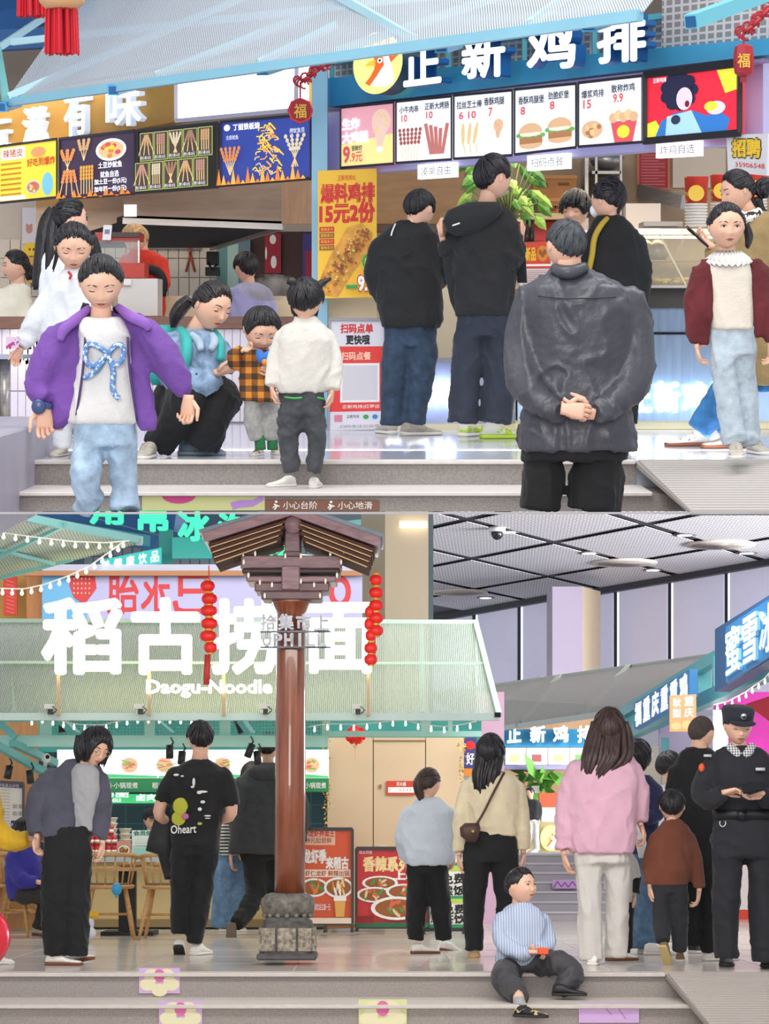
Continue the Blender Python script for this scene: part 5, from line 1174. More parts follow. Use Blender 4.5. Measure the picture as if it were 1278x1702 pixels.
 for lb, x, y in (('round ceiling air outlet above the far window wall, middle', 1038, 937), ('round ceiling air outlet at the right with a stain around it', 1197, 907), ('round ceiling air outlet beside the beige column', 762, 986)):
  c = L.on(x, y, HC - .05); t = Thing(L, 'air_outlet', c, lb, 'vent', 'ceiling air outlets'); ot = MB()
  for r in (.95, .68, .42): t.part('ring', MB().lathe(c, [(r, 0), (r, .05), (r - .16, .05), (r - .16, 0)], 24), mat('outlet_cream', 'cfc6bb', .5), True)
 c = L.on(826, 884, HC - .1); t = Thing(L, 'dome_camera', c, 'small white dome camera hanging from the ceiling grid', 'camera'); t.part('mount', MB().lathe(c, [(.22, .0), (.22, .12), (.12, .12)], 14), mat('camera_white', 'e0e0e0', .4), True); t.part('dome', MB().ball(c - [0, 0, .05], (.16, .16, .16), 14), mat('camera_dark', '25252b', .2), True)
 # window wall with blinds
 WD = lambda y: 8 * 4000 / (1400 - y)
 def wseg(n, x0, y0, x1, y1, yb, mull):
  D0, D1 = WD(y0), WD(y1); f = lambda x: 1 / (1 / D0 + (1 / D1 - 1 / D0) * (x - x0) / (x1 - x0)); ty = lambda x: y0 + (y1 - y0) * (x - x0) / (x1 - x0)
  t = Thing(L, 'window_%d' % n, L.at((x0 + x1) / 2, yb, f((x0 + x1) / 2)), kind='structure')
  t.part('backing', MB().slab([L.at(x0, y0, D0), L.at(x1, y1, D1), L.at(x1, yb, D1), L.at(x0, yb, D0)], .1), mat('window_frame', '2f3038', .5))
  xs = [x0] + mull + [x1]
  for a, b in zip(xs[:-1], xs[1:]):
   a2, b2 = a + 6, b - 5; t.part('blind', MB().slab([L.at(a2, ty(a2) + 3, f(a2) - .15), L.at(b2, ty(b2) + 3, f(b2) - .15), L.at(b2, yb, f(b2) - .15), L.at(a2, yb, f(a2) - .15)], .05), mat('blind_lilac', 'c6c4da', .8, 0, .38, .03, .4))  # faint glow in the blind's colour stands in for daylight behind it
   t.part('light_gap', MB().slab([L.at(a + 2.5, ty(a) + 5, f(a) - .12), L.at(a2, ty(a2) + 5, f(a2) - .12), L.at(a2, yb, f(a2) - .12), L.at(a + 2.5, yb, f(a) - .12)], .04), glow('daylight_gap', 'e8f0ff', 1.1))
  t.part('head', MB().bar(L.at(x0, y0, D0 - .3), L.at(x1, y1, D1 - .3), .3, .25), mat('window_frame', '2f3038'))
 wseg(1, 640, 1043, 925, 991, 1180, [713, 788, 863]); wseg(2, 990, 983, 1400, 912, 1180, [1023, 1113, 1207])
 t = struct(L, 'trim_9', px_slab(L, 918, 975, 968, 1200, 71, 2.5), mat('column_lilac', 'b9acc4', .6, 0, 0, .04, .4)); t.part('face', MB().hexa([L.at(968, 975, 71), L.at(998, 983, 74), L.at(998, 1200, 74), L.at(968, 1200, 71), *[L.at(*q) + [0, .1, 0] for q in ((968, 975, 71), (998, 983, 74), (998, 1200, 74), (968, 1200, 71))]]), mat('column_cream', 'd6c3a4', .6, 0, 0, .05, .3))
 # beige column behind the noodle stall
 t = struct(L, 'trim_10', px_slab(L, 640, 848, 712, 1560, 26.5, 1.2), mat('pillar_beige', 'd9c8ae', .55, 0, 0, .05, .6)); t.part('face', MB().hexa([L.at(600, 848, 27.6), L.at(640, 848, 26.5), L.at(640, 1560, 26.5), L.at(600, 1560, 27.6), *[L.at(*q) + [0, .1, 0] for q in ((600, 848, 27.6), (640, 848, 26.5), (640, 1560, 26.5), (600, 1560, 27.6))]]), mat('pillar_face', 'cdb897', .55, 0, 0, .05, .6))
 simple(L, 'column_lamp', 'warm lamp strip glowing high on the beige column', 'lamp', px_slab(L, 664, 866, 710, 876, 26.4, .08), glow('warm_lamp', 'fff1d8', 2.2))
 # ---------------- upper left: drinks stall frame and its signs
 db = mat('deep_blue', '2b6ca6', .5, 0, 0, .1, 2)
 t = Thing(L, 'drinks_stall', L.at(180, 880, 26), 'deep blue and teal beams of the drinks stall above the hanging bulbs', 'frame')
 t.part('backdrop', px_slab(L, 60, 848, 480, 950, 30.5, .05), mat('backdrop_slate', '5c7488', .7));
 for a, b, w, m in (((70, 852, 27), (265, 905, 26), .16, db), ((70, 868, 26.4), (262, 902, 26), .10, TEAL), ((100, 848, 28), (300, 868, 27), .2, db), ((265, 912, 25.8), (600, 868, 25.8), .05, AQUA)): t.part('beam', px_bar(L, a, b, w, w * 1.2), m)
 t.part('post', px_slab(L, 264, 880, 286, 940, 25.6, .15), mat('post_teal', '2f9a9a', .45)); t.part('mesh', px_slab(L, 140, 895, 600, 945, 27.5, .02), pattern_mat('wire_mesh', 'grid', '8b96a0', '4c5560', 9, .6, fac=.12))
 t.part('fascia', px_slab(L, 286, 893, 352, 928, 25.4, .08), mat('fascia_teal', '2fa8a4', .4, 0, .3))
 t, P = poster(L, 'drinks_sign', 'teal glowing sign with small white characters under the blue beams', 'sign', ((166, 931), (268, 910), (268, 936), (166, 952)), 25.2, board=glow('sign_teal', '35b0ac', .7), th=.08)
 for i, c in enumerate('养健康饮品'): P.text(c, .03 + i * .2, .15, .16 + i * .2, .85, G_WHITE, .02)
 P.done(t)
 t = Thing(L, 'neon_sign', L.at(320, 880, 24.5), 'large green neon characters of the drinks stall beside the wooden roof', 'sign'); gn = glow('neon_green', '3cf09a', 1.5); gs = glow('neon_side', '1fae74', .8)
 for c, x0, y0, x1, y1 in (('用', 150, 832, 206, 872), ('帛', 230, 838, 280, 884), ('冰', 296, 846, 350, 900), ('泡', 362, 852, 412, 906), ('汤', 440, 880, 494, 932)):
  P = Panel(quad(L, (x0, y0), (x1, y0 + 2), (x1, y1 + 2), (x0, y1), 24.5)); t.part('letter', letter3d(P, c, 0, 0, 1, 1, .06, .04), [gn, gs])
 simple(L, 'light_tube', 'pale green light tube under the neon characters', 'lamp', px_bar(L, (470, 922, 25), (546, 930, 25), .05), glow('tube_mint', 'b8f5dc', 1.2))
 # mirrored signboard
 t = Thing(L, 'mirrored_board', L.at(330, 990, 24.2), 'pale lilac board with red strawberry and mirrored red characters', 'sign')
 P = Panel(quad(L, (70, 950), (602, 950), (602, 1030), (70, 1030), 24.2), .08); t.part('board', P.board(), mat('board_lilac', '9f9fcb', .35, 0, 0, .06, .8)); t.part('rail', px_bar(L, (40, 953, 24.1), (602, 953, 24.1), .05), mat('rail_timber', '9a6a44', .5)); t.part('glass_top', px_slab(L, 70, 938, 602, 949, 24.15, .03), mat('top_pane', 'c5c8e4', .2, alpha=.6))
 P.rect(0, .05, .14, 1, mat('board_sky', '5a9fd0', .5)); rd = mat('mirror_red', 'b82430', .5)
 for c, u0, u1 in (('胎', .205, .30), ('水', .40, .31), ('己', .52, .41)): P.text(c, u0, .06, u1, .86, rd, .022)
 P.oval(.93, .42, .035, .34, rd, 18); P.oval(.93, .42, .018, .2, mat('board_lilac', 'b4b4d8')); P.oval(.885, .4, .015, .1, rd); P.oval(.895, .78, .01, .08, rd)
 P.poly([(.09, .12), (.13, .02), (.165, .1), (.17, .35), (.14, .62), (.13, .68), (.10, .55), (.085, .3)], rd); P.poly([(.1, .06), (.12, -.02), (.15, .02), (.16, .1), (.13, .07)], GREEN_P); [P.oval(.10 + .012 * (k % 5), .15 + .1 * (k // 5), .002, .02, mat('seed_cream', 'e8d9a8', .6), 6) for k in range(20)]; P.done(t)
 simple(L, 'timber_post', 'orange timber post beside the blue end of the mirrored board', 'post', px_slab(L, 44, 952, 70, 1032, 24.4, .2), mat('post_timber', 'b0743e', .5, 0, 0, .12, 6, stretch=(6, 6, 1)))
 t, P = poster(L, 'red_hanging', 'red hanging ornament with fine pattern at the far left', 'ornament', ((6, 958), (28, 958), (28, 1022), (6, 1022)), 24.3, board=mat('hanging_red', 'b8302a', .6)); [P.line([(.2, .1 + .1 * k), (.8, .16 + .1 * k)], .02, mat('hanging_coral', 'd86a58', .6), .4) for k in range(9)]; P.done(t)
 simple(L, 'mustard_hoarding', 'mustard panel at the far left behind the red hanging', 'panel', px_slab(L, -60, 955, 44, 1032, 24.6, .1), mat('panel_mustard', 'b98a3a', .5))
 # left awning wing seen from below
 sheet = pattern_mat('hall_awning', 'stripe_x', 'b4bfae', 'cdd6c8', 40, .6, alpha=(.62, .82), fac=.5)
 t = Thing(L, 'awning_wing', L.at(100, 910, 19), 'pale green awning wing jutting in at the left with crossed struts', 'awning')
 c = [L.at(-20, 846, 18.2), L.at(232, 897, 20), L.at(232, 904, 20), L.at(-20, 968, 20.5)]; t.part('mesh_sheet', MB().hexa([*c, *[p + np.array([0, .01, .012]) for p in c]]), sheet)
 for a, b, w in (((-20, 848, 18.1), (233, 898, 19.9), .06), ((-20, 966, 20.4), (120, 930, 20.2), .03), ((-10, 930, 19.6), (110, 872, 18.9), .03), ((-10, 912, 19.4), (90, 938, 20.1), .03)): t.part('strut', px_bar(L, a, b, w, w), AQUA)
 t.part('end_cap', px_slab(L, 226, 894, 235, 905, 19.85, .08), mat('cap_grey', 'c9ccc8', .4))
 # strings of bulbs
 def bulbs(label, pts, D, n, r=3.2, cable='cable_white'):
  t = Thing(L, 'string_lights', L.at(*pts[0], D), label, 'string lights', 'strings of small bulbs'); P = [np.array(p, float) for p in pts]; L_ = [0]
  for a, b in zip(P[:-1], P[1:]): L_.append(L_[-1] + np.linalg.norm(b - a))
  q = lambda s: np.array([np.interp(s, L_, [p[k] for p in P]) for k in (0, 1)])
  t.part('cable', MB().tube([L.at(*q(s), D) for s in np.linspace(0, L_[-1], n * 2 + 1)], .006, 5), mat(cable, 'e4e6df', .5), True); src = None
  for k in range(n):
   x, y = q((k + .5) / n * L_[-1]); c = L.at(x, y + 6, D)
   if src is None: src = t.part('bulb', MB().lathe(c, [(.004, .03), (.007, .02), (.008, .012), (r * .0045, -.004), (r * .004, -.016), (.003, -.024)], 10), glow('bulb_warm', 'fff3d6', 1.8), True); c0 = c
   else: t.share('bulb', src, c - c0)
 bulbs('string of bulbs along the underside of the left awning wing', [(-4, 884), (60, 893), (120, 900), (175, 902), (215, 899)], 18.6, 11); bulbs('string of bulbs sagging from the awning wing tip to the left edge', [(-4, 978), (40, 979), (72, 972), (112, 958), (150, 940), (178, 920), (203, 902)], 18.4, 14)
 bulbs('string of bulbs under the awning beam at the left', [(44, 1197), (70, 1192), (100, 1198), (130, 1204), (170, 1205), (200, 1198), (222, 1192), (260, 1192), (300, 1193), (345, 1197)], 20.4, 17, 2.4); bulbs('string of bulbs under the awning beam right of the post', [(512, 1208), (546, 1203), (590, 1204), (640, 1200), (665, 1194), (700, 1204), (735, 1208), (770, 1204), (792, 1199)], 20.4, 13, 2.4)
 # ---------------- noodle stall
 t = Thing(L, 'noodle_awning', L.at(400, 1110, 20.6), 'long translucent awning of the noodle stall with pale green rails', 'awning')
 sh2 = pattern_mat('noodle_awning_mesh', 'stripe_x', '96a89c', 'b7c6bb', 60, .5, alpha=(.45, .66), fac=.5)
 c = [L.at(-30, 1032, 21.6), L.at(790, 1034, 21.6), L.at(829, 1186, 20.1), L.at(-30, 1186, 20.1)]; t.part('mesh_sheet', MB().hexa([*c, *[p + np.array([0, .01, .0]) for p in c]]), sh2)
 rail = mat('rail_pale_green', 'b8d6cc', .45, 0, 0, .04, 2)
 t.part('front_beam', px_slab(L, -40, 1185, 830, 1197, 20.0, .12), mat('beam_pale', 'c2d9d4', .4, 0, 0, .04, 2)); t.part('top_rail', px_bar(L, (-30, 1033, 21.6), (790, 1035, 21.6), .05), rail); t.part('mid_rail', px_bar(L, (-30, 1102, 20.9), (806, 1104, 20.9), .035), rail); t.part('end_rail', px_bar(L, (790, 1034, 21.6), (829, 1188, 20.05), .045), rail)
 for x in (22, 245, 372, 700): t.part('rib', px_bar(L, (x, 1034, 21.65), (x + 2, 1186, 20.15), .04), rail)
 for a, b in (((90, 1050, 21.5), (50, 1180, 20.3)), ((160, 1110, 20.9), (130, 1180, 20.3)), ((345, 1060, 21.4), (330, 1180, 20.3))): t.part('brace', px_bar(L, a, b, .03), mat('brace_mint', 'a4cfc4', .5))
 t.part('end_cap', px_slab(L, 822, 1184, 832, 1192, 19.98, .04), DARK)
 sg = Thing(L, 'noodle_sign', L.at(350, 1060, 19.9), 'huge glowing white characters mounted on the noodle stall awning', 'sign'); gw = glow('sign_white', 'ffffff', 2.6); sd = glow('sign_edge', 'fff6da', 1.6)
 for ch, x0, y0, x1, y1 in (('稻', 70, 994, 204, 1122), ('古', 219, 994, 332, 1122), ('捞', 350, 996, 468, 1122), ('面', 508, 1002, 624, 1120)):
  P = Panel(quad(L, (x0, y0), (x1, y0), (x1, y1), (x0, y1), 19.9)); sg.part('letter', letter3d(P, ch, 0, 0, 1, 1, .06, .03), [gw, sd])
 P = Panel(quad(L, (238, 1130), (458, 1130), (458, 1160), (238, 1160), 19.95)); sg.part('letter_row', letter3d(P, 'Daogu-Noodle', 0, 0, 1, 1, .03, .03), [gw, sd])
 for x in (97, 248, 372, 612): sg.part('stand', px_bar(L, (x, 1110, 20.0), (x, 1190, 19.96), .028), mat('stand_tan', 'c2a888', .5))
 for k, x in enumerate((82, 232, 440, 594)):
  t = Thing(L, 'spot_fixture', L.at(x, 1176, 19.9), ('white fixture with dark clamp on the awning beam, first from the left', 'white fixture on the awning beam under the second character', 'white fixture on the awning beam beside the wooden post', 'white fixture with thin wires on the beam at right of the post')[k], 'lamp', 'fixtures on the awning beam'); t.part('box', px_slab(L, x - 9, 1170, x + 7, 1178, 19.92, .06), mat('fixture_white', 'dcdcd8', .5)); t.part('clamp', px_slab(L, x - 3, 1178, x + 5, 1187, 19.94, .05), mat('clamp_dark', '3a3634', .5)); t.part('wire', px_tube(L, [(x + 5, 1174, 19.9), (x + 12, 1180, 19.9), (x + 6, 1186, 19.95)], .005, 5), mat('clamp_dark', '3a3634'))
 # frame between awning and menus
 t = Thing(L, 'stall_truss', L.at(300, 1220, 21), 'mint green truss beam across the noodle stall front', 'beam'); mint = mat('truss_mint', 'a9dbd3', .45, 0, 0, .05, 2)
 t.part('beam', px_slab(L, -40, 1222, 545, 1241, 21, .15), mint); t.part('beam', px_slab(L, 545, 1215, 800, 1224, 21.2, .1), mint); t.part('backing', px_slab(L, -60, 1190, 800, 1250, 24.9, .05), mat('truss_back', '2b8c86', .6, 0, 0, .25, 1.5))
 for x0, x1 in ((66, 84), (240, 256), (365, 382), (535, 548), (700, 716), (745, 752)): t.part('post', px_slab(L, x0, 1196, x1, 1224, 21.05, .08), mint)
 for a, b in (((100, 1196, 21.3), (128, 1222, 21.2)), ((256, 1196, 21.3), (285, 1222, 21.2)), ((400, 1196, 21.3), (418, 1222, 21.2)), ((-6, 1196, 20.8), (26, 1226, 20.8)), ((-10, 1236, 20.4), (78, 1286, 21.2)), ((20, 1235, 20.8), (92, 1268, 21.6))): t.part('brace', px_bar(L, a, b, .06), mat('brace_teal', '6fb8b8', .5))
 t.part('mesh', px_slab(L, 84, 1197, 545, 1222, 21.6, .01), pattern_mat('truss_mesh', 'grid', '1f6d70', '7cc4bc', 34, .5, alpha=(.25, .9), fac=.2))
 blk = mat('spot_black', '1d1d20', .4)
 for k, (x, y, dx) in enumerate(((14, 1282, -4), (50, 1290, 2), (103, 1205, 0), (248, 1206, 5), (398, 1206, 8), (282, 1248, 0), (302, 1258, -2), (415, 1246, -8), (428, 1258, 2))):
  D = 20.86 if y > 1240 else 21.46; t = Thing(L, 'track_spot', L.at(x, y, D), 'black track spotlight, number %s' % k if False else ('black cylinder spotlight at the far left under the brace', 'black cylinder spotlight left of the grey overshirt woman', 'black spotlight behind the bobbed woman head', 'black spotlight in the mesh above the printed tee man, left', 'black spotlight in the mesh near the wooden post', 'short black spotlight below the truss left of the printed tee', 'black spotlight below the truss touching the printed tee man head', 'tilted black spotlight below the truss by the hooded man', 'upright black spotlight beside the hooded man head')[k], 'spotlight', 'black spotlights of the noodle stall')
  t.part('barrel', px_tube(L, [(x - dx * .5, y - 9, D - .08), (x + dx * .5, y + 12, D - .1)], .032, 12), blk, True); t.part('arm', px_tube(L, [(x, y - 4, D - .06), (x + 6, y - 14, D - .03), (x + 2, y - 22, D)], .008, 6), blk, True)
 # menu lightboxes
 def nmenu(label, x0, x1, pics):
  t, P = poster(L, 'noodle_menu', label, 'menu', ((x0, 1246), (x1, 1246), (x1, 1293), (x0, 1293)), 22.4, board=glow('menu_bright', 'fafcf8', 1.1), th=.1, group='noodle stall menus'); asp = (x1 - x0) / 47
  for u in pics:
   bowl_pic(P, u, .55, .42 / asp * .8, .34, [glow('nd_red', 'c8705a', .8), glow('nd_green', '7fae5a', .8), glow('nd_tan', 'd9b98a', .8)], soup=glow('nd_soup', 'dcb090', .85), rim=glow('nd_rim', 'dfe6e6', .9)); P.text('招牌浇头面', u - .2 / asp, .04, u + .25 / asp, .13, glow('nd_ink', '8a9a98', .6), 0)
  P.poly([(0, 1), (0, .93), (.5, .86), (1, .93), (1, 1)], glow('nd_band', '4cc07a', .8)); P.done(t)
 nmenu('noodle lightbox behind the grey overshirt woman', 95, 262, (.72,)); nmenu('noodle lightbox between the two walking men', 264, 456, (.05, .55)); nmenu('noodle lightbox right of the wooden post', 458, 546, (.68,))
 t, P = poster(L, 'green_header', 'deep green header band with white characters under the noodle menus', 'sign', ((150, 1294), (546, 1294), (546, 1316), (150, 1316)), 22.6, board=mat('header_green', '1d7a48', .5, 0, .25), th=.1)
 for s_, u0, u1 in (('热汤·小锅现煮', .04, .2), ('稻古捞面', .26, .36), ('热汤·小锅现煮', .6, .72), ('小锅现煮', .9, .99)): P.text(s_, u0, .3, u1, .75, WHITE_P, .01)
 P.done(t)
 t, P = poster(L, 'green_strip', 'bright green lit strip with white characters below the header band', 'sign', ((150, 1320), (470, 1320), (470, 1335), (150, 1335)), 22.7, board=glow('strip_green', '3fbf74', .8), th=.08); P.text('捞面', .05, -.2, .2, .35, G_WHITE, .02); P.text('NOODLE', .06, .5, .16, .85, G_WHITE, .02); P.text('卤肉', .24, .0, .34, .75, G_WHITE, .02); P.text('打卡', .36, .1, .46, .8, G_WHITE, .02); P.done(t)
 struct(L, 'wall_7', px_slab(L, -80, 1240, 560, 1560, 26.2, .1), pattern_mat('kitchen_dark', 'grid', '123c46', '2a5a62', 5, .4, fac=.06))
 t = Thing(L, 'noodle_counter', L.at(350, 1530, 23.6), 'cream counter of the noodle stall with steel top', 'counter'); t.part('body', px_slab(L, 60, 1432, 546, 1541, 23.6, .6), mat('counter_beige', 'cdb684', .6, 0, 0, .08, 2)); t.part('top', px_slab(L, 150, 1424, 546, 1433, 23.5, .75), mat('counter_steel', 'a9b2b4', .35, .4)); t.part('kick', px_slab(L, 60, 1528, 546, 1541, 23.58, .03), mat('kick_dark', '8a7650', .6))
 # goods on the counter
 def bowls(label, x, y0, y1, w, D):
  t = Thing(L, 'bowl_stack', L.at(x, y1, D), label, 'bowls', 'paper bowl stacks on the noodle counter'); src = None; n = max(2, int((y1 - y0) / 9)); s = D / F_PX
  for k in range(n):
   c = L.at(x, y1 - k * 9, D)
   if src is None: src = t.part('bowl', MB().lathe(c, [(w * .7 * s, 0), (w * .98 * s, .05), (w * 1.05 * s, .052), (w * 1.05 * s, .06), (w * .9 * s, .06)], 18), mat('bowl_cream', 'e3dccb', .5), True); c0 = c
   else: t.share('bowl', src, c - c0)
 bowls('tall stack of paper bowls behind the red cans', 185, 1352, 1423, 10, 23.8); bowls('shorter stack of paper bowls beside the green menu stand', 208, 1372, 1423, 10, 23.9)
 cs = None; cm = mat('can_red', 'c42a34', .35);
 for r in range(3):
  for k in range(5 - (r == 2)):
   x, y = 152 + k * 9.5 + (r == 2) * 4, 1423 - r * 17; c = L.at(x, y, 23.65); s = 23.65 / F_PX
   t = Thing(L, 'drink_can', c, 'red drink can, %s of the %s row in the counter pile' % (('leftmost', 'second from the left', 'third from the left', 'fourth from the left', 'rightmost')[k + (r == 2 and k == 3)], ('bottom', 'middle', 'top')[r]), 'can', 'red cans on the noodle counter'); t.part('can', MB().lathe(c, [(4 * s, 0), (4.5 * s, .005), (4.5 * s, .088), (3.8 * s, .096)], 12), cm, True); t.part('label', MB().lathe(c, [(4.6 * s, .03), (4.6 * s, .06)], 12), mat('can_label', ('3fae5a' if r == 1 else 'e8e2d8'), .5), True)
 t, P = poster(L, 'menu_stand', 'pale green printed menu stand on the noodle counter', 'display', ((219, 1380), (282, 1380), (282, 1423.5), (219, 1423.5)), 23.52, board=mat('stand_mint', 'c9e2da', .5), th=.04); P.text('会员储值', .05, .02, .7, .2, mat('ink_teal', '2b6a66', .6), .02); P.rect(.05, .25, .6, .6, WHITE_P); [P.line([(.08, .3 + k * .07), (.55, .3 + k * .07)], .02, mat('ink_mintgrey', '8fb0a8', .6), 1.4) for k in range(5)]; P.rect(.05, .66, .95, .95, mat('stand_aqua', '9ccfc4', .6)); P.done(t)
 t, P = poster(L, 'photo_card', 'small noodle photo card beside the red cans', 'card', ((194, 1398), (217, 1396), (218, 1423.5), (194, 1423.5)), 23.5, board=mat('card_rose', 'c98f80', .5), th=.03); bowl_pic(P, .5, .6, .4, .3, [GREEN_P, BROWN_P, mat('noodle_cream', 'e6cfa0', .6)]); P.done(t)
 t, P = poster(L, 'info_board', 'framed public notice board at the left edge with a navy foot', 'notice', ((-30, 1298), (39, 1302), (39, 1386), (-30, 1386)), 22.6, board=mat('info_cream', 'd9d6d0', .6), th=.04, frame=(mat('info_rail', '4a4450', .5), .02)); P.rect(0, 0, 1, .1, mat('info_navy', '3f3f6e', .6)); P.text('餐饮信息公示栏', .3, .02, .9, .09, WHITE_P, 0); [P.rect(.74 + .14 * (k % 2), .42 + .14 * (k // 2), .85 + .14 * (k % 2), .5 + .14 * (k // 2), mat('info_grey', 'a5a0a0', .6)) for k in range(4)]; P.rect(.7, .74, 1, .97, mat('info_blue', '2f3180', .6)); P.rect(.72, .8, .8, .86, WHITE_P); P.rect(.72, .88, .8, .94, WHITE_P); [P.line([(.45, .15 + k * .06), (.68, .15 + k * .06)], .012, mat('info_ink', 'b0a890', .6)) for k in range(12)]; P.done(t)
 simple(L, 'notice_wall', 'timber wall behind the notice board at the left edge', 'panel', px_slab(L, -90, 1200, 62, 1545, 23.2, .1), mat('timber_wall', 'a3764c', .6, 0, 0, .1, 4, stretch=(6, 6, 1)))
 t = Thing(L, 'wall_camera', L.at(78, 1262, 21.2), 'white round camera on the brace left of the bobbed woman', 'camera'); t.part('body', MB().ball(L.at(77, 1260, 21.0), (.04, .04, .045), 12), mat('camera_white', 'e0e0e0'), True); t.part('lens', MB().ball(L.at(79, 1258, 20.96), (.018, .012, .018), 10), DARK, True); t.part('arm', px_bar(L, (76, 1266, 21.05), (74, 1277, 21.2), .03), mat('camera_white', 'e0e0e0'))
 # tables and chairs
 oak = mat('chair_oak', 'c99a62', .5, 0, 0, .15, 12, stretch=(1, 1, 4)); tw = mat('table_oak', 'c8a070', .45, 0, 0, .14, 3, stretch=(1, 6, 6))
 def table(x0, x1, label):
  D = 22.2; t = Thing(L, 'dining_table', L.at((x0 + x1) / 2, 1555, D), label, 'table', 'dining tables of the noodle stall'); t.part('top', px_slab(L, x0, 1442, x1, 1448, D - .35, .7), tw)
  xm = (x0 + x1) / 2; t.part('pedestal', px_slab(L, xm - 14, 1448, xm + 14, 1552, D - .05, .12), mat('pedestal_black', '19191c', .5)); t.part('foot', px_slab(L, xm - 44, 1549, xm + 44, 1556, D - .25, .5), mat('pedestal_black', '19191c')); return t
 table(150, 272, 'oak dining table with trays between the bobbed woman and the printed tee man'); table(-150, -30, 'oak dining table at the left edge behind the purple diner');
 t, P = None, None
 for lb, x, w in (('woven tray with cutlery on the oak table, left', 212, 25), ('shallow bowl on the oak table by the printed tee man', 258, 12)):
  c = L.at(x, 1442, 21.85) + [0, .3, .003]; s = 22.1 / F_PX; t = Thing(L, 'tray', c, lb, 'tray', 'trays on the oak table'); t.part('dish', MB().lathe(c, [(w * .7 * s, 0), (w * s, .03), (w * 1.02 * s, .034), (w * .9 * s, .03)], 20), mat('tray_straw', 'c9b183', .6), True); t.part('chopsticks', MB().tube([c + [-.02, 0, .035], c + [.12, 0, .085]], .004, 5), mat('stick_pale', 'e2d3b0', .5))
 ck = MB()
 def chair(label):
  t = Thing(L, 'dining_chair', (0, 20.6, 0), label, 'chair', 'spindle back oak chairs'); b = np.array([0, 20.6, 0.0])
  t.part('seat', MB().loft([(b + [0, 0, .43], (.20, 0, 0), (0, .19, 0)), (b + [0, 0, .445], (.225, 0, 0), (0, .215, 0)), (b + [0, 0, .465], (.22, 0, 0), (0, .21, 0))], 20, 0, 2.8), oak, True); t.part('cushion', MB().loft([(b + [0, 0, .465], (.19, 0, 0), (0, .18, 0)), (b + [0, 0, .48], (.18, 0, 0), (0, .17, 0))], 18, 0, 2.6), mat('cushion_grey', '6f6459', .9), True)
  for sx in (-1, 1):
   for sy in (-1, 1): t.part('leg', MB().tube([b + [sx * .14, sy * .13, .435], b + [sx * .185, sy * .175, .2], b + [sx * .22, sy * .21, 0]], [.016, .019, .014], 10), oak, True)
  for sx in (-1, 1): t.part('stretcher', MB().tube([b + [sx * .178, -.168, .21], b + [sx * .178, .168, .21]], .011, 8), oak, True)
  t.part('stretcher', MB().tube([b + [-.178, 0, .21], b + [.178, 0, .21]], .011, 8), oak, True)
  arc = [(.245 * math.cos(a), .235 * math.sin(a)) for a in np.linspace(-.35, math.pi + .35, 15)]; t.part('top_rail', MB().tube([b + [x, y, .70 + .03 * max(0, y / .235)] for x, y in arc], [.014] + [.018] * 13 + [.014], 8), oak, True)
  for k in range(10):
   a = -.2 + (math.pi + .4) * k / 9; x, y = math.cos(a), math.sin(a); t.part('spindle', MB().tube([b + [.19 * x, .18 * y, .46], b + [.235 * x, .225 * y, .70 + .03 * max(0, y)]], .008, 6), oak, True)
  return t
 c0 = chair('spindle back oak chair at the left edge under the yellow sleeve'); first = True
 for lb, x, y, yaw in (('spindle back oak chair at the left edge under the yellow sleeve', 18, 1556, 172), ('spindle back oak chair with the blue balloon, at the oak table', 180, 1560, 188), ('spindle back oak chair touching the printed tee man leg', 278, 1561, 178), ('spindle back oak chair holding the purple diner', 40, 1550, 90)):
  p = L.on(x, y); m = L.M @ Matrix.Translation(p.tolist()) @ Matrix.Rotation(math.radians(yaw), 4, 'Z')
  if first: c0.o.matrix_world = m; first = False
  else: copy_tree(c0.o, m, lb)
 bl = MB().ball(L.at(194, 1478, 20.95), (.045, .045, .055), 14); bl.tube([L.at(194, 1489, 20.95), L.at(193, 1492, 20.95)], [.006, .012], 6); simple(L, 'small_balloon', 'small blue balloon hanging behind the chair spindles', 'balloon', bl, mat('balloon_blue', '2f9ed0', .25), smooth=True)
 bl = MB().ball(L.at(-27, 1558, 15.95), (.175, .175, .20), 24); bl.tube([L.at(-27, 1608, 15.95), L.at(-27, 1611.5, 15.95)], [.012, .02], 8); simple(L, 'red_balloon', 'big red balloon cut by the left picture edge on the floor', 'balloon', bl, mat('balloon_red', 'd8263c', .25), smooth=True)
 tb = MB(); tb.ball(L.at(146, 1534, 20.5), (.055, .05, .07), 14); tb.ball(L.at(146, 1551, 20.5), (.07, .06, .06), 12); t = Thing(L, 'plush_toy', L.at(146, 1562, 20.5), 'small white plush with a yellow spiky top on the floor by the wide black trousers', 'toy'); t.part('body', tb, mat('plush_white', 'dcdde6', .9), True)
 for k in range(4): t.part('spike', MB().tube([L.at(150 + k * 3, 1526 - k % 2, 20.48), L.at(151 + k * 4, 1513 + 2 * (k % 2), 20.48)], [.018, .008], 8), mat('plush_yellow', 'e8b52c', .8), True)
 # ---------------- wooden post with a small roof
 pw = mat('lacquered_wood', '84472c', .22, 0, 0, .25, 3, stretch=(9, 9, 1), coat=.5); rw = mat('roof_wood', '8a6a6e', .4, 0, 0, .25, 5, stretch=(2, 8, 8)); dk = mat('bracket_wood', '6d4f52', .4, 0, 0, .2, 6); tip = mat('bracket_tip', 'efe6d2', .4, 0, .3)
 D = 16.9; t = Thing(L, 'roofed_post', L.on(478, 1592), 'tall lacquered wooden post with a little pitched roof and carved stone base', 'post'); base = L.at(478, 1594, D); cx = base[0]; s = D / F_PX
 Z = lambda y: L.at(478, y, D)[2]
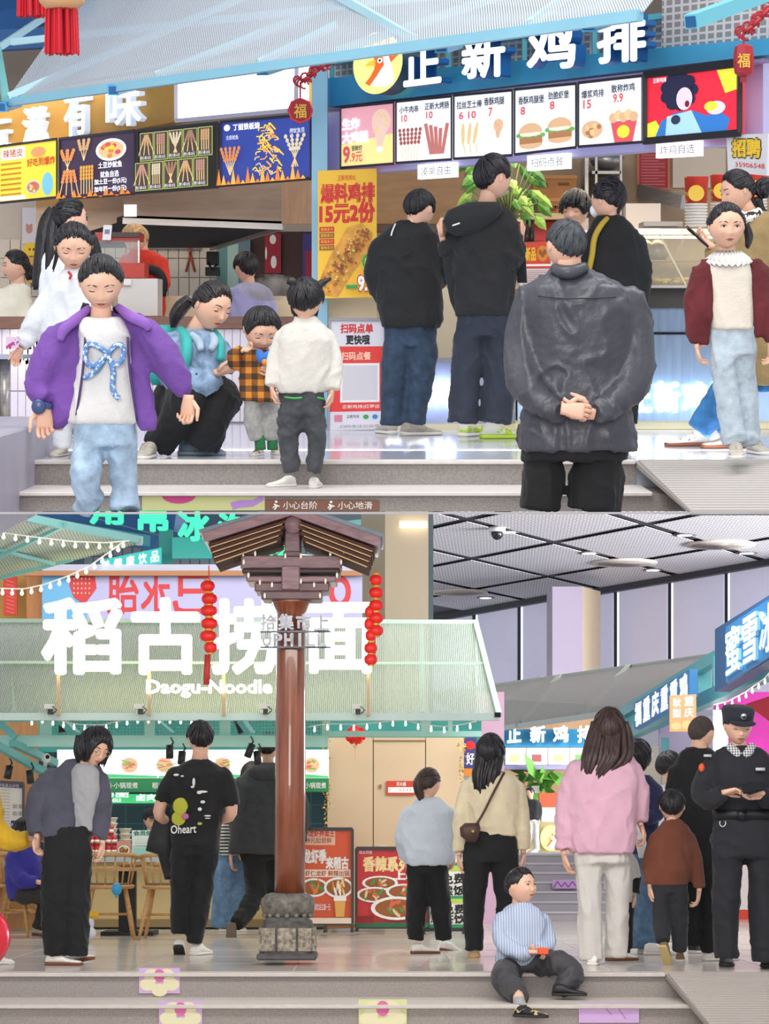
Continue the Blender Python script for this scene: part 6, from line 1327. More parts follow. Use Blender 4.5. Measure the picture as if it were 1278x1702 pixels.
 t.part('shaft', MB().lathe((cx + .012, D, 0), [(.105, Z(1488)), (.107, Z(1300)), (.104, Z(1080)), (.102, Z(1020)), (.13, Z(1004)), (.15, Z(998))], 28), pw, True)
 st = mat('carved_stone', '4a4543', .6, .1, 0, .5, 26, .9, 34); sq = lambda y0, y1, w, b=.01: MB().bevel_box((cx - w, D - w, Z(y1)), (cx + w, D + w, Z(y0)), b)
 t.part('base_slab', sq(1583, 1594, .205), mat('base_stone', '4d4b4c', .6, 0, 0, .2, 20)); t.part('base_block', MB().loft([((cx, D, Z(1584)), (.19, 0, 0), (0, .19, 0)), ((cx, D, Z(1545)), (.185, 0, 0), (0, .185, 0)), ((cx, D, Z(1530)), (.165, 0, 0), (0, .165, 0))], 24, 0, 7), st)
 for ang in range(4):
  a = ang * math.pi / 2; ca, sa = math.cos(a), math.sin(a)
  for off, w in ((-.125, .045), (0, .062), (.125, .045)):
   P0 = np.array([cx, D, 0]); f = lambda u, d, z: P0 + np.array([u * ca - d * sa, u * sa + d * ca, z]); p = [f(off - w, -.193, Z(1541)), f(off + w, -.193, Z(1541)), f(off + w, -.197, Z(1579)), f(off - w, -.197, Z(1579))]; q = [f(off - w, -.17, Z(1541)), f(off + w, -.17, Z(1541)), f(off + w, -.17, Z(1579)), f(off - w, -.17, Z(1579))]
   t.part('carved_panel', MB().hexa([*p, *q]), mat('carving_pale', '8d8374', .7, 0, 0, .6, 38, 1.0, 40))
 t.part('base_waist', MB().loft([((cx, D, Z(1531)), (.155, 0, 0), (0, .155, 0)), ((cx, D, Z(1524)), (.15, 0, 0), (0, .15, 0))], 24, 0, 7), mat('base_stone', '4d4b4c')); t.part('base_drum', MB().lathe((cx, D, 0), [(.135, Z(1527)), (.175, Z(1518)), (.19, Z(1504)), (.185, Z(1494)), (.15, Z(1486)), (.12, Z(1484))], 28), mat('drum_stone', '6a655c', .6, 0, 0, .55, 22, 1.0, 26), True)
 for k in range(16):
  a = 2 * math.pi * k / 16; t.part('base_bead', MB().ball((cx + .165 * math.cos(a), D + .165 * math.sin(a), Z(1521)), .018, 8), mat('bead_stone', '7a7468', .6), True)
 def blk2(x0, x1, y0, y1, hd, m, nm, dd=0.0):
  a, b = L.at(x0, y1, D), L.at(x1, y0, D); return t.part(nm, MB().bevel_box((a[0], D - hd + dd, a[2]), (b[0], D + hd + dd, b[2]), .008), m)
 blk2(436, 536, 986, 1000, .16, dk, 'capital'); blk2(425, 548, 972, 987, .17, dk, 'capital'); blk2(412, 560, 962, 972, .19, rw, 'capital_board'); blk2(405, 566, 950, 958, .20, mat('bracket_dark', '33241f', .5), 'capital_board'); blk2(402, 568, 927, 949, .15, rw, 'tie_beam'); blk2(470, 500, 946, 985, .22, rw, 'bracket_arm')
 for x0, x1 in ((404, 422), (551, 569)): blk2(x0, x1, 886, 926, .14, rw, 'strut'); blk2(x0 - 4, x1 + 4, 912, 926, .16, dk, 'strut_shoe')
 blk2(474, 500, 880, 928, .14, rw, 'king_post'); blk2(472, 502, 920, 930, .16, dk, 'strut_shoe')
 t.part('ridge_pole', MB().tube([L.at(487, 872, D - .30), L.at(487, 872, D + .30)], 14 * s, 18), rw, True)
 for x, y in ((405, 934), (413, 956), (432, 968), (452, 972), (474, 966), (500, 966), (522, 972), (541, 966), (560, 956), (567, 934), (440, 990), (532, 990), (474, 924), (500, 924), (404, 920), (424, 920), (549, 920), (571, 920)): t.part('bracket_tip', MB().ball(L.at(x, y, D - .20), (.008, .01, .020), 8), tip, True)
 for sgn, ex, ey in ((-1, 340, 894), (1, 634, 901)):
  ap = np.array([487, 850]); e = np.array([ex, ey])
  def strip(o0, o1, a0, a1, hd, m, nm, fl=None):
   p0, p1 = ap + (e - ap) * a0, ap + (e - ap) * a1; sk = -sgn * .34   # lower boards step inwards
   pts = [L.at(p0[0], p0[1] + o0, D), L.at(p1[0] + sk * o0, p1[1] + o0, D), L.at(p1[0] + sk * o1, p1[1] + o1, D), L.at(p0[0], p0[1] + o1, D)]
   f, b = [q - [0, hd, 0] for q in pts], [q + [0, hd if fl is None else fl - hd, 0] for q in pts]; t.part(nm, MB().hexa([*f, *b]), m)
  strip(-4, 2, -.01, 1.02, .36, mat('roof_cap', '6f7a86', .4, 0, 0, .2, 6), 'roof_cap'); strip(2, 17, 0, 1, .34, rw, 'roof_board')
  for k in range(4): strip(20 + k * 8.4, 25.4 + k * 8.4, .06 + .02 * k, .97, .30, mat('slat_dark', '4f3228', .95, 0, 0, .2, 9), 'roof_slat'); strip(25.4 + k * 8.4, 27 + k * 8.4, .1 + .02 * k, .96, .305, mat('slat_edge', 'c9a678', .5), 'roof_slat_edge', .012)
 mt = mat('letter_steel', '9a9ba2', .3, .8); ml = mat('letter_steel_side', '5b5c62', .4, .6)
 sgn = Thing(L, 'metal_lettering', L.at(490, 1048, 16.6), 'grey metal characters and capitals fixed across the wooden post', 'sign')
 for i, ch in enumerate('拾集市上'): sgn.part('letter', letter3d(Panel(quad(L, (433 + i * 29.5, 1021), (459 + i * 29.5, 1021), (459 + i * 29.5, 1048), (433 + i * 29.5, 1048), 16.72)), ch, 0, 0, 1, 1, .03, .03), [mt, ml])
 for i, ch in enumerate('UPHILL'): sgn.part('letter', letter3d(Panel(quad(L, (436 + i * 18.3 + (5 if ch == 'I' else 0), 1053), (451 + i * 18.3 - (5 if ch == 'I' else 0), 1053), (451 + i * 18.3 - (5 if ch == 'I' else 0), 1075), (436 + i * 18.3 + (5 if ch == 'I' else 0), 1075), 16.72)), ch, 0, 0, 1, 1, .03, .05), [mt, ml])
 sgn.part('bar', px_slab(L, 432, 1048, 550, 1051, 16.74, .03), ml); sgn.part('bar', px_slab(L, 432, 1074, 550, 1077, 16.74, .03), ml)
 # lantern strings
 def lanterns(label, x, top, items, tail):
  t = Thing(L, 'lantern_string', L.at(x, top, 16.75), label, 'lanterns', 'strings of red lanterns on the roofed post'); DD = 16.72; sc = DD / F_PX; red = mat('lantern_red', 'd8231f', .45, 0, .15); gd = mat('lantern_gold', 'd8b04a', .4, .3)
  t.part('cord', px_tube(L, [(x, top, DD), (x + 1, items[-1][1], DD)], .004, 5), red)
  for px_, py, r in items:
   c = L.at(px_, py, DD); l = t.part('lantern', MB().lathe(c, [(r * .45 * sc, -9 * sc), (r * .8 * sc, -7 * sc), (r * sc, -3 * sc), (r * 1.02 * sc, 1 * sc), (r * .85 * sc, 6 * sc), (r * .45 * sc, 8.5 * sc)], 16), red, True); t.part('cap', MB().lathe(c, [(r * .5 * sc, 8.5 * sc), (r * .5 * sc, 11 * sc)], 12), gd, True, parent=l); t.part('cap', MB().lathe(c, [(r * .5 * sc, -11 * sc), (r * .5 * sc, -9 * sc)], 12), gd, True, parent=l)
  if tail: t.part('tassel', px_tube(L, [(x - 2, items[-1][1] + 12, DD), (x - 4, tail, DD)], .022, 8), mat('tassel_red', 'b8302c', .6), True)
 lanterns('string of red lanterns with a long tassel, hanging from the roof left end', 347, 940, [(345, 974, 12), (348, 995, 13), (347, 1015, 14), (348, 1036, 14), (346, 1057, 14), (350, 1076, 11)], 1138)
 lanterns('string of red lanterns without tassel, hanging from the roof right end', 622, 946, [(625, 964, 11), (625, 985, 12), (625, 1006, 12), (614, 1017, 8), (625, 1027, 12), (613, 1037, 8), (625, 1048, 12), (616, 1056, 9), (616, 1077, 11), (616, 1096, 11)], None)
 # ---------------- beige partition, posters
 pt = Thing(L, 'partition', L.on(656, 1545), 'beige plywood partition with a flush door behind the posters', 'partition'); bg = mat('partition_beige', 'd6bf9f', .6, 0, 0, .03, 1)
 for x0, x1 in ((544, 619.5), (621, 706.5), (708, 771)): pt.part('panel', px_slab(L, x0, 1226, x1, 1536, 22.9, .12), bg)
 pt.part('base', px_slab(L, 544, 1537, 771, 1543.5, 22.92, .1), mat('partition_base', 'b98f58', .6)); pt.part('door_head', px_slab(L, 620, 1230, 707, 1232, 22.89, .02), mat('door_gap', '8a765a', .7)); pt.part('backing', px_slab(L, 545, 1228, 770, 1536, 23.03, .05), mat('door_gap', '8a765a')); pt.part('handle', px_slab(L, 629, 1404, 642, 1408, 22.86, .03), mat('handle_cream', 'd9cdb8', .4)); pt.part('keyhole', px_slab(L, 630, 1304, 634, 1310, 22.88, .02), mat('door_gap', '8a765a'))
 t, P = poster(L, 'door_notice', 'red and white notice on the flush door', 'notice', ((642, 1298), (690, 1298), (690, 1321), (642, 1321)), 22.88, board=mat('notice_scarlet', 'd2402f', .6), th=.01); P.rect(.06, .45, .96, .85, WHITE_P); P.text('灭火器', .35, .08, .68, .36, WHITE_P, .02); [P.oval(u, .65, .012, .06, BLACK_P, 6) for u in (.12, .48, .6, .72, .84)]; P.done(t)
 gold = mat('tinsel_gold', 'd9b23c', .3, .6); R = np.random.RandomState(1)
 for lb, x in (('gold tinsel garland down the left edge of the partition', 543), ('gold tinsel garland down the right edge of the partition', 768)):
  m = MB()
  for k in range(170): a = L.at(x + R.uniform(-5, 5), 1226 + k * 1.15, 22.80 + R.uniform(-.03, .02)); m.add([a, a + R.normal(0, .015, 3), a + R.normal(0, .015, 3)], [(0, 1, 2)])
  t = Thing(L, 'tinsel', m.v[0], lb, 'tinsel'); t.part('strands', m, gold, kind='stuff')
 t = Thing(L, 'pompom_lantern', L.at(590, 1222, 22.6), 'red pompom lantern hanging before the beige partition', 'lantern'); m = MB()
 for k in range(150):
  a = R.normal(0, 1, 3); a /= np.linalg.norm(a); c = L.at(591, 1222, 22.6) + a * np.array([.082, .07, .07]); b = np.cross(a, R.normal(0, 1, 3)); b /= np.linalg.norm(b); m.add([c + b * .022, c - b * .022, c + a * .024], [(0, 1, 2)])
 m.ball(L.at(591, 1222, 22.6), (.082, .07, .07), 14); t.part('petals', m, mat('pompom_red', 'e0342a', .6, 0, .15), kind='stuff'); t.part('ring', px_tube(L, [(589, 1236, 22.6), (593, 1240, 22.6), (590, 1243, 22.6), (587, 1239, 22.6)], .005, 5), mat('pompom_gold', 'c9803a', .4)); t.part('cord', px_tube(L, [(591, 1200, 21.2), (591, 1212, 22.5)], .004, 5), mat('pompom_red', 'e0342a')); t.part('fringe', px_tube(L, [(590, 1243, 22.6), (590, 1262, 22.6)], .006, 5), mat('fringe_peach', 'e8b89a', .6))
 dkm = mat('stand_black', '2f2f2f', .4, .3)
 def stand(name, lb, x0, y0, x1, y1, yb, D, m, legs):
  t, P = poster(L, name, lb, 'poster', ((x0, y0), (x1, y0), (x1, y1), (x0, y1)), D, board=m, th=.03, frame=(dkm, .022), group='poster stands at the partition')
  for x in legs: t.part('leg', px_slab(L, x - 2, y1 - 10, x + 2, yb, D - .005, .03), dkm); t.part('foot', px_slab(L, x - 3, yb - 3, x + 3, yb, D - .14, .3), dkm)
  return t, P
 t, P = stand('poster_stand', 'orange crayfish noodle poster on a black stand, half behind the wooden post', 470, 1378, 586, 1535, 1550, 22.1, mat('poster_orange', 'd9542c', .5, 0, 0, .06, 2), (540, 585))
 P.rect(.0, 0, .75, .17, mat('poster_peach', 'e8c0a4', .6)); P.text('小龙虾拌面王', .3, .01, .74, .08, RED_P, .03); P.text('9.9元起尝鲜', .3, .09, .7, .15, mat('ink_rust', 'a8472c', .6), .01); P.text('龙虾季', .3, .22, .62, .36, WHITE_P, .05); P.text('来稻古', .62, .3, .94, .42, WHITE_P, .05); P.rect(.3, .43, .97, .51, mat('poster_cream', 'f0dcc8', .6)); P.text('虾仁龙虾 鲜辣出锅', .32, .44, .95, .5, mat('ink_rust', 'a8472c'), .02); bowl_pic(P, .45, .62, .2, .1, [ORANGE_P, GREEN_P, mat('shrimp_red', 'd96a4a', .6)], .7); bowl_pic(P, .8, .62, .21, .11, [mat('noodle_cream', 'e6cfa0', .6), ORANGE_P, WHITE_P], .7); P.text('加购饮品立减一元', .42, .79, .68, .86, WHITE_P, .01); P.poly([(.74, .74), (.9, .74), (.88, .93), (.76, .93)], mat('beer_gold', 'e0a84a', .4)); P.rect(.73, .71, .91, .76, WHITE_P); P.rect(0, .94, 1, 1, mat('poster_cream', 'f0dcc8')); P.done(t)
 t, P = stand('poster_stand', 'red spicy noodle poster on a black stand beside the pale blue jacket girl', 592, 1410, 712, 1541, 1549, 22.3, mat('poster_crimson', 'c42f30', .5, 0, 0, .08, 2), (593, 711))
 P.text('香辣系列', .1, .11, .74, .29, mat('poster_gold', 'f4d9a0', .5), .05); P.text('上新', .52, .28, .86, .40, WHITE_P, .05); P.text('稻古捞面', .04, .03, .22, .07, WHITE_P, .01); f = [GREEN_P, mat('noodle_cream', 'e6cfa0', .6), mat('shrimp_red', 'd96a4a', .6), BROWN_P]; bowl_pic(P, .33, .44, .25, .09, f, .9); bowl_pic(P, .26, .59, .26, .1, f, .9); bowl_pic(P, .66, .55, .25, .1, f, .9); bowl_pic(P, .56, .76, .36, .15, f, .9); P.rect(0, .94, 1, 1, mat('poster_pine', '2f6a48', .6)); P.rect(.0, .86, .24, .95, mat('poster_brick', '8f2020', .6)); P.done(t)
 t, P = stand('poster_stand', 'green and white free refill board behind the two women', 700, 1402, 776, 1545, 1552, 22.5, mat('board_paper', 'e9ece2', .5), (704, 772))
 gr = mat('board_green', '2f9460', .5); P.rect(0, 0, 1, .26, gr); P.text('福利', .42, .11, 1.0, .24, WHITE_P, .05); P.rect(.4, .27, 1, .32, mat('board_lime', 'b8d84a', .5)); P.text('免费', .42, .35, .98, .47, BLACK_P, .03); P.text('续饭', .42, .49, .98, .6, BLACK_P, .03); P.rect(0, .61, 1, .64, gr); P.rect(.4, .645, 1, .69, mat('board_lime', 'b8d84a')); P.text('免费', .45, .71, .98, .82, BLACK_P, .03); P.text('茶饮', .45, .83, .98, .93, BLACK_P, .03); P.text('免费小菜', .02, .72, .36, .92, BLACK_P, .02); P.rect(0, .94, 1, 1, gr); P.done(t)
 t, P = poster(L, 'tall_banner', 'narrow violet and orange banner right of the partition', 'banner', ((771, 1226), (792, 1226), (792, 1290), (771, 1290)), 23.4, board=mat('banner_indigo', '3a3a86', .5)); P.oval(.5, .2, .4, .12, RED_P); P.text('好', .2, .4, .8, .7, WHITE_P, .03); P.rect(0, .8, 1, 1, ORANGE_P); P.done(t)
 simple(L, 'pink_column', 'pink painted column right of the noodle awning', 'column', px_slab(L, 792, 1150, 838, 1555, 25.3, .4), mat('column_pink', 'd9b3cf', .6, 0, 0, .05, 1))
 # ---------------- stairs and the far stall
 sx0, sx1 = 770, 1080; n = 7; stp = mat('stair_grey', 'a5a3aa', .6, 0, 0, .05, 4); t = Thing(L, 'stairs', L.on(850, 1528), 'grey stairs rising to the far stall', 'stairs')
 for k in range(n):
  Dk = 26.0 + k * .33; z0, z1 = .0 + .1 * k, .1 + .1 * k; a, b = L.at(sx0, 1500, Dk)[0], L.at(sx1, 1500, Dk)[0]
  t.part('step', MB().bevel_box((a, Dk, -.05), (b, Dk + (.5 if k < n - 1 else .6), z1), .01), stp); t.part('nosing', MB().box((a, Dk - .012, z1 - .02), (b, Dk + .03, z1 + .004)), mat('stair_nosing', 'c2bfc4', .6))
 t2, P = poster(L, 'stair_sticker', 'lilac sticker with purple loops on the stair risers', 'sticker', ((918, 1462), (960, 1462), (960, 1477), (918, 1477)), 26.9, th=.004, board=mat('sticker_violet', 'c9a6d6')); P.line([(.05, .9), (.2, .2), (.35, .8), (.5, .3), (.62, .85), (.8, .2), (.95, .8)], .12, mat('loop_purple', '8a3f9a', .6), 2.8); P.done(t2)
 t2, P = poster(L, 'stair_sticker', 'pale green sticker at the foot of the stairs', 'sticker', ((800, 1518), (832, 1518), (832, 1532), (800, 1532)), 25.98, th=.004, board=mat('sticker_mint', 'c4dcb4', .7)); P.oval(.3, .3, .2, .3, mat('petal_pink', 'd4679c')); P.done(t2)
 fz = L.at(884, 1416.6, 58)[2]; struct(L, 'floor_2', MB().hexa([(-8, 28.4, .70), (16, 28.4, .70), (16, 97, fz - 1.3), (-8, 97, fz - 1.3), (-8, 28.4, .4), (16, 28.4, .4), (16, 97, fz - 1.6), (-8, 97, fz - 1.6)]) if False else MB().box((-6, 28.55, fz - .06), (40, 97, fz)), stp)
 FD = 60; t = Thing(L, 'far_stall', L.at(900, 1414, FD), 'distant blue fried chicken stall at the top of the stairs', 'stall'); t.part('back', px_slab(L, 820, 1180, 1060, 1416, FD + 3, .2), mat('far_back', 'a5835f', .6, 0, 0, .2, .6)); t.part('beam', px_slab(L, 828, 1212, 1010, 1242, FD, .4), BLUE_ST); t.part('menu_sill', px_slab(L, 836, 1272, 1010, 1279, FD - .05, .4), mat('lilac_sill', 'a7a3cf'))
 for k in range(5): t.part('menu', px_slab(L, 840 + k * 36, 1243, 874 + k * 36, 1271, FD - .06, .1), G_SHEET); t.part('menu_print', MB().join(px_slab(L, 848 + k * 36, 1254, 864 + k * 36, 1266, FD - .08, .02)), (G_TAN, G_MEAT, G_BUN, G_LEAF, G_RED)[k])
 for ch, x0, x1 in (('正', 842, 866), ('新', 880, 906), ('鸡', 918, 944), ('排', 958, 984)): t.part('letter', letter3d(Panel(quad(L, (x0, 1207), (x1, 1206), (x1, 1234), (x0, 1236), FD - .3)), ch, 0, 0, 1, 1, .2, .04), [G_WHITE, mat('letter_navy', '1c5fa0')])
 t.part('counter', px_slab(L, 862, 1366, 1010, 1416, FD - .6, .5), mat('far_counter', 'b3a77c', .5, 0, 0, .1, 1)); t.part('display', px_slab(L, 900, 1342, 940, 1366, FD - .6, .4), mat('far_sheet', 'e6ded8', .5)); t.part('display', px_slab(L, 896, 1318, 936, 1342, FD - .5, .3), mat('far_promo', 'd0603c', .5)); t.part('post', px_slab(L, 830, 1240, 838, 1416, FD - .1, .3), BLUE_ST); t.part('column', px_slab(L, 832, 1290, 862, 1416, FD + .2, .3), mat('far_cream', 'd9c9b4', .6))
 em = Panel(quad(L, (898, 1372), (932, 1372), (932, 1414), (898, 1414), FD - .7)); em.oval(.5, .5, .5, .5, glow('emblem_yellow', 'f2ea82'), 24); chicken_head(em, .5, .55, .36, .8, glow('emblem_orange', 'e0662a'), G_WHITE, glow('emblem_beak', 'f0b83a'), BLACK_P); em.done(t, 'emblem')
 R = np.random.RandomState(6); lf = MB()
 for k in range(60): c = L.at(R.uniform(866, 912), R.uniform(1282, 1312), FD + .3 + R.uniform(-.3, .3)); a = R.normal(0, .2, 3); b = R.normal(0, .09, 3); lf.add([c, c + a + b, c + a * 2, c + a - b], [(0, 1, 2, 3)])
 t.part('plant_leaves', lf, mat('leaf_green', '5f9a3c', .5), kind='stuff'); t.part('plant_pot', px_slab(L, 884, 1306, 896, 1318, FD + .2, .3), mat('pot_white', 'd9d5cd'))
 # long translucent roof over the far stalls
 t = Thing(L, 'far_roof', L.at(960, 1150, 46), 'long translucent grey roof over the far stalls', 'roof'); c = [L.at(700, 1156, 54), L.at(1180, 1090, 42), L.at(1060, 1178, 38), L.at(815, 1212, 48)]; t.part('sheet', MB().hexa([*c, *[p + np.array([0, .05, .02]) for p in c]]), pattern_mat('far_roof_mesh', 'stripe_x', 'b7b4ae', 'c9c6bf', 45, .6, alpha=(.8, .93), fac=.5))
 for a, b in (((700, 1157, 53.9), (1180, 1091, 41.9)), ((815, 1213, 47.9), (1060, 1179, 37.9)), ((930, 1124, 47), (860, 1206, 45.5)), ((1046, 1108, 44.6), (960, 1192, 41.5)), ((900, 1128, 48.5), (826, 1170, 47.5))): t.part('rafter', px_bar(L, a, b, .09), mat('rafter_pale', 'c9d0c8', .5))
 # right hand stall row
 t = Thing(L, 'right_frame', L.at(1160, 1180, 26), 'turquoise slanting beams of the stall row at the right', 'frame'); tq = mat('frame_turquoise', '62bcc2', .4, 0, 0, .06, 2)
 for a, b, w, h in (((1028, 1190, 30), (1196, 1090, 24), .10, .12), ((1032, 1226, 30), (1300, 1106, 21), .12, .14), ((1196, 1092, 24), (1300, 1010, 21), .08, .1)): t.part('beam', px_bar(L, a, b, w, h), tq)
 for x0, x1, y0, y1, D_ in ((1036, 1056, 1184, 1330, 29.6), (1160, 1182, 1105, 1172, 25), (1186, 1194, 1090, 1160, 24), (1100, 1112, 1226, 1460, 27)): t.part('post', px_slab(L, x0, y0, x1, y1, D_, .12), tq)
 t.part('panel', px_slab(L, 1096, 1190, 1190, 1260, 27.6, .08), mat('frame_lilac', 'c3bedb', .5))
 t, P = poster(L, 'blue_sign', 'blue sign with tall white characters on the slanting beam', 'sign', ((1054, 1168), (1146, 1112), (1146, 1158), (1054, 1212)), 26.6, 23.6, mat('sign_cobalt', '2f74b0', .4, 0, .2), .08)
 for i, c in enumerate('福重庆重重鸡排'[:6]): P.text(c, .02 + i * .165, .1, .14 + i * .165, .92, G_WHITE, .05)
 P.done(t)
 t, P = poster(L, 'orange_sign', 'orange hanging sign with white characters and rounded foot', 'sign', ((1113, 1156), (1157, 1154), (1157, 1216), (1113, 1216)), 23.0, board=mat('sign_orange', 'e09a6a', .5, 0, .2)); P.text('秋', .12, .08, .42, .32, WHITE_P, .03); P.text('梨', .12, .38, .42, .62, WHITE_P, .03); P.text('重', .56, .05, .9, .3, WHITE_P, .03); P.text('庆', .56, .36, .9, .6, WHITE_P, .03); P.oval(.25, .85, .2, .1, mat('sign_apricot', 'eec08a', .5)); P.oval(.68, .82, .22, .12, mat('sign_apricot', 'eec08a')); P.done(t)
 t = Thing(L, 'drink_shop_sign', L.at(1240, 1080, 22), 'navy edged sign with large white characters climbing to the right edge', 'sign'); P = Panel(quad(L, (1188, 1046), (1296, 978), (1296, 1086), (1188, 1150), 22.2, 19.8), .14); t.part('board', P.board(), mat('sign_navy', '1d4f80', .4)); P2 = Panel(quad(L, (1206, 1042), (1296, 984), (1296, 1080), (1206, 1136), 21.6, 19.7), .04); t.part('face', P2.board(), mat('sign_azure', '2a6ea6', .4, 0, .2))
 for c, u0, u1 in (('蜜', .06, .34), ('雪', .38, .66), ('冰', .70, .98)): t.part('letter', letter3d(P2, c, u0, .1, u1, .94, .03, .018), [G_WHITE, glow('letter_ice', '7fb8e0', .4)])
 simple(L, 'magenta_panel', 'magenta lit panel behind the officer', 'panel', px_slab(L, 1188, 1150, 1330, 1320, 25.5, .1), mat('magenta_lit', 'c02a9a', .5, 0, .6, .35, 1.2)); simple(L, 'red_drape', 'red drape hanging under the slanting beam at the right edge', 'drape', px_poly_slab(L, [(1240, 1170, 23), (1300, 1150, 22), (1300, 1215, 22), (1268, 1190, 22.6)], .04), mat('drape_red', 'c02038', .6))
 bulbs('string of bulbs down the slanting beam at the right edge', [(1186, 1172), (1210, 1166), (1240, 1150), (1270, 1128), (1284, 1112)], 20.8, 9, 2.6)
 simple(L, 'white_glow', 'bright white lit panel between the cropped haired man and the officer', 'panel', px_slab(L, 1186, 1180, 1210, 1250, 24.6, .05), glow('glow_white', 'f6f8ff', 1.6))
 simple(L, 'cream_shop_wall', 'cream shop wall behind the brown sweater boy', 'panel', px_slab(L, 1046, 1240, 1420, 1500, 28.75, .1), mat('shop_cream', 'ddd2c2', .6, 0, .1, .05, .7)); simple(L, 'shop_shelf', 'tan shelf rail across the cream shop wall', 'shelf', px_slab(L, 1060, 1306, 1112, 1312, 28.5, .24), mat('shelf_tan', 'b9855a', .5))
 simple(L, 'shop_counter', 'white and red shop counter between the legs of the officer', 'counter', px_slab(L, 1120, 1420, 1420, 1512, 26.6, .5), mat('counter_snow', 'e2dcd8', .5)); simple(L, 'counter_stripe', 'red stripe along the shop counter foot', 'panel', px_slab(L, 1120, 1512.5, 1420, 1528, 26.6, .5), mat('stripe_scarlet', 'd8402c', .5))
# ================================================================= figures on the upper terrace
def bead_line(p, pts, r, n=6):
 """A flat cord along pixel points (x, y, depth)."""
 mb = MB(); p._limb(mb, [(x, y, r, d) for x, y, d in pts], 1.0, n); return mb
def upper_people():
 # girl in the open purple jacket, coming down
 p = Person(U, 175, 846, 'girl in open purple jacket and white bow shirt walking towards the steps', D=9.3)
 p.head(168, 470, 88, 6, 26, 0, True, 'down', neck=(168, 540, 0.02))
 p.hair('pulled', thick=0.06, rough=0.015, freq=7, extra=[('strand', [(192, 510, 7, .05), (200, 522, 6, .05), (208, 528, 3, .05)]), ('strand', [(143, 505, 6, .05), (138, 515, 5, .05), (132, 522, 2, .03)])])
 wt = cloth('white_jersey', 'd6d3d1', noise=.05)
 p.wear('shirt', wt, [[(528, 142, 200), (536, 134, 208), (550, 128, 216), (600, 130, 219), (650, 122, 224), (685, 112, 229), (704, 113, 230)]], ratio=.72, folds=.006)
 bow = pattern_mat('bow_beads', 'specks', '5f86bb', 'c9d9ec', 75, fac=.55)
 mb = MB(); f = -0.092
 for pts in ([(178, 588, f), (162, 575, f), (146, 573, f + .01), (141, 590, f + .01), (147, 606, f), (160, 607, f), (172, 596, f), (178, 588, f)],
    [(180, 588, f), (190, 576, f), (201, 573, f + .005), (206, 585, f + .01), (200, 602, f), (190, 605, f), (182, 597, f), (180, 588, f)],
    [(172, 598, f), (163, 612, f - .005), (150, 624, f - .006), (139, 628, f + .0)], [(184, 600, f), (188, 618, f - .006), (187, 645, f - .016), (192, 657, f - .018), (198, 662, f - .018)]):
  p._limb(mb, [(x, y, 4.6, d) for x, y, d in pts], 1, 6)
 p.extra('bow_print', mb, bow)
 pj = cloth('purple_twill', '6d4396', .8, .2)
 p.wear('jacket', pj, [
  [(528, 106, 150, .05), (545, 100, 142, .02), (580, 96, 140, 0), (640, 90, 138, -.01), (690, 84, 128, -.02), (716, 84, 108, -.02)],
  [(522, 192, 238, .05), (545, 206, 248, .02), (590, 212, 246, 0), (650, 216, 252, -.01), (700, 224, 262, -.02), (716, 232, 262, -.02)],
  [(516, 140, 204, .09), (540, 110, 240, .09), (600, 106, 242, .09), (690, 100, 250, .08)]],
  [[(112, 548, 26, .02), (84, 590, 30, 0), (62, 640, 22, -.02), (78, 664, 17, -.05)], [(236, 545, 26, .02), (270, 590, 31, 0), (300, 640, 22, -.02), (313, 655, 13, -.04)]], ratio=.55, folds=.010)
 cm = MB()
 p._limb(cm, [(148, 512, 6, .03), (126, 531, 9, -.02), (106, 548, 9, -.05), (100, 566, 5, -.06)]); p._limb(cm, [(196, 510, 6, .03), (216, 525, 9, -.02), (240, 537, 9, -.05), (248, 548, 5, -.05)])
 p.extra('collar', cm, cloth('purple_lining', '8b5bb4', .8, .15))
 zp = MB(); p._limb(zp, [(142, 560, 2, -.06), (137, 620, 2, -.075), (127, 690, 2, -.08)]); p._limb(zp, [(212, 560, 2, -.06), (216, 620, 2, -.075), (228, 700, 2, -.08)])
 p.extra('zip', zp, mat('zip_dark', '43295f', .5))
 dj = cloth('pale_denim', '9fb6cc', .85, .3, scale=16)
 p.wear('jeans', dj, [[(694, 122, 228), (720, 122, 231), (742, 121, 232)]], [[(148, 738, 27, 0), (144, 780, 26, -.07), (146, 815, 25, -.04), (146, 846, 24, 0)], [(205, 738, 27, 0), (207, 790, 26, .02), (209, 848, 25, 0)]], ratio=.7, folds=.010, under=False)
 p.hand(74, 676, -.05, (0, 1), 0, (.3, -.9, 0), .7, 1, .165); p.hand(313, 660, -.04, (-.05, 1), 0, (-.4, -.8, 0), .9, -1, .15)
 wb = MB(); p._limb(wb, [(74, 668, 15, -.05), (72, 677, 15, -.05)], 1, 14); wb.ball(p.at(64, 676, -.085), (.028, .012, .03), 10)
 p.extra('watch', wb, mat('watch_blue', '3b4a78', .3)); p.done()
 # girl in the white blouse behind her
 p = Person(U, 104, 761, 'girl in long white blouse looking down behind the purple jacket', D=12.7)
 p.head(122, 410, 76, 8, 24, 0, True, 'down', neck=(122, 462, .02))
 p.hair('pulled', thick=.06, extra=[('strand', [(150, 392, 9, .05), (158, 420, 9, .06), (156, 450, 6, .06), (150, 470, 2, .06)]), ('strand', [(97, 410, 4, -.03), (93, 430, 3, -.03), (88, 448, 1.5, -.03)])])
 wb_ = cloth('white_cotton', 'cfd3da', noise=.06)
 p.wear('blouse', wb_, [[(449, 104, 142), (458, 94, 156), (475, 80, 168), (530, 66, 172), (600, 64, 176), (660, 66, 178), (690, 74, 174)]],
           [[(88, 480, 17, 0), (66, 520, 17, -.03), (44, 560, 16, -.06), (34, 578, 13, -.08)], [(164, 480, 15, 0), (178, 540, 15, 0), (182, 600, 13, -.02)]], ratio=.6, folds=.010)
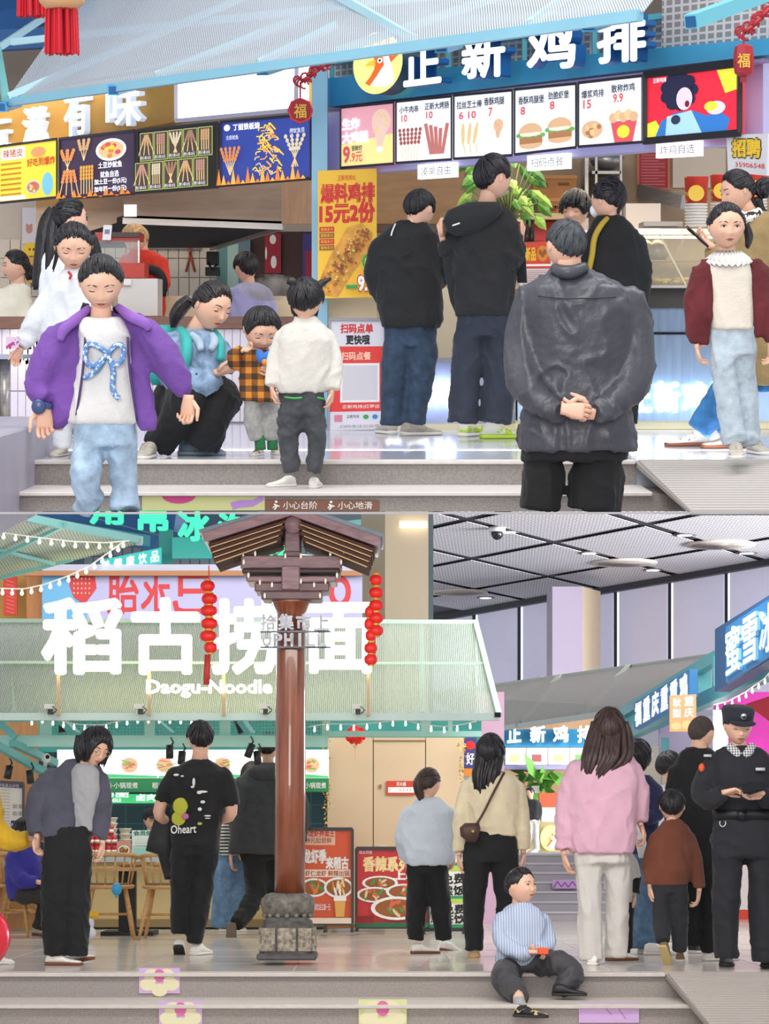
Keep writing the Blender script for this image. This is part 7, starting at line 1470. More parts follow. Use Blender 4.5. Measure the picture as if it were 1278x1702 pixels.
 p.wear('trousers', wb_, [[(660, 78, 168), (690, 80, 166)]], [[(100, 690, 20), (104, 722, 17), (103, 744, 15)], [(142, 690, 20), (146, 722, 16), (146, 748, 14)]], folds=.008)
 tie = MB(); p._limb(tie, [(114, 452, 2.2, -.10), (118, 458, 2.5, -.115), (115, 464, 2, -.12)]); p.extra('red_tie', tie, mat('ribbon_red', 'b3222d', .6))
 p.hand(34, 580, -.08, (-.5, 1), 0, (.5, -.6, -.2), .8, 1, .13); p.hand(182, 606, -.02, (0, 1), 0, (-.4, -.8, 0), .5, -1, .14)
 p.shoe(107, 757, -12, .19, 0, m=SHOE_GREY, sm=SHOE_GREY); p.shoe(146, 757, 10, .19, m=SHOE_GREY, sm=SHOE_GREY); p.done()
 # woman with long black hair and glasses at the left stall
 p = Person(U, 112, 728, 'woman with long black hair and glasses watching the left stall', D=15.6)
 p.head(117, 364, 62, 112, 2, 0, eyes='open', neck=(108, 404, .02))
 p.hair('pulled', thick=.085, extra=[('strand', [(92, 350, 13, .03), (80, 370, 15, .03), (74, 400, 15, .02), (68, 440, 13, .01), (60, 478, 7, 0)]), ('strand', [(96, 346, 9, 0), (88, 380, 10, -.03), (84, 420, 9, -.04), (78, 455, 4, -.04)])])
 bk = cloth('black_knit', '22222a', .9, .2)
 p.wear('shirt', cloth('white_poplin', 'dcdfe6', noise=.05), [[(402, 96, 124), (414, 82, 140), (450, 72, 150), (540, 72, 150)]], [[(84, 424, 14), (74, 470, 13), (80, 520, 11)], [(140, 424, 13, .02), (152, 470, 12, 0), (150, 520, 10, -.03)]])
 p.wear('skirt', bk, [[(530, 74, 148), (620, 70, 152), (704, 76, 150)]]); p.hand(81, 524, 0, (0, 1), 0, (1, 0, 0), .6, 1); p.hand(150, 524, -.03, (0, 1), 0, (-1, 0, 0), .6, -1)
 g = MB(); a = p.A
 for z in (-0.01, 0.05): g.tube([(np.array(q) * p.hh) @ a.T + p.hc for q in ((.36, 0, .04), (.33, -.3, .03 + z), (.2, -.46, .02 + z), (.06, -.47, .02 + z))], .006, 5)
 p.extra('glasses', g, mat('black_plastic', '15151a', .3)); p.shoe(98, 728, 170, .24, m=SHOE_BLACK); p.shoe(128, 728, 165, .24, m=SHOE_BLACK); p.done()
 # woman in the cream hoodie at the far left
 p = Person(U, 24, 694, 'woman with cream hoodie and tied black hair in profile at the picture edge', D=19)
 p.head(26, 443, 50, -68, 2, 0, eyes='open', neck=(32, 474, .02))
 p.hair('pulled', thick=.075, extra=[('ball', (49, 448, 9, .05)), ('strand', [(46, 444, 7, .03), (50, 462, 6, .04)])])
 ch = cloth('cream_fleece', 'e4e0cf', .95, .08)
 p.wear('hoodie', ch, [[(470, 22, 44), (478, 6, 52), (510, -12, 54), (560, -14, 52), (600, -10, 48)]], [[(40, 488, 13, 0), (42, 530, 13, -.04), (20, 560, 10, -.08)], [(2, 488, 13, 0), (-14, 530, 12, -.04), (-6, 562, 10, -.08)]])
 p.wear('trousers', cloth('grey_twill', '8a8f98'), [[(596, -8, 46), (612, -6, 46)]], [[(6, 606, 16), (4, 640, 14), (4, 684, 11)], [(34, 606, 16), (34, 640, 14), (34, 684, 11)]])
 p.hand(18, 562, -.08, (-.6, .4), 0, (.3, -.5, .5), .7, 1); p.hand(-6, 564, -.08, (.5, .5), 0, (0, -.5, .5), .7, -1)
 p.shoe(4, 694, -60, .23); p.shoe(36, 694, -50, .23); p.done()
 # cook in red at the hot plate
 p = Person(U, 240, 640, 'cook in red jacket with black strap bending behind the left counter', D=19.5, foot_z=0)
 p.head(226, 398, 46, -60, 30, 0, eyes='down', neck=(240, 424, .03))
 p.hair('short', HAIR_BLOND, thick=.08)
 rd = cloth('red_uniform', 'd8341f', .8, .1)
 p.wear('jacket', rd, [[(416, 218, 256), (426, 206, 268), (450, 204, 276), (490, 212, 276), (560, 212, 274)]], [[(214, 430, 13, -.03), (200, 455, 12, -.1), (182, 470, 10, -.14)], [(268, 432, 13, 0), (272, 470, 12, -.05), (256, 498, 10, -.12)]])
 p.wear('trousers', bk, [[(556, 214, 272), (580, 214, 272)]], [[(228, 575, 16), (228, 680, 12)], [(258, 575, 16), (258, 680, 12)]])
 st = MB(); p._limb(st, [(242, 446, 8, -.13), (262, 452, 8, -.14), (272, 470, 7, -.15), (270, 492, 6, -.15)]); p.extra('strap', st, mat('strap_black', '18181a', .7))
 hp = MB(); p._limb(hp, [(222, 402, 3, -.12), (224, 388, 2.5, -.11), (234, 380, 2.5, -.05), (243, 392, 2.5, .02), (242, 408, 4, .03)]); p.extra('headband', hp, mat('headband_gold', 'd9b56a', .4))
 p.hand(182, 472, -.14, (-1, .2), 0, (0, 0, -1), .7, 1); p.hand(254, 500, -.12, (-.7, .5), 0, (0, 0, -1), .7, -1); p.shoe(228, 690, 0, .24, m=SHOE_BLACK); p.shoe(258, 690, 0, .24, m=SHOE_BLACK); p.done()
 # cook half hidden by steam
 p = Person(U, 420, 692, 'cook with dark tied hair half hidden by steam behind the left counter', D=19.3)
 p.head(409, 446, 48, -150, 8, 0, eyes=None, neck=(414, 474, .02)); p.hair('short', thick=.09)
 p.wear('jacket', cloth('lilac_cotton', 'a7a6d2', noise=.08), [[(470, 400, 430), (480, 384, 446), (520, 378, 450), (570, 382, 446)]], [[(390, 486, 12), (380, 520, 11, .05), (384, 545, 9, .1)], [(440, 486, 12), (452, 520, 11, .05), (448, 545, 9, .1)]])
 p.wear('trousers', bk, [[(566, 384, 446)]+[(590, 386, 444)]], [[(400, 585, 16), (400, 682, 12)], [(430, 585, 16), (430, 682, 12)]])
 p.hand(384, 547, .1, (0, 1), 0, (1, 0, 0), .6, 1); p.hand(448, 547, .1, (0, 1), 0, (-1, 0, 0), .6, -1); p.shoe(400, 692, 180, .24, m=SHOE_BLACK); p.shoe(430, 692, 180, .24, m=SHOE_BLACK); p.done()
 # crouching woman in denim
 p = Person(U, 290, 758, 'woman crouching in blue denim jacket with teal backpack straps', D=13.4)
 p.head(352, 509, 78, 42, 20, 8, eyes='down', neck=(322, 556, .06))
 p.hair('pulled', mat('hair_dark', '231c1e', .42, 0, 0, .45, 40, .6, 60, stretch=(1, 1, .15)), thick=.075, freq=7, extra=[('strand', [(316, 498, 10, .08), (302, 510, 13, .09), (292, 526, 12, .09), (288, 542, 5, .09)])])
 dn = cloth('washed_denim', '7d97b4', .85, .4, scale=20)
 p.wear('jacket', dn, [[(546, 300, 348, .05), (556, 276, 362, .03), (575, 262, 372, .02), (610, 262, 372, 0), (640, 268, 366, 0), (662, 284, 352, 0)]],
           [[(278, 568, 26, 0), (298, 618, 25, -.08), (334, 640, 22, -.14), (356, 622, 19, -.16)], [(358, 572, 20, .06), (372, 600, 19, .06), (384, 606, 16, .03)]], ratio=.68, folds=.011)
 cl = MB(); p._limb(cl, [(318, 556, 6, -.06), (330, 568, 8, -.10), (334, 582, 5, -.13)]); p._limb(cl, [(352, 556, 6, -.03), (356, 568, 8, -.07), (350, 582, 5, -.11)]); p.extra('collar', cl, cloth('pale_denim_trim', 'a9bdd2', .85, .3))
 bp = MB(); p._limb(bp, [(300, 548, 7, .02), (310, 566, 9, -.12), (308, 598, 9, -.17), (296, 630, 8, -.13)]); p._limb(bp, [(356, 552, 6, .02), (366, 570, 8, -.04), (366, 600, 7, -.08)])
 p._loft(bp, [(540, 252, 290, .16), (560, 244, 300, .18), (620, 244, 300, .18), (640, 252, 290, .16)], .6); p.extra('backpack', bp, cloth('teal_nylon', '2aa5a0', .6, .12), label='teal backpack on her shoulders')
 bt = cloth('black_trousers', '0f1013', .85, .25)
 p.wear('trousers', bt, [[(640, 262, 350, .08), (670, 250, 345, .1), (700, 246, 330, .1)]],
           [[(290, 680, 36, .05), (318, 650, 34, -.12), (296, 692, 30, -.06), (262, 742, 27, .0)], [(320, 690, 36, .1), (372, 656, 32, -.05), (356, 690, 32, -.05), (334, 738, 32, 0)]], folds=.010)
 p.hand(360, 620, -.17, (1, -.28), -.006, (.2, .3, .9), .55, 1, .19); p.hand(386, 606, .02, (1, -.5), -.01, (0, -.9, .3), .7, -1, .17)
 p.shoe(252, 760, -10, .25, m=SHOE_GREY); p.shoe(298, 756, 82, .26, m=cloth('slate_shoe', '7f93a3'), sm=mat('slate_sole', '94a3ad', .7)); p.done()
 # toddler in plaid
 p = Person(U, 430, 762, 'toddler boy in orange plaid shirt and grey trousers holding a lollipop', D=13.15)
 p.head(434, 548, 72, 18, 30, 0, True, 'down', neck=(432, 588, .02)); p.hair('short', thick=.06, rough=.015)
 pl = pattern_mat('orange_plaid', 'check', 'd08a2c', '3a3326', 15, cc='8a4f22', fac=.5)
 p.wear('shirt', pl, [[(580, 416, 450), (590, 404, 460), (615, 398, 464), (645, 396, 460), (668, 400, 462)]], [[(408, 594, 13, 0), (392, 604, 12, -.05), (388, 588, 11, -.08), (402, 583, 9, -.1)], [(458, 596, 12, 0), (463, 618, 11, -.04), (452, 618, 9, -.09)]], ratio=.75, folds=.006)
 p.wear('trousers', cloth('grey_marl', '9a9a98', .9, .25, scale=30), [[(656, 404, 462), (668, 404, 464)]], [[(419, 674, 16), (422, 706, 15.5), (427, 732, 12)], [(449, 674, 16, .03), (451, 706, 15, .03), (453, 732, 12, .03)]], folds=.008)
 b = MB(); p._limb(b, [(430, 584, 5, -.09), (436, 596, 9, -.125), (448, 590, 8, -.12), (458, 580, 4, -.08)]); p.extra('bib', b, cloth('bib_blue', '2f6fc4'))
 s = MB(); p._limb(s, [(431, 724, 9), (433, 748, 9)]); p._limb(s, [(453, 724, 9, .03), (453, 748, 9, .03)]); p.extra('socks', s, cloth('sock_green', '1f6b3c'))
 p.hand(402, 583, -.1, (.8, -.3), 0, (0, -.4, .8), .9, 1, .10); p.hand(450, 618, -.09, (-.8, -.4), -.01, (0, -.9, .3), 1.1, -1, .10)
 sh = pattern_mat('toddler_shoe', 'specks', 'd8cdb9', '8c5a4a', 40, fac=.52)
 p.shoe(434, 756, -18, .135, m=sh); p.shoe(455, 754, 12, .135, m=sh); p.done()
 lp = MB(); lp.tube([p.at(442, 604, -.16), p.at(456, 614, -.17)], .0035, 6, 0); lp.ball(p.at(440, 602, -.158), .018, 10, 1)
 Thing(U, 'lollipop', p.at(450, 610, -.16), 'white stick lollipop in the toddler hand', 'lollipop', mesh=lp, mats=[mat('stick_white', 'f4f2ee', .5), mat('candy_amber', 'd9892b', .2)], smooth=True)
 # little girl from behind
 p = Person(U, 508, 812, 'little girl in white jumper and dark jeans with hair bunches, seen from behind', D=12.62)
 p.head(508, 499, 66, 170, 4, 0, True, None, neck=(508, 534, .02))
 p.hair('fringe', thick=.07, rough=.03, extra=[('strand', [(490, 474, 8, 0), (484, 467, 7, -.01), (478, 470, 3, -.01)]), ('strand', [(524, 478, 8, 0), (536, 470, 6, 0), (549, 463, 2, -.01)]), ('fall', [(505, 484, 530, .02), (520, 487, 527, .03), (530, 492, 524, .03)])])
 p.extra('hair_tie', MB().ball(p.at(493, 474, -.03), .016, 8), mat('tie_violet', '7c66c9', .5)); p.extra('hair_tie', MB().ball(p.at(521, 474, -.03), .016, 8), mat('tie_yellow', 'e8d66a', .5))
 p.wear('jumper', cloth('ivory_knit', 'd3d0c8', .95, .05), [[(526, 490, 526), (535, 486, 530), (543, 470, 542), (565, 462, 551), (610, 462, 551), (640, 460, 548), (652, 462, 544)]],
           [[(472, 556, 14, .02), (458, 600, 14, .01), (452, 642, 12, -.03)], [(542, 556, 14, .02), (556, 600, 14, .01), (553, 648, 12, -.03)]], ratio=.68, folds=.008)
 dj2 = cloth('charcoal_denim', '43454a', .85, .3, scale=18)
 p.wear('jeans', dj2, [[(642, 466, 540), (665, 462, 541), (690, 462, 540)]], [[(482, 688, 21), (480, 735, 18), (486, 786, 13.5)], [(521, 688, 20), (525, 735, 17), (521, 786, 13.5)]], folds=.009)
 pk = MB(); p._limb(pk, [(473, 660, 1.6, -.10), (488, 662, 1.6, -.125), (502, 661, 1.6, -.13)], 1, 6); p._limb(pk, [(528, 661, 1.6, -.11), (538, 663, 1.6, -.08)], 1, 6); p.extra('pocket_trim', pk, mat('trim_green', '35a84e', .6))
 p.hand(452, 644, -.03, (.1, 1), 0, (.9, .2, 0), .6, 1, .12); p.hand(552, 650, -.03, (-.1, 1), 0, (-.9, .2, 0), .6, -1, .12)
 p.shoe(490, 808, -62, .165, h=-.13, lace=False); p.shoe(520, 812, 172, .165, h=-.13, lace=False); p.done()
 # man in black jacket at the counter
 p = Person(U, 675, 728, 'man in black zip jacket and jeans bowing his head at the counter')
 p.head(697, 349, 62, 142, 22, 0, eyes='down', neck=(682, 388, .02)); p.hair('short', thick=.06, rough=.015)
 bj = cloth('black_cotton', '101115', .8, .25)
 p.wear('jacket', bj, [[(366, 662, 704), (376, 646, 716), (392, 630, 728), (430, 622, 734), (480, 624, 735), (530, 630, 736), (545, 634, 732)]], [[(634, 405, 19, 0), (624, 460, 19, .02), (640, 500, 16, .12)], [(722, 405, 18, 0), (734, 452, 17, .04), (728, 470, 14, .16)]], ratio=.66, folds=.008)
 rf = MB(); p._limb(rf, [(657, 372, 1.4, -.10), (652, 384, 1.4, -.13), (650, 392, 1.4, -.14)], 1, 5); p.extra('reflective_tab', rf, mat('tab_white', 'e8e8e8', .4))
 ind = cloth('indigo_denim', '27394f', .85, .35, scale=16)
 p.wear('jeans', ind, [[(535, 640, 728), (560, 640, 726), (575, 641, 724)]], [[(660, 572, 25), (654, 640, 21), (650, 706, 18)], [(704, 572, 25), (697, 640, 22), (689, 706, 19)]], folds=.010)
 p.hand(648, 500, .16, (1, -.2), .02, (0, .3, .9), .7, 1); p.hand(722, 470, .2, (-1, -.1), .02, (0, .3, .9), .7, -1)
 p.shoe(653, 722, -160, .27, m=SHOE_GREY); p.shoe(668, 724, 112, .28, m=SHOE_GREY); p.done()
 # tall young man in hooded jacket
 p = Person(U, 800, 735, 'tall young man in black hooded jacket and cargo trousers at the counter')
 p.head(820, 296, 68, 122, 0, 0, eyes='open', neck=(808, 346, .02)); p.hair('short', thick=.085, rough=.02)
 p.wear('jacket', bj, [[(342, 786, 836), (352, 772, 850), (375, 756, 862), (420, 750, 862), (470, 752, 858), (510, 756, 852), (526, 758, 848)]],
           [[(846, 385, 22, -.02), (846, 436, 22, -.06), (862, 405, 14, .03)], [(768, 380, 20, .03), (746, 420, 19, .02), (738, 400, 14, .0)]], ratio=.66, folds=.010)
 hd = MB(); p._loft(hd, [(336, 776, 832, -.06), (350, 744, 836, -.1), (368, 736, 820, -.12), (384, 742, 796, -.11), (392, 756, 782, -.09)], .5); p.extra('hood', hd, bj)
 lg = MB(); p._limb(lg, [(752, 375, 1.4, -.20), (764, 371, 1.4, -.22)], 1, 5); p.extra('emblem', lg, mat('tab_white', 'e8e8e8', .4))
 p.wear('cargo_trousers', cloth('navy_twill', '1c2433', .85, .25), [[(516, 762, 850), (540, 760, 852), (560, 758, 852)]], [[(780, 556, 27), (773, 630, 25), (768, 702, 24)], [(830, 556, 28), (832, 630, 29), (822, 702, 26)]], folds=.011)
 pkt = MB(); p._loft(pkt, [(560, 826, 866, -.02), (600, 830, 868, -.02), (604, 832, 866, -.02)], .7); p.extra('cargo_pocket', pkt, cloth('navy_twill', '1c2433'))
 p.hand(864, 402, .03, (.25, -1), 0, (-.9, 0, .2), 1.0, 1); p.hand(736, 398, 0, (-.3, -1), 0, (.9, 0, 0), 1.2, -1)
 lime = pattern_mat('lime_shoe', 'specks', 'd9dcd2', 'b6d53a', 14, fac=.56)
 p.shoe(768, 726, 150, .28, m=lime); p.shoe(800, 729, 104, .29, m=lime, sm=mat('lime_sole', 'b7d23c', .6)); p.done()
 ct = MB(); p._loft(ct, [(404, 858, 866, .05), (430, 853, 874, .05), (470, 860, 876, .05)], .5); c2 = MB(); p._loft(c2, [(405, 734, 760, .0), (450, 738, 768, 0), (500, 748, 768, 0), (524, 758, 766, 0)], .5); Thing(U, 'carried_cloth', p.at(750, 460), 'black cloth hanging down behind the left side of the tall hooded man', 'cloth', mesh=c2, mats=bj, smooth=True)
 Thing(U, 'carried_coat', p.at(866, 440), 'black coat hanging from the raised hand of the tall hooded man', 'coat', mesh=ct, mats=bj, smooth=True)
 # stall worker with curly hair
 p = Person(U, 958, 712, 'stall worker with thick curly hair behind the counter', D=18.4)
 p.head(957, 350, 56, -28, 8, 0, eyes='down', neck=(962, 388, .02)); p.hair('fringe', thick=.13, rough=.05, locks=dict(n=46, length=.16, r=.035, zmin=.1, curl=.5))
 p.wear('uniform', cloth('white_poplin', 'dcdfe6'), [[(384, 944, 980), (394, 926, 998), (430, 918, 1006), (520, 920, 1004)]], [[(930, 405, 14), (920, 450, 13, -.05), (930, 480, 10, -.15)], [(996, 405, 14), (1006, 450, 13, -.05), (994, 480, 10, -.15)]])
 p.wear('trousers', bk, [[(516, 924, 1000), (540, 926, 1000)]], [[(944, 535, 18), (944, 690, 13)], [(980, 535, 18), (980, 690, 13)]]); p.hand(932, 482, -.15, (.8, .2), 0, (0, 0, -1), .6, 1); p.hand(992, 482, -.15, (-.8, .2), 0, (0, 0, -1), .6, -1)
 p.shoe(944, 699, 0, .25, m=SHOE_BLACK); p.shoe(980, 699, 0, .25, m=SHOE_BLACK); p.done()
 # woman in black sports jacket
 p = Person(U, 1025, 730, 'woman in black jacket with yellow shoulder stripe and clipped-up hair', D=15.4)
 p.head(1008, 334, 60, -128, 8, 0, eyes='open', neck=(1012, 372, .02), mouth=False)
 p.hair('pulled', thick=.09, rough=.04, extra=[('ball', (1022, 318, 14, -.02)), ('strand', [(1008, 304, 9, -.02), (1018, 300, 9, 0), (1030, 312, 8, 0), (1034, 334, 7, -.01), (1026, 350, 4, -.02)]), ('strand', [(1000, 306, 4, 0), (1008, 297, 3, 0), (1016, 299, 2, 0)])], locks=dict(n=8, length=.1, r=.02, zmin=.5))
 p.wear('jacket', bj, [[(358, 992, 1032), (368, 984, 1046), (385, 976, 1060), (430, 974, 1068), (480, 980, 1070), (530, 990, 1070)]], [[(1056, 398, 19, .0), (1066, 450, 18, .0), (1062, 520, 14, -.02)], [(982, 400, 18, .03), (974, 450, 16, .06), (986, 480, 13, .14)]], ratio=.66)
 yl = MB(); p._limb(yl, [(1010, 362, 4, -.08), (998, 376, 5, -.12), (988, 396, 5, -.13), (984, 425, 5, -.125), (978, 452, 5, -.10)], 1, 6); p.extra('stripe', yl, mat('stripe_yellow', 'b79a2f', .6))
 mk = MB(); mk.ball((np.array([0, -.36, -.22]) * p.hh) @ p.A.T + p.hc, (.28 * p.hh, .13 * p.hh, .20 * p.hh), 12, 0, p.A.T); p.extra('face_mask', mk, mat('mask_white', 'eceff2', .8))
 p.wear('trousers', bt, [[(524, 990, 1066), (550, 990, 1066)]], [[(1008, 545, 20), (1008, 705, 15)], [(1046, 545, 20), (1046, 705, 15)]])
 p.hand(1061, 524, -.02, (0, 1), 0, (-.9, 0, 0), .7, -1); p.hand(988, 482, .15, (-.2, -.4), .05, (0, 0, 1), .7, 1); p.shoe(1008, 727, 175, .25, m=SHOE_BLACK); p.shoe(1046, 727, 178, .25, m=SHOE_BLACK); p.done()
 # old man in leather, hands behind his back
 p = Person(U, 950, 846, 'elderly man in dark leather jacket with hands clasped behind his back', D=10.6)
 p.head(940, 410, 84, -158, 4, -4, eyes=None, neck=(948, 462, .02), neck_r=.25); p.hair('buzz', HAIR_GREY, thick=.04, rough=.008)
 le = mat('leather_charcoal', '42434b', .4, 0, 0, .2, 6, .35, 26)
 p.wear('jacket', le, [[(440, 924, 972, .02), (450, 914, 982, .02), (462, 890, 1010), (478, 872, 1040), (510, 866, 1056), (560, 872, 1052), (620, 876, 1046), (680, 868, 1048), (720, 858, 1058), (750, 858, 1060)]],
           [[(884, 490, 30, .01), (866, 560, 32, .0), (872, 630, 31, -.06), (906, 672, 24, -.16), (934, 686, 19, -.22)], [(1042, 492, 30, .01), (1060, 570, 32, 0), (1050, 636, 31, -.06), (1012, 676, 24, -.17), (986, 688, 19, -.22)]], ratio=.6, folds=.010, smooth=4)
 cb = MB(); p._limb(cb, [(922, 446, 9, -.03), (934, 452, 12, -.08), (952, 452, 12, -.09), (972, 444, 9, -.04)], 1, 10); p.extra('collar', cb, le)
 sm = MB(); p._limb(sm, [(894, 492, 1.4, -.150), (930, 496, 1.4, -.168), (975, 496, 1.4, -.168), (1024, 494, 1.4, -.145)], 1, 5); p.extra('yoke_seam', sm, mat('leather_seam', '26262b', .6))
 p.wear('trousers', bt, [[(728, 868, 1046), (764, 866, 1044)]], [[(904, 775, 36), (898, 846, 35)], [(994, 775, 46), (986, 848, 46)]], ratio=.6, folds=.009, under=False)
 p.hand(984, 688, -.235, (-1, -.18), -.003, (.1, .9, .25), .75, -1, .185, .6); p.hand(936, 680, -.285, (1, .12), -.002, (.1, .9, -.3), .9, 1, .18, .9); p.done()
 # woman in khaki coat with phone
 p = Person(U, 1190, 742, 'woman in khaki coat and blue jeans reading a phone at the right counter', D=14.15)
 p.head(1226, 318, 65, -72, 14, 0, eyes='down', neck=(1246, 356, .02)); p.hair('pulled', thick=.08, rough=.012, extra=[('ball', (1268, 312, 16, .03)), ('strand', [(1256, 330, 9, .02), (1262, 345, 7, .03), (1272, 352, 3, .03)])])
 kh = cloth('khaki_wool', '9a8358', .9, .15)
 p.wear('coat', kh, [[(352, 1232, 1276), (362, 1210, 1294), (390, 1194, 1304), (450, 1190, 1306), (540, 1188, 1304), (620, 1184, 1300), (640, 1186, 1298)]], [[(1210, 390, 20, -.05), (1196, 436, 19, -.12), (1182, 412, 14, -.16)], [(1290, 392, 20, .05), (1300, 450, 18, .02), (1280, 480, 14, -.1)]], ratio=.7)
 sc = MB(); p._limb(sc, [(1222, 352, 7, -.08), (1240, 362, 10, -.10), (1262, 352, 8, -.05)]); p.extra('scarf', sc, pattern_mat('scarf_dots', 'specks', 'e9e6df', '26262a', 30, fac=.55))
 p.wear('jeans', cloth('blue_denim', '2b6aa0', .85, .3, scale=16), [[(632, 1186, 1290), (650, 1186, 1288)]], [[(1208, 645, 28), (1180, 690, 24), (1160, 716, 20)], [(1232, 645, 28, .05), (1218, 690, 22, .03), (1208, 724, 17, .03)]])
 p.hand(1184, 410, -.17, (-.9, -.55), -.005, (.3, -.5, .8), .7, 1, .175); p.hand(1276, 482, -.1, (-.6, .6), 0, (0, 0, 1), .6, -1)
 ws = pattern_mat('stripe_sneaker', 'specks', 'e6e3e0', '8e3340', 9, fac=.62)
 p.shoe(1178, 741, -80, .27, m=ws, sm=SOLE_BROWN); p.shoe(1236, 744, -72, .27, m=SHOE_GREY, sm=SOLE_BROWN); p.done()
 ph = MB(); a, b = p.at(1142, 378, -.25), p.at(1176, 408, -.22); ph.bar(a, b, .07, .012, up=(0, -.3, 1))
 Thing(U, 'phone', (a + b) / 2, 'black phone held out by the woman in the khaki coat', 'phone', mesh=ph, mats=mat('phone_black', '15161b', .25))
 # girl in burgundy cardigan
 p = Person(U, 1222, 770, 'girl in burgundy cardigan with white ruffled collar and pale jeans')
 p.head(1207, 377, 74, 6, 4, 0, True, 'open', neck=(1210, 424, .02)); p.hair('pulled', thick=.06, rough=.012, extra=[('strand', [(1238, 372, 6, .05), (1244, 392, 7, .05), (1242, 410, 4, .04)])])
 p.wear('tee', cloth('oat_jersey', 'dcd3c6', .9, .06), [[(420, 1190, 1232), (432, 1176, 1246), (460, 1174, 1252), (510, 1178, 1254), (548, 1180, 1254)]], ratio=.7, folds=.005)
 rr = MB(); c0 = p.at(1210, 428, 0)
 for k in range(46):
  t0, t1 = 2 * math.pi * k / 46, 2 * math.pi * (k + 1) / 46
  def ring(t, q, i):
   w = (0.062, 0.112 + 0.010 * math.cos(i * math.pi))[q]
   return c0 + np.array([math.cos(t) * w * 1.08, math.sin(t) * w * .85, (0.030, -0.026 + 0.008 * math.cos(i * math.pi) - .022 * max(0, -math.sin(t)))[q]])
  a_, b_, c_, d_ = ring(t0, 0, k), ring(t1, 0, k + 1), ring(t1, 1, k + 1), ring(t0, 1, k)
  rr.hexa([a_, b_, c_, d_, a_ + [0, 0, .006], b_ + [0, 0, .006], c_ + [0, 0, .006], d_ + [0, 0, .006]])
 p.extra('ruffled_collar', rr, cloth('white_voile', 'e8e6e4', .9, .03))
 bg = cloth('burgundy_corduroy', '5f1d24', .9, .25)
 p.wear('cardigan', bg, [[(430, 1166, 1194, .0), (460, 1154, 1192, -.02), (510, 1148, 1186, -.03), (560, 1158, 1182, -.03), (576, 1160, 1180, -.03)], [(430, 1242, 1266, .0), (460, 1247, 1274, -.02), (510, 1251, 1280, -.03), (560, 1254, 1272, -.03)], [(425, 1184, 1240, .07, .4), (445, 1164, 1266, .07, .4), (560, 1160, 1266, .07, .4)]],
           [[(1166, 448, 16, 0), (1152, 500, 16, 0), (1153, 545, 14, -.02), (1158, 572, 11, -.03)], [(1262, 448, 16, 0), (1278, 500, 15, 0), (1282, 545, 13, -.02), (1280, 570, 10, -.03)]], ratio=.75, folds=.008)
 p.wear('jeans', cloth('ice_denim', 'b4c3cf', .85, .2, scale=16), [[(540, 1180, 1254), (570, 1180, 1256), (592, 1180, 1257)]], [[(1201, 588, 23), (1209, 660, 20), (1221, 738, 21)], [(1236, 588, 21, .03), (1240, 660, 19, .05), (1247, 738, 17, .08)]], folds=.009)
 p.hand(1158, 574, -.03, (.15, 1), 0, (.9, -.2, 0), .6, 1, .14); p.hand(1280, 572, -.03, (0, 1), 0, (-.9, -.2, 0), .6, -1, .14)
 p.shoe(1222, 759, -6, .23, m=SHOE_GREY, dy=0); p.shoe(1248, 753, 14, .23, m=SHOE_GREY); p.done()
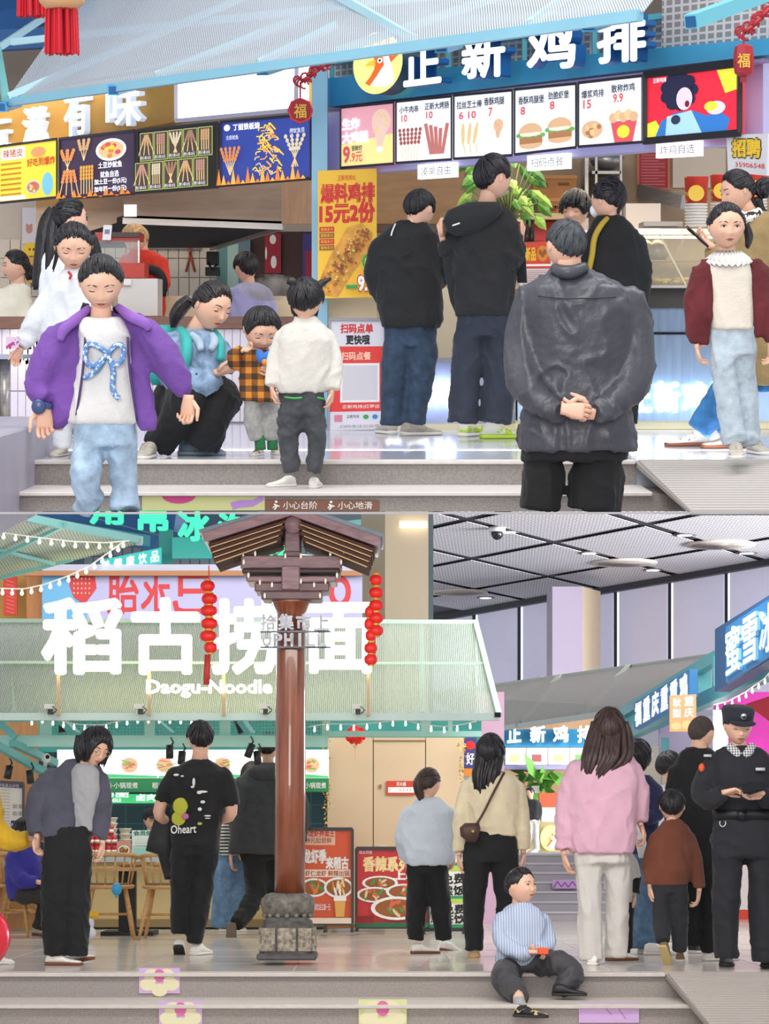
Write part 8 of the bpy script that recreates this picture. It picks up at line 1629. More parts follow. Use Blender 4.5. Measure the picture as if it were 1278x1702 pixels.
# ================================================================= figures in the lower hall
def lower_people():
 navy = cloth('ink_cotton', '23242b', .85, .25); blk = cloth('black_trousers', '0f1013', .85, .25); bj = cloth('black_cotton', '101115', .8, .25)
 # woman in slate overshirt
 p = Person(L, 108, 1604, 'woman with bobbed black hair in slate overshirt, grey tee and wide black trousers')
 p.head(157, 1243, 60, 38, 22, 6, eyes='down', neck=(140, 1282, .03)); p.hair('bob', thick=.11, rough=.03, extra=[('fall', [(1222, 128, 180, .04), (1248, 124, 184, .05), (1270, 126, 176, .05)])])
 g = MB(); A = p.A
 for sx in (-1, 1):
  g.tube([(np.array((sx * .15 + .085 * math.cos(t), -.455, .005 + .075 * math.sin(t))) * p.hh) @ A.T + p.hc for t in np.linspace(0, 2 * math.pi, 13)], .0022, 5)
 p.extra('glasses', g, mat('wire_gold', 'c7b08a', .3, .8))
 p.wear('tee', cloth('grey_jersey', 'a3a3a6', .9, .06), [[(1270, 126, 156), (1282, 118, 166), (1310, 116, 168), (1345, 118, 160), (1382, 116, 156)]], ratio=.8)
 p.wear('overshirt', cloth('slate_cotton', '4b4c5a', .85, .2), [[(1268, 104, 136, .03), (1285, 84, 130, .0), (1320, 72, 126, -.02), (1360, 68, 127, -.03), (1392, 68, 126, -.03)], [(1272, 152, 168, .02), (1300, 158, 178, 0), (1350, 154, 178, -.01), (1390, 150, 176, -.02)], [(1262, 112, 152, .08), (1280, 92, 168, .09), (1385, 84, 166, .08)]],
           [[(88, 1290, 19, .02), (66, 1322, 20, 0), (58, 1352, 17, .0), (62, 1386, 14, -.03)], [(166, 1292, 15, .03), (174, 1330, 13, .02), (172, 1372, 11, 0), (170, 1396, 8, 0)]], ratio=.62)
 p.wear('trousers', blk, [[(1374, 76, 152), (1400, 72, 152), (1420, 70, 152)]], [[(96, 1416, 28), (94, 1500, 25), (92, 1588, 19)], [(128, 1416, 25), (128, 1500, 22), (127, 1588, 19)]], folds=.010)
 p.hand(62, 1388, -.03, (-.05, 1), 0, (.8, -.3, 0), .8, 1); p.hand(170, 1398, 0, (0, 1), 0, (-.8, 0, 0), .7, -1)
 p.shoe(77, 1604, 82, .25, sm=SOLE_BROWN); p.shoe(120, 1601, 40, .25, -8, sm=SOLE_BROWN); p.done()
 # person in yellow at the edge
 p = Person(L, -46, 1604, 'person in yellow padded sleeve reaching in from the picture edge', D=16.9)
 p.head(-52, 1250, 58, 60, 6, 0, eyes='open', neck=(-50, 1292, .02)); p.hair('short')
 yw = cloth('yellow_padded', 'd3a81c', .75, .15)
 p.wear('jacket', yw, [[(1284, -72, -30), (1300, -96, -8), (1360, -100, -6), (1430, -96, -8)]], [[(-20, 1320, 20), (-8, 1372, 20, -.02), (18, 1398, 18, -.04), (48, 1394, 14, -.05)], [(-92, 1320, 20), (-100, 1380, 18), (-96, 1430, 15)]], folds=.012)
 p.wear('trousers', navy, [[(1424, -92, -12), (1446, -92, -12)]], [[(-70, 1440, 22), (-70, 1580, 17)], [(-34, 1440, 22), (-34, 1580, 17)]]); p.hand(48, 1394, -.05, (1, -.1), 0, (0, .4, -.6), .7, 1); p.hand(-96, 1432, 0, (0, 1), 0, (1, 0, 0), .6, -1)
 p.shoe(-70, 1602, 70, .26); p.shoe(-34, 1602, 70, .26); p.done()
 # man in black tee from behind
 p = Person(L, 315, 1588, 'man in black printed tee carrying a jacket, walking away')
 p.head(333, 1229, 54, -168, 4, 0, eyes=None, neck=(332, 1268, .02), neck_r=.24); p.hair('short', thick=.085, rough=.025, locks=dict(n=16, length=.1, r=.03, zmin=.8))
 p.wear('tee', bj, [[(1262, 316, 350), (1270, 300, 364), (1285, 286, 376), (1320, 284, 376), (1360, 284, 370), (1408, 284, 366)]], [[(294, 1284, 15), (278, 1312, 16), (270, 1334, 14)], [(368, 1284, 15), (380, 1312, 16), (386, 1340, 14)]], ratio=.62)
 p._limb(p.body, [(278, 1310, 11), (264, 1350, 10), (276, 1364, 8, .12), (282, 1360, 7, .2)], 1, 10); p._limb(p.body, [(380, 1310, 11), (384, 1352, 10), (366, 1362, 8, .14), (360, 1358, 7, .2)], 1, 10)
 p.hand(282, 1360, .2, (.6, -.2), .03, (0, 0, 1), .7, -1); p.hand(360, 1358, .2, (-.6, -.2), .03, (0, 0, 1), .7, 1)
 lime = mat('print_lime', 'b9bb3e', .8); wh = mat('print_white', 'e6e6e2', .8); pk = mat('print_pink', 'c06a9c', .8)
 def decal(items, name):
  for nm, m, lst in items:
   mb = MB()
   for x, y, rx, rz in lst:
    u = abs(x - 328) / 46
    mb.ball(p.at(x, y, -.135 * math.sqrt(max(.05, 1 - min(.97, u) ** 2)) - .012), (rx / p.px, .006, rz / p.px), 12)
   p.extra(nm, mb, m)
 decal([('print_shape', lime, [(300, 1340, 13, 14), (297, 1360, 12, 12), (332, 1369, 4, 2.5)]), ('print_accent', pk, [(308, 1357, 6, 5)]), ('print_note', wh, [(322, 1300, 2.5, 7), (320, 1308, 3, 2), (336, 1316, 9, 2), (331, 1318, 4, 2), (337, 1333, 4, 2.6), (332, 1345, 3.5, 3), (345, 1356, 6, 1.4), (345, 1360, 5, 1), (293, 1288, 5, 2), (303, 1290, 3, 1.4)])], 'print')
 tp = Panel([p.at(284, 1372, -.15), p.at(326, 1370, -.15), p.at(326, 1384, -.15), p.at(284, 1386, -.15)]); tp.text('Oheart', 0, 0, 1, 1, wh, .02); tp.done(p.t, 'lettering')
 p.wear('trousers', blk, [[(1402, 286, 364), (1422, 284, 364)]], [[(304, 1420, 21), (300, 1490, 17), (297, 1552, 12)], [(343, 1420, 22), (333, 1490, 19), (323, 1568, 13)]], folds=.009)
 p.shoe(296, 1575, 178, .25, 32, dy=.05, sm=SOLE_BLACK); p.shoe(322, 1588, 158, .26); p.done()
 ct = MB(); p._loft(ct, [(1342, 266, 286, .12), (1362, 256, 290, .12), (1395, 246, 290, .1), (1414, 242, 290, .1), (1420, 262, 290, .1), (1455, 272, 288, .1), (1462, 274, 286, .1)], .45)
 Thing(L, 'carried_jacket', p.at(268, 1400, .1), 'black jacket draped over the forearm of the man in printed tee', 'jacket', mesh=ct, mats=cloth('black_nylon', '1b1c1f', .6, .2), smooth=True)
 # man in dark jacket beyond the post
 p = Person(L, 440, 1556, 'man in charcoal hooded jacket stepping behind the wooden post')
 p.head(446, 1243, 46, 172, 6, 0, eyes=None, neck=(446, 1278, .02)); p.hair('short', thick=.07)
 p.wear('jacket', cloth('charcoal_cotton', '35363a', .85, .2), [[(1268, 428, 466), (1280, 408, 486), (1300, 396, 496), (1350, 388, 498), (1410, 380, 496), (1420, 382, 494)]], [[(404, 1300, 16), (394, 1350, 15, 0), (396, 1400, 12, .05)], [(488, 1300, 16), (500, 1350, 15), (498, 1400, 12)]], ratio=.65)
 hd = MB(); p._loft(hd, [(1268, 424, 468, -.05), (1282, 412, 476, -.12), (1296, 424, 464, -.13)], .5); p.extra('hood', hd, cloth('charcoal_cotton', '35363a'))
 p.wear('trousers', blk, [[(1412, 398, 488), (1430, 400, 486)]], [[(424, 1428, 21), (426, 1480, 18, -.03), (408, 1516, 15, -.2), (392, 1536, 12, -.34)], [(458, 1428, 21, .05), (456, 1490, 16, .08), (452, 1546, 12, .1)]], folds=.010)
 p.hand(397, 1404, .05, (0, 1), 0, (.9, 0, 0), .7, 1); p.hand(498, 1404, 0, (0, 1), 0, (-.9, 0, 0), .7, -1)
 p.shoe(385, 1535, 186, .27, 72, dy=-.36, m=cloth('taupe_suede', '6c6157'), sm=mat('taupe_sole', '75695d', .8)); p.shoe(447, 1556, 176, .27, m=SHOE_BLACK); p.done()
 # woman in striped top and jeans behind
 p = Person(L, 372, 1552, 'person in striped top and loose blue jeans between the two walking men', D=22.22)
 p.head(418, 1290, 42, 170, 0, 0, eyes=None, neck=(414, 1318, .02)); p.hair('long', HAIR_BROWN, extra=[('fall', [(1290, 402, 436, .03), (1330, 402, 434, .03)])])
 p.wear('striped_top', pattern_mat('stripe_top', 'stripe', 'e8e6e2', '26262c', 34, fac=.45), [[(1316, 400, 430), (1328, 386, 440), (1360, 370, 428), (1400, 360, 412), (1424, 358, 404)]], [[(390, 1340, 11), (376, 1390, 10), (384, 1420, 8, -.08)], [(438, 1340, 11), (444, 1390, 10), (434, 1420, 8)]])
 p.wear('jeans', cloth('mid_denim', '6f93b8', .85, .3, scale=16), [[(1418, 360, 402), (1440, 358, 402)]], [[(374, 1436, 17), (370, 1490, 17), (364, 1542, 15)], [(396, 1436, 16, .05), (394, 1490, 15, .06), (386, 1542, 13, .06)]], folds=.010)
 p.hand(384, 1422, -.08, (0, 1), 0, (.9, 0, 0), .6, 1); p.hand(434, 1424, 0, (0, 1), 0, (.9, 0, 0), .6, -1); p.shoe(368, 1549, 150, .24, m=SHOE_GREY); p.shoe(388, 1549, 160, .24, m=SHOE_GREY); p.done()
 # seated diner in purple
 p = Person(L, 60, 1556, 'diner in indigo hoodie sitting on a wooden chair at the table', D=21.6)
 p.head(40, 1384, 44, 60, 20, 0, eyes='down', neck=(38, 1412, .02)); p.hair('short', thick=.09)
 p.wear('hoodie', cloth('indigo_fleece', '33308f', .9, .15), [[(1406, 26, 52), (1416, 14, 62), (1440, 8, 68), (1475, 10, 70), (1494, 14, 70)]], [[(20, 1424, 13, -.05), (34, 1462, 13, -.16), (62, 1466, 10, -.22)], [(58, 1424, 12, .08), (72, 1450, 11, .05), (74, 1466, 9, -.05)]], ratio=.8)
 p.wear('trousers', cloth('olive_twill', '2f2d27', .85, .2), [[(1484, 16, 62), (1498, 16, 60)]], [[(34, 1488, 16, -.08), (76, 1486, 15, -.14), (80, 1512, 13, -.12), (78, 1544, 11, -.1)], [(40, 1488, 15, .1), (78, 1488, 14, .08), (72, 1515, 12, .08), (62, 1544, 10, .08)]])
 p.hand(62, 1466, -.22, (1, .15), 0, (0, .3, -.9), .7, 1); p.hand(74, 1466, -.05, (.8, -.1), 0, (0, .3, -.9), .7, -1); p.shoe(68, 1556, 60, .25, m=SHOE_GREY, sm=SOLE_BROWN); p.shoe(56, 1555, 60, .25, m=SHOE_GREY, sm=SOLE_BROWN); p.done()
 # server in cap behind the noodle counter
 p = Person(L, 252, 1535, 'server in dark cap and pale uniform behind the noodle counter', D=25.4)
 p.head(252, 1363, 34, 20, 12, 0, eyes='down', neck=(252, 1384, .02), detail=True); p.hair('short')
 cp = MB(); cp.ball((np.array([0, 0, .32]) * p.hh) @ p.A.T + p.hc, (.43 * p.hh, .5 * p.hh, .28 * p.hh), 14, 0, p.A.T); cp.ball((np.array([0, -.5, .24]) * p.hh) @ p.A.T + p.hc, (.3 * p.hh, .28 * p.hh, .05 * p.hh), 12, 0, p.A.T); p.extra('cap', cp, cloth('cap_black', '1d1e22'))
 p.wear('uniform', cloth('pale_uniform', 'c7cdd6'), [[(1382, 240, 266), (1390, 228, 276), (1430, 226, 280), (1470, 228, 278)]], [[(232, 1396, 9), (226, 1420, 8, -.1), (236, 1428, 7, -.2)], [(272, 1396, 9), (280, 1420, 8, -.1), (270, 1428, 7, -.2)]])
 p.wear('trousers', blk, [[(1466, 230, 276), (1480, 230, 276)]], [[(242, 1478, 11), (242, 1522, 9)], [(264, 1478, 11), (264, 1522, 9)]]); p.hand(236, 1428, -.2, (.8, .1), 0, (0, 0, -1), .6, 1); p.hand(270, 1428, -.2, (-.8, .1), 0, (0, 0, -1), .6, -1)
 p.shoe(242, 1531, 0, .25, m=SHOE_BLACK); p.shoe(264, 1531, 0, .25, m=SHOE_BLACK); p.done()
 # girl in pale blue jacket
 p = Person(L, 700, 1585, 'girl with brown ponytail in pale blue jacket and black trousers, from behind')
 p.head(712, 1303, 48, 148, 2, 0, True, 'open', neck=(708, 1336, .02)); p.hair('pulled', HAIR_BROWN, thick=.08, extra=[('strand', [(700, 1290, 7, -.03), (695, 1302, 9, -.05), (697, 1318, 8, -.05), (702, 1334, 3, -.05)])])
 p.wear('jacket', cloth('powder_cotton', 'c5cfdb', .9, .06), [[(1324, 694, 726), (1332, 686, 738), (1350, 674, 750), (1390, 668, 756), (1425, 668, 756), (1438, 674, 750)]], [[(682, 1350, 15, .0), (670, 1390, 15, .02), (676, 1425, 12, .1)], [(744, 1350, 15), (756, 1385, 14, .02), (754, 1416, 11, .08)]], ratio=.72, folds=.010)
 p.wear('trousers', blk, [[(1432, 676, 744), (1452, 676, 744)]], [[(694, 1450, 19), (691, 1510, 17), (691, 1562, 14)], [(724, 1450, 19), (733, 1510, 17), (738, 1562, 14)]], folds=.010)
 p.hand(678, 1428, .1, (0, 1), 0, (.9, 0, 0), .7, 1); p.hand(754, 1418, .08, (0, 1), 0, (-.9, 0, 0), .7, -1)
 p.shoe(684, 1585, 106, .22, sm=SOLE_BROWN); p.shoe(733, 1580, 116, .22, 10, sm=SOLE_BROWN); p.done()
 # woman in cream jacket with bag
 p = Person(L, 790, 1592, 'woman with straight black hair in cream jacket with crossbody bag')
 p.head(815, 1252, 57, 166, 0, 0, eyes=None, neck=(815, 1292, .02)); p.hair('long', thick=.08, extra=[('fall', [(1238, 790, 838, -.02), (1262, 788, 838, -.04), (1285, 784, 832, -.07), (1312, 786, 824, -.09)])])
 cm = cloth('cream_tweed', 'e0d3b2', .95, .1)
 p.wear('jacket', cm, [[(1282, 798, 840), (1290, 782, 856), (1308, 772, 864), (1340, 774, 864), (1375, 778, 862), (1390, 784, 860)]], [[(780, 1305, 15), (768, 1350, 14), (763, 1416, 12)], [(856, 1305, 15), (866, 1350, 14), (870, 1412, 12)]], ratio=.66)
 p.wear('trousers', blk, [[(1380, 778, 858), (1410, 770, 862), (1432, 770, 862)]], [[(792, 1430, 23), (787, 1510, 18), (788, 1580, 15)], [(838, 1430, 23), (842, 1510, 18), (838, 1580, 15)]])
 p.hand(763, 1418, 0, (0, 1), 0, (.9, 0, 0), .6, 1); p.hand(870, 1414, 0, (0, 1), 0, (-.9, 0, 0), .6, -1)
 p.shoe(788, 1592, 178, .24, m=cloth('sand_shoe', 'cdb791'), sm=mat('gum_sole', 'c79b62', .7)); p.shoe(838, 1590, 176, .24, m=cloth('sand_shoe', 'cdb791'), sm=mat('gum_sole', 'c79b62', .7)); p.done()
 bg = MB(); p._loft(bg, [(1368, 772, 796, -.2), (1376, 764, 798, -.21), (1390, 766, 796, -.21), (1400, 778, 792, -.2)], .5); bb = mat('bag_brown', '4a2f28', .5, 0, 0, .2, 20)
 t = Thing(L, 'crossbody_bag', p.at(780, 1385, -.2), 'small brown leather bag hung across the cream jacket', 'bag', mesh=bg, mats=bb, smooth=True)
 sp = MB(); p._limb(sp, [(838, 1284, 2, -.08), (820, 1318, 2, -.16), (804, 1350, 2, -.17), (792, 1370, 2, -.18)], 1, 6); t.part('strap', sp, bb, True)
 bc = MB(); bc.ball(p.at(786, 1382, -.275), (.016, .008, .012), 8); t.part('clasp', bc, mat('brass', 'b08d4a', .3, .9), True)
 # boy on the step
 p = Person(L, 850, 1612, 'boy in pale blue striped shirt sitting on the step edge', D=15.75)
 p.head(866, 1474, 56, 48, -6, 0, True, 'open', neck=(862, 1508, .03)); p.hair('buzz', thick=.06, rough=.012)
 p.wear('shirt', pattern_mat('stripe_shirt', 'stripe_x', 'b9c4d8', '8d9bb8', 60, fac=.4), [[(1500, 850, 880), (1510, 838, 896), (1530, 830, 906), (1570, 824, 908), (1600, 824, 902), (1608, 828, 898)]], [[(838, 1524, 15, -.02), (832, 1562, 15, -.08), (862, 1584, 13, -.16), (880, 1582, 10, -.2)], [(900, 1526, 14, .05), (912, 1566, 13, 0), (900, 1580, 10, -.12)]], ratio=.75, folds=.009)
 p.wear('trousers', cloth('graphite_nylon', '37363a', .6, .2), [[(1594, 826, 904, -.02), (1612, 826, 904, -.02)]], [[(850, 1606, 22, -.06), (838, 1624, 22, -.3), (852, 1646, 19, -.5), (864, 1660, 15, -.62)], [(886, 1604, 21, -.02), (924, 1600, 22, -.12), (952, 1622, 20, -.22), (928, 1644, 15, -.26)]], folds=.012)
 p._limb(p.body, [(860, 1652, 9, -.6), (866, 1674, 9, -.7)], 1, 10)
 p.hand(880, 1582, -.2, (1, 0), -.003, (0, .2, -.9), .8, 1, .14); p.hand(901, 1580, -.12, (-.8, 0), -.02, (0, .2, .9), .8, -1, .13)
 sk = MB(); p._limb(sk, [(862, 1662, 9.5, -.66), (866, 1678, 9.5, -.71)]); p.extra('socks', sk, cloth('grey_sock', '9a9da2'))
 p.shoe(856, 1690, 62, .215, dy=-.74, m=pattern_mat('boy_shoe', 'specks', '26252a', 'd9c58a', 26, fac=.56), sm=SOLE_BLACK); p.shoe(918, 1655, 84, .215, dy=-.3, m=SHOE_BLACK, sm=SOLE_BLACK); p.done()
 tr = MB(); tr.box(p.at(893, 1588, -.27) , p.at(912, 1574, -.21));
 Thing(L, 'snack_box', p.at(902, 1580, -.24), 'orange snack box in the hands of the seated boy', 'box', mesh=MB().bevel_box(p.at(894, 1587, -.27), p.at(911, 1575, -.22), .006), mats=mat('snack_orange', 'e2542b', .5))
 # woman in pink jacket
 p = Person(L, 1010, 1604, 'woman with long wavy brown hair in pink jacket and white trousers')
 p.head(1013, 1213, 62, 172, 0, 0, eyes=None, neck=(1012, 1256, .02)); p.hair('long', HAIR_BROWN, thick=.1, rough=.03, extra=[('fall', [(1200, 984, 1044, -.01), (1230, 976, 1050, -.04), (1260, 968, 1048, -.08), (1285, 968, 1020, -.10), (1302, 974, 1006, -.10)])])
 p.wear('jacket', cloth('pink_fleece', 'd8abbe', .95, .07), [[(1246, 990, 1034), (1256, 970, 1050), (1275, 952, 1060), (1310, 944, 1062), (1360, 942, 1060), (1405, 944, 1056), (1418, 948, 1052)]], [[(962, 1278, 22, 0), (944, 1340, 20, 0), (938, 1412, 16, -.02)], [(1046, 1278, 21, .0), (1060, 1320, 20, .02), (1064, 1366, 14, .05)]], ratio=.7, folds=.011)
 p.wear('trousers', cloth('white_denim', 'cfcac5', .9, .06), [[(1408, 954, 1046), (1436, 954, 1046)]], [[(977, 1434, 23), (979, 1520, 19), (982, 1596, 21)], [(1025, 1434, 22, .04), (1026, 1520, 19, .06), (1024, 1590, 19, .1)]], folds=.009)
 p.hand(937, 1416, -.02, (.1, 1), 0, (.9, 0, 0), .6, 1); p.hand(1064, 1368, .05, (.3, .9), 0, (-.9, 0, 0), .7, -1)
 p.shoe(984, 1605, 172, .24); p.shoe(1010, 1597, 118, .25, sm=SOLE_BROWN); p.done()
 # child behind the pink woman
 p = Person(L, 1044, 1590, 'child in white and black sleeve half hidden behind white trousers', D=17.75)
 p.head(1034, 1392, 44, 180, 0, 0, True, None, neck=(1034, 1420, .02)); p.hair('short')
 p.wear('jumper', cloth('ivory_knit', 'e2dfd8'), [[(1416, 1022, 1048), (1426, 1012, 1054), (1470, 1010, 1054), (1500, 1012, 1052)]], [[(1050, 1432, 10), (1056, 1460, 10)], [(1014, 1432, 10), (1012, 1480, 9)]])
 p.wear('cuff', bj, [], [[(1056, 1458, 10), (1054, 1484, 9)]]); p.wear('trousers', blk, [[(1494, 1012, 1052), (1510, 1012, 1052)]], [[(1024, 1506, 12), (1024, 1578, 9)], [(1042, 1506, 12), (1042, 1578, 9)]])
 p.hand(1054, 1486, 0, (0, 1), 0, (-.8, 0, 0), .7, -1); p.shoe(1024, 1588, 180, .19, m=SHOE_BLACK); p.shoe(1042, 1588, 180, .19, m=SHOE_BLACK); p.done()
 # woman in jeans beside her
 p = Person(L, 1074, 1586, 'woman in navy top and blue jeans standing with a white plastic bag')
 p.head(1060, 1258, 52, 120, 0, 0, eyes='open', neck=(1062, 1294, .02)); p.hair('long', extra=[('fall', [(1250, 1046, 1068, .03), (1300, 1048, 1068, .03)])])
 p.wear('top', cloth('navy_jersey', '252a50', .85, .2), [[(1288, 1050, 1080), (1300, 1044, 1092), (1340, 1044, 1096), (1420, 1046, 1094)]], [[(1088, 1310, 14), (1094, 1348, 13, -.06), (1074, 1362, 10, -.16)], [(1048, 1310, 14, .05), (1046, 1370, 12, .05)]])
 p.wear('jeans', cloth('stone_denim', '54718f', .85, .3, scale=16), [[(1412, 1046, 1094), (1436, 1046, 1094)]], [[(1060, 1432, 19, .05), (1060, 1500, 17, .05), (1062, 1576, 15, .05)], [(1080, 1432, 20), (1076, 1500, 19), (1072, 1576, 18)]])
 p.hand(1074, 1362, -.16, (-.9, -.2), 0, (0, 0, -1), .9, 1); p.hand(1046, 1372, .05, (0, 1), 0, (0, 0, -1), .6, -1); p.shoe(1060, 1585, 80, .25, dy=.1); p.shoe(1070, 1587, 84, .25); p.done()
 bg = MB(); p._loft(bg, [(1362, 1060, 1066, -.2), (1378, 1054, 1070, -.2), (1400, 1056, 1074, -.2), (1426, 1062, 1074, -.2)], .5)
 Thing(L, 'plastic_bag', p.at(1064, 1395, -.2), 'white plastic bag hanging from the hand beside pink jacket', 'bag', mesh=bg, mats=mat('bag_film', 'dfe2e4', .4), smooth=True)
 # boy in brown sweater
 p = Person(L, 1118, 1603, 'small boy in rust brown sweater and dark trousers walking away')
 p.head(1117, 1341, 50, 174, 2, 0, True, None, neck=(1116, 1374, .02)); p.hair('short', thick=.075, rough=.015)
 p.wear('sweater', cloth('rust_knit', '70402f', .95, .15), [[(1362, 1102, 1132), (1370, 1096, 1140), (1384, 1084, 1150), (1420, 1080, 1152), (1460, 1080, 1146), (1472, 1084, 1140)]], [[(1090, 1390, 12), (1078, 1430, 12), (1080, 1468, 10)], [(1144, 1390, 12), (1156, 1430, 12), (1162, 1476, 10)]], ratio=.7)
 p.wear('trousers', cloth('coal_jersey', '26272c', .9, .2), [[(1464, 1084, 1142), (1485, 1083, 1143)]], [[(1100, 1484, 17), (1099, 1530, 15, -.02), (1102, 1566, 12, -.12)], [(1128, 1484, 17), (1130, 1535, 14), (1129, 1582, 12)]], folds=.009)
 p.hand(1080, 1470, 0, (0, 1), 0, (.9, 0, 0), .6, 1); p.hand(1162, 1478, 0, (-.1, 1), 0, (-.9, 0, 0), .6, -1)
 p.shoe(1101, 1574, 158, .19, 44, dy=-.16, m=cloth('sand_trainer', '8a7450'), sm=mat('sand_sole', 'c7b27c', .8)); p.shoe(1130, 1599, 172, .19, m=cloth('sand_trainer', '8a7450')); p.done()
 # man with white shirt behind
 p = Person(L, 1112, 1568, 'man with black hair and white shirt standing behind the brown sweater', D=19.6)
 p.head(1112, 1275, 46, 120, 0, 0, eyes='open', neck=(1112, 1308, .02)); p.hair('short', thick=.09)
 p.wear('shirt', cloth('white_poplin', 'dcdfe6'), [[(1304, 1098, 1126), (1314, 1086, 1140), (1360, 1084, 1140), (1440, 1086, 1138)]], [[(1090, 1320, 12), (1084, 1370, 11), (1088, 1420, 9)], [(1136, 1320, 12), (1142, 1370, 11), (1138, 1420, 9)]])
 p.wear('trousers', cloth('grey_twill', '8a8f98'), [[(1434, 1088, 1136), (1450, 1088, 1136)]], [[(1100, 1448, 14), (1100, 1555, 10)], [(1124, 1448, 14), (1124, 1555, 10)]]); p.hand(1088, 1422, 0, (0, 1), 0, (.9, 0, 0), .6, 1); p.hand(1138, 1422, 0, (0, 1), 0, (-.9, 0, 0), .6, -1)
 p.shoe(1100, 1566, 150, .26); p.shoe(1124, 1566, 150, .26); p.done()
 # man in black with cropped hair
 p = Person(L, 1165, 1597, 'stocky man with cropped hair in black jacket standing by the officer')
 p.head(1166, 1219, 54, 138, 4, 0, eyes='open', neck=(1160, 1256, .02), neck_r=.24); p.hair('buzz', cloth('stubble', '4a403c'), thick=.02, rough=.004)
 p.wear('jacket', bj, [[(1242, 1142, 1178), (1250, 1130, 1190), (1268, 1122, 1196), (1320, 1120, 1198), (1400, 1122, 1196), (1460, 1128, 1192)]], [[(1128, 1280, 18), (1120, 1340, 17), (1124, 1400, 14)], [(1190, 1280, 18), (1200, 1340, 17), (1194, 1390, 13, .1)]], ratio=.7)
 p.wear('trousers', blk, [[(1450, 1130, 1192), (1470, 1130, 1192)]], [[(1148, 1468, 17), (1150, 1520, 15), (1150, 1572, 13)], [(1176, 1468, 17), (1178, 1530, 15), (1178, 1584, 13)]])
 p.hand(1124, 1402, 0, (0, 1), 0, (.9, 0, 0), .6, 1); p.hand(1194, 1392, .1, (0, 1), 0, (-.9, 0, 0), .6, -1); p.shoe(1150, 1585, 150, .27, m=SHOE_BLACK); p.shoe(1170, 1597, 110, .27); p.done()
 # security officer
 p = Person(L, 1238, 1611, 'security officer in black uniform and cap looking at a phone')
 p.head(1226, 1208, 60, 8, 13, 0, eyes='down', neck=(1230, 1252, .03)); p.hair('buzz', thick=.04)
 un = cloth('uniform_black', '15161e', .8, .2)
 p.wear('jacket', un, [[(1240, 1206, 1256), (1248, 1190, 1272), (1262, 1178, 1286), (1300, 1176, 1290), (1335, 1184, 1288), (1360, 1186, 1288)]], [[(1184, 1274, 20, 0), (1166, 1312, 20, -.03), (1180, 1330, 17, -.14), (1202, 1318, 13, -.22)], [(1284, 1274, 20, 0), (1296, 1316, 20, -.04), (1280, 1330, 16, -.16), (1266, 1320, 13, -.22)]], ratio=.62)
 cp = MB(); T = lambda q: (np.array(q) * p.hh) @ p.A.T + p.hc
 ax = p.A.T
 cp.loft([(T((0, .02, .14)), ax[0] * .41 * p.hh, ax[1] * .49 * p.hh), (T((0, .02, .30)), ax[0] * .43 * p.hh, ax[1] * .50 * p.hh), (T((0, .03, .46)), ax[0] * .46 * p.hh, ax[1] * .52 * p.hh), (T((0, .05, .55)), ax[0] * .41 * p.hh, ax[1] * .46 * p.hh), (T((0, .06, .58)), ax[0] * .2 * p.hh, ax[1] * .25 * p.hh)], 24, 0, 2.1)
 cp.ball(T((0, -.50, .19)), (.37 * p.hh, .24 * p.hh, .04 * p.hh), 16, 0, rot(8, 26).T); p.extra('cap', cp, cloth('cap_navy', '20222f'))
 bd = MB(); bd.ball(T((0, -.53, .38)), (.09 * p.hh, .04 * p.hh, .09 * p.hh), 12, 0, ax); [bd.bar(T((a, -.575, .40)), T((b, -.585, .34)), .010, .006, 1) for a, b in ((-.07, -.01), (.07, .01), (0, 0))]; p.extra('cap_badge', bd, [mat('silver', 'c9cbd0', .3, .7), mat('cap_ink', '20222f', .6)])
 cl = MB(); p._limb(cl, [(1212, 1240, 7, -.05), (1222, 1250, 8, -.10), (1230, 1256, 5, -.12)]); p._limb(cl, [(1250, 1240, 7, -.05), (1244, 1250, 8, -.10), (1236, 1256, 5, -.12)]); p.extra('shirt_collar', cl, pattern_mat('check_shirt', 'check', 'e8e8e8', '3a3b44', 60))
 pa = MB(); pa.ball(p.at(1166, 1276, -.06), (.022, .02, .03), 10); p.extra('arm_patch', pa, mat('patch_orange', 'd9582b', .6))
 nm = MB(); nm.box(p.at(1256, 1281, -.165), p.at(1271, 1276, -.155)); nm.box(p.at(1170, 1258, -.07), p.at(1182, 1254, -.05)); p.extra('name_tape', nm, mat('tape_silver', 'b9bcc4', .4))
 be = MB(); p._loft(be, [(1346, 1184, 1290), (1362, 1184, 1290)], .66, e=2.5); be.box(p.at(1226, 1362, -.155), p.at(1240, 1346, -.14), 1); p.extra('belt', be, [mat('belt_black', '101013', .5), mat('buckle', '2e2f36', .3, .6)])
 kr = MB(); kr.tube([p.at(1201 + 5 * math.cos(t), 1368 + 6 * math.sin(t), -.17) for t in np.linspace(-.6, 3.8, 10)], .004, 6); p.extra('key_ring', kr, mat('silver', 'c9cbd0'))
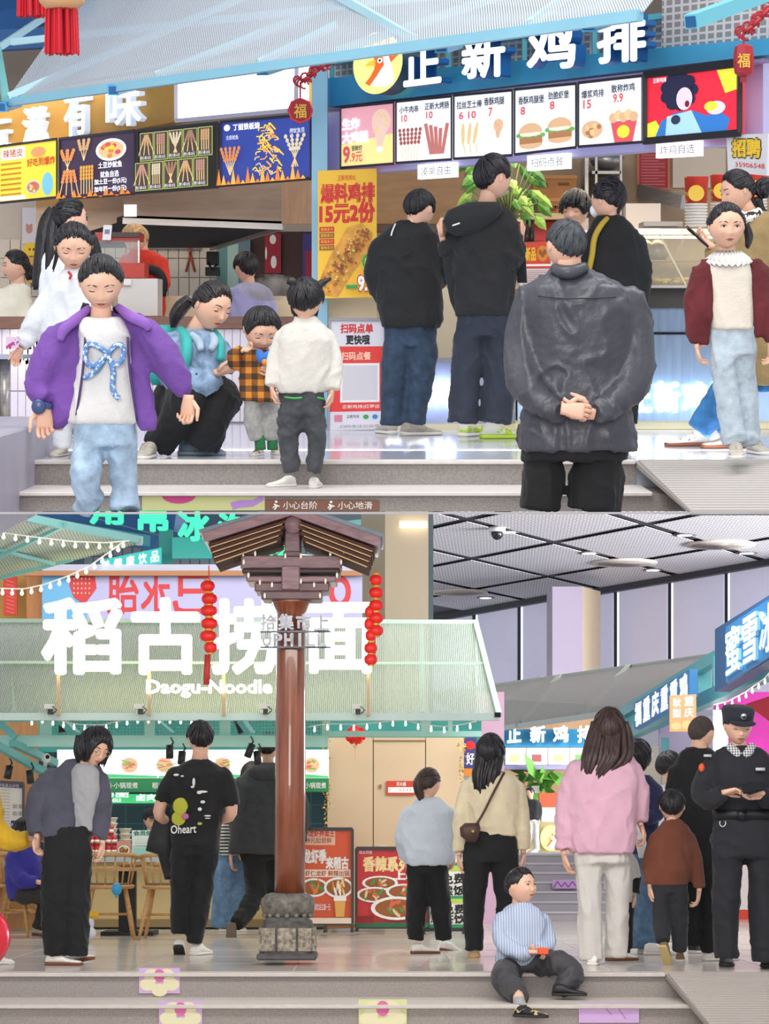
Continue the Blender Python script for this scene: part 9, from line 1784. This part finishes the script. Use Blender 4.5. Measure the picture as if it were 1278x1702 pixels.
 p.wear('trousers', un, [[(1356, 1186, 1288), (1400, 1180, 1294), (1425, 1182, 1294)]], [[(1209, 1420, 27), (1207, 1500, 24), (1207, 1592, 20)], [(1266, 1420, 27), (1268, 1500, 24), (1270, 1598, 21)]], folds=.009)
 p.hand(1202, 1318, -.22, (1, -.2), -.004, (.1, -.4, -.9), .6, 1, .18); p.hand(1268, 1320, -.22, (-1, .3), -.006, (0, -.3, .9), .6, -1, .18)
 p.shoe(1206, 1604, -6, .28, m=SHOE_BLACK, sm=SOLE_BLACK); p.shoe(1272, 1608, 12, .28, m=SHOE_BLACK, sm=SOLE_BLACK); p.done()
 ph = MB(); ph.bar(p.at(1232, 1312, -.36), p.at(1266, 1306, -.34), .09, .012, up=(0, -.6, .8))
 Thing(L, 'phone', p.at(1248, 1310, -.35), 'black phone in the hands of the uniformed officer', 'phone', mesh=ph, mats=mat('phone_black', '15161b', .25))
 # tiny woman at the far stall
 p = Person(L, 884, 1416, 'distant woman in black top and white trousers at the far stall', D=58)
 p.head(881, 1318, 17, -40, 5, 0, eyes='open', neck=(882, 1330, .02), detail=False); p.hair('short', detail=False)
 p.wear('top', bj, [[(1328, 877, 889), (1332, 872, 896), (1350, 873, 897), (1364, 873, 897)]], [[(874, 1335, 4), (872, 1350, 4), (876, 1356, 3, -.2)], [(895, 1335, 4), (898, 1350, 4), (896, 1360, 3)]], voxel=.03)
 p.wear('trousers', cloth('white_denim', 'cfcac5'), [[(1360, 874, 896), (1366, 874, 896)]], [[(880, 1366, 6), (878, 1390, 5), (876, 1414, 5)], [(890, 1366, 6), (891, 1390, 5), (892, 1414, 5)]], voxel=.03); p.hand(876, 1357, -.2, (-.8, 0), 0, (0, 0, 1), .6, 1); p.hand(896, 1361, 0, (0, 1), 0, (-1, 0, 0), .6, -1)
 p.shoe(876, 1417, -40, .25, dy=0); p.shoe(892, 1417, -40, .25, dy=0); p.done()
# ================================================================= build
upper_set()
lower_set()
upper_people()
lower_people()
bake_garments()
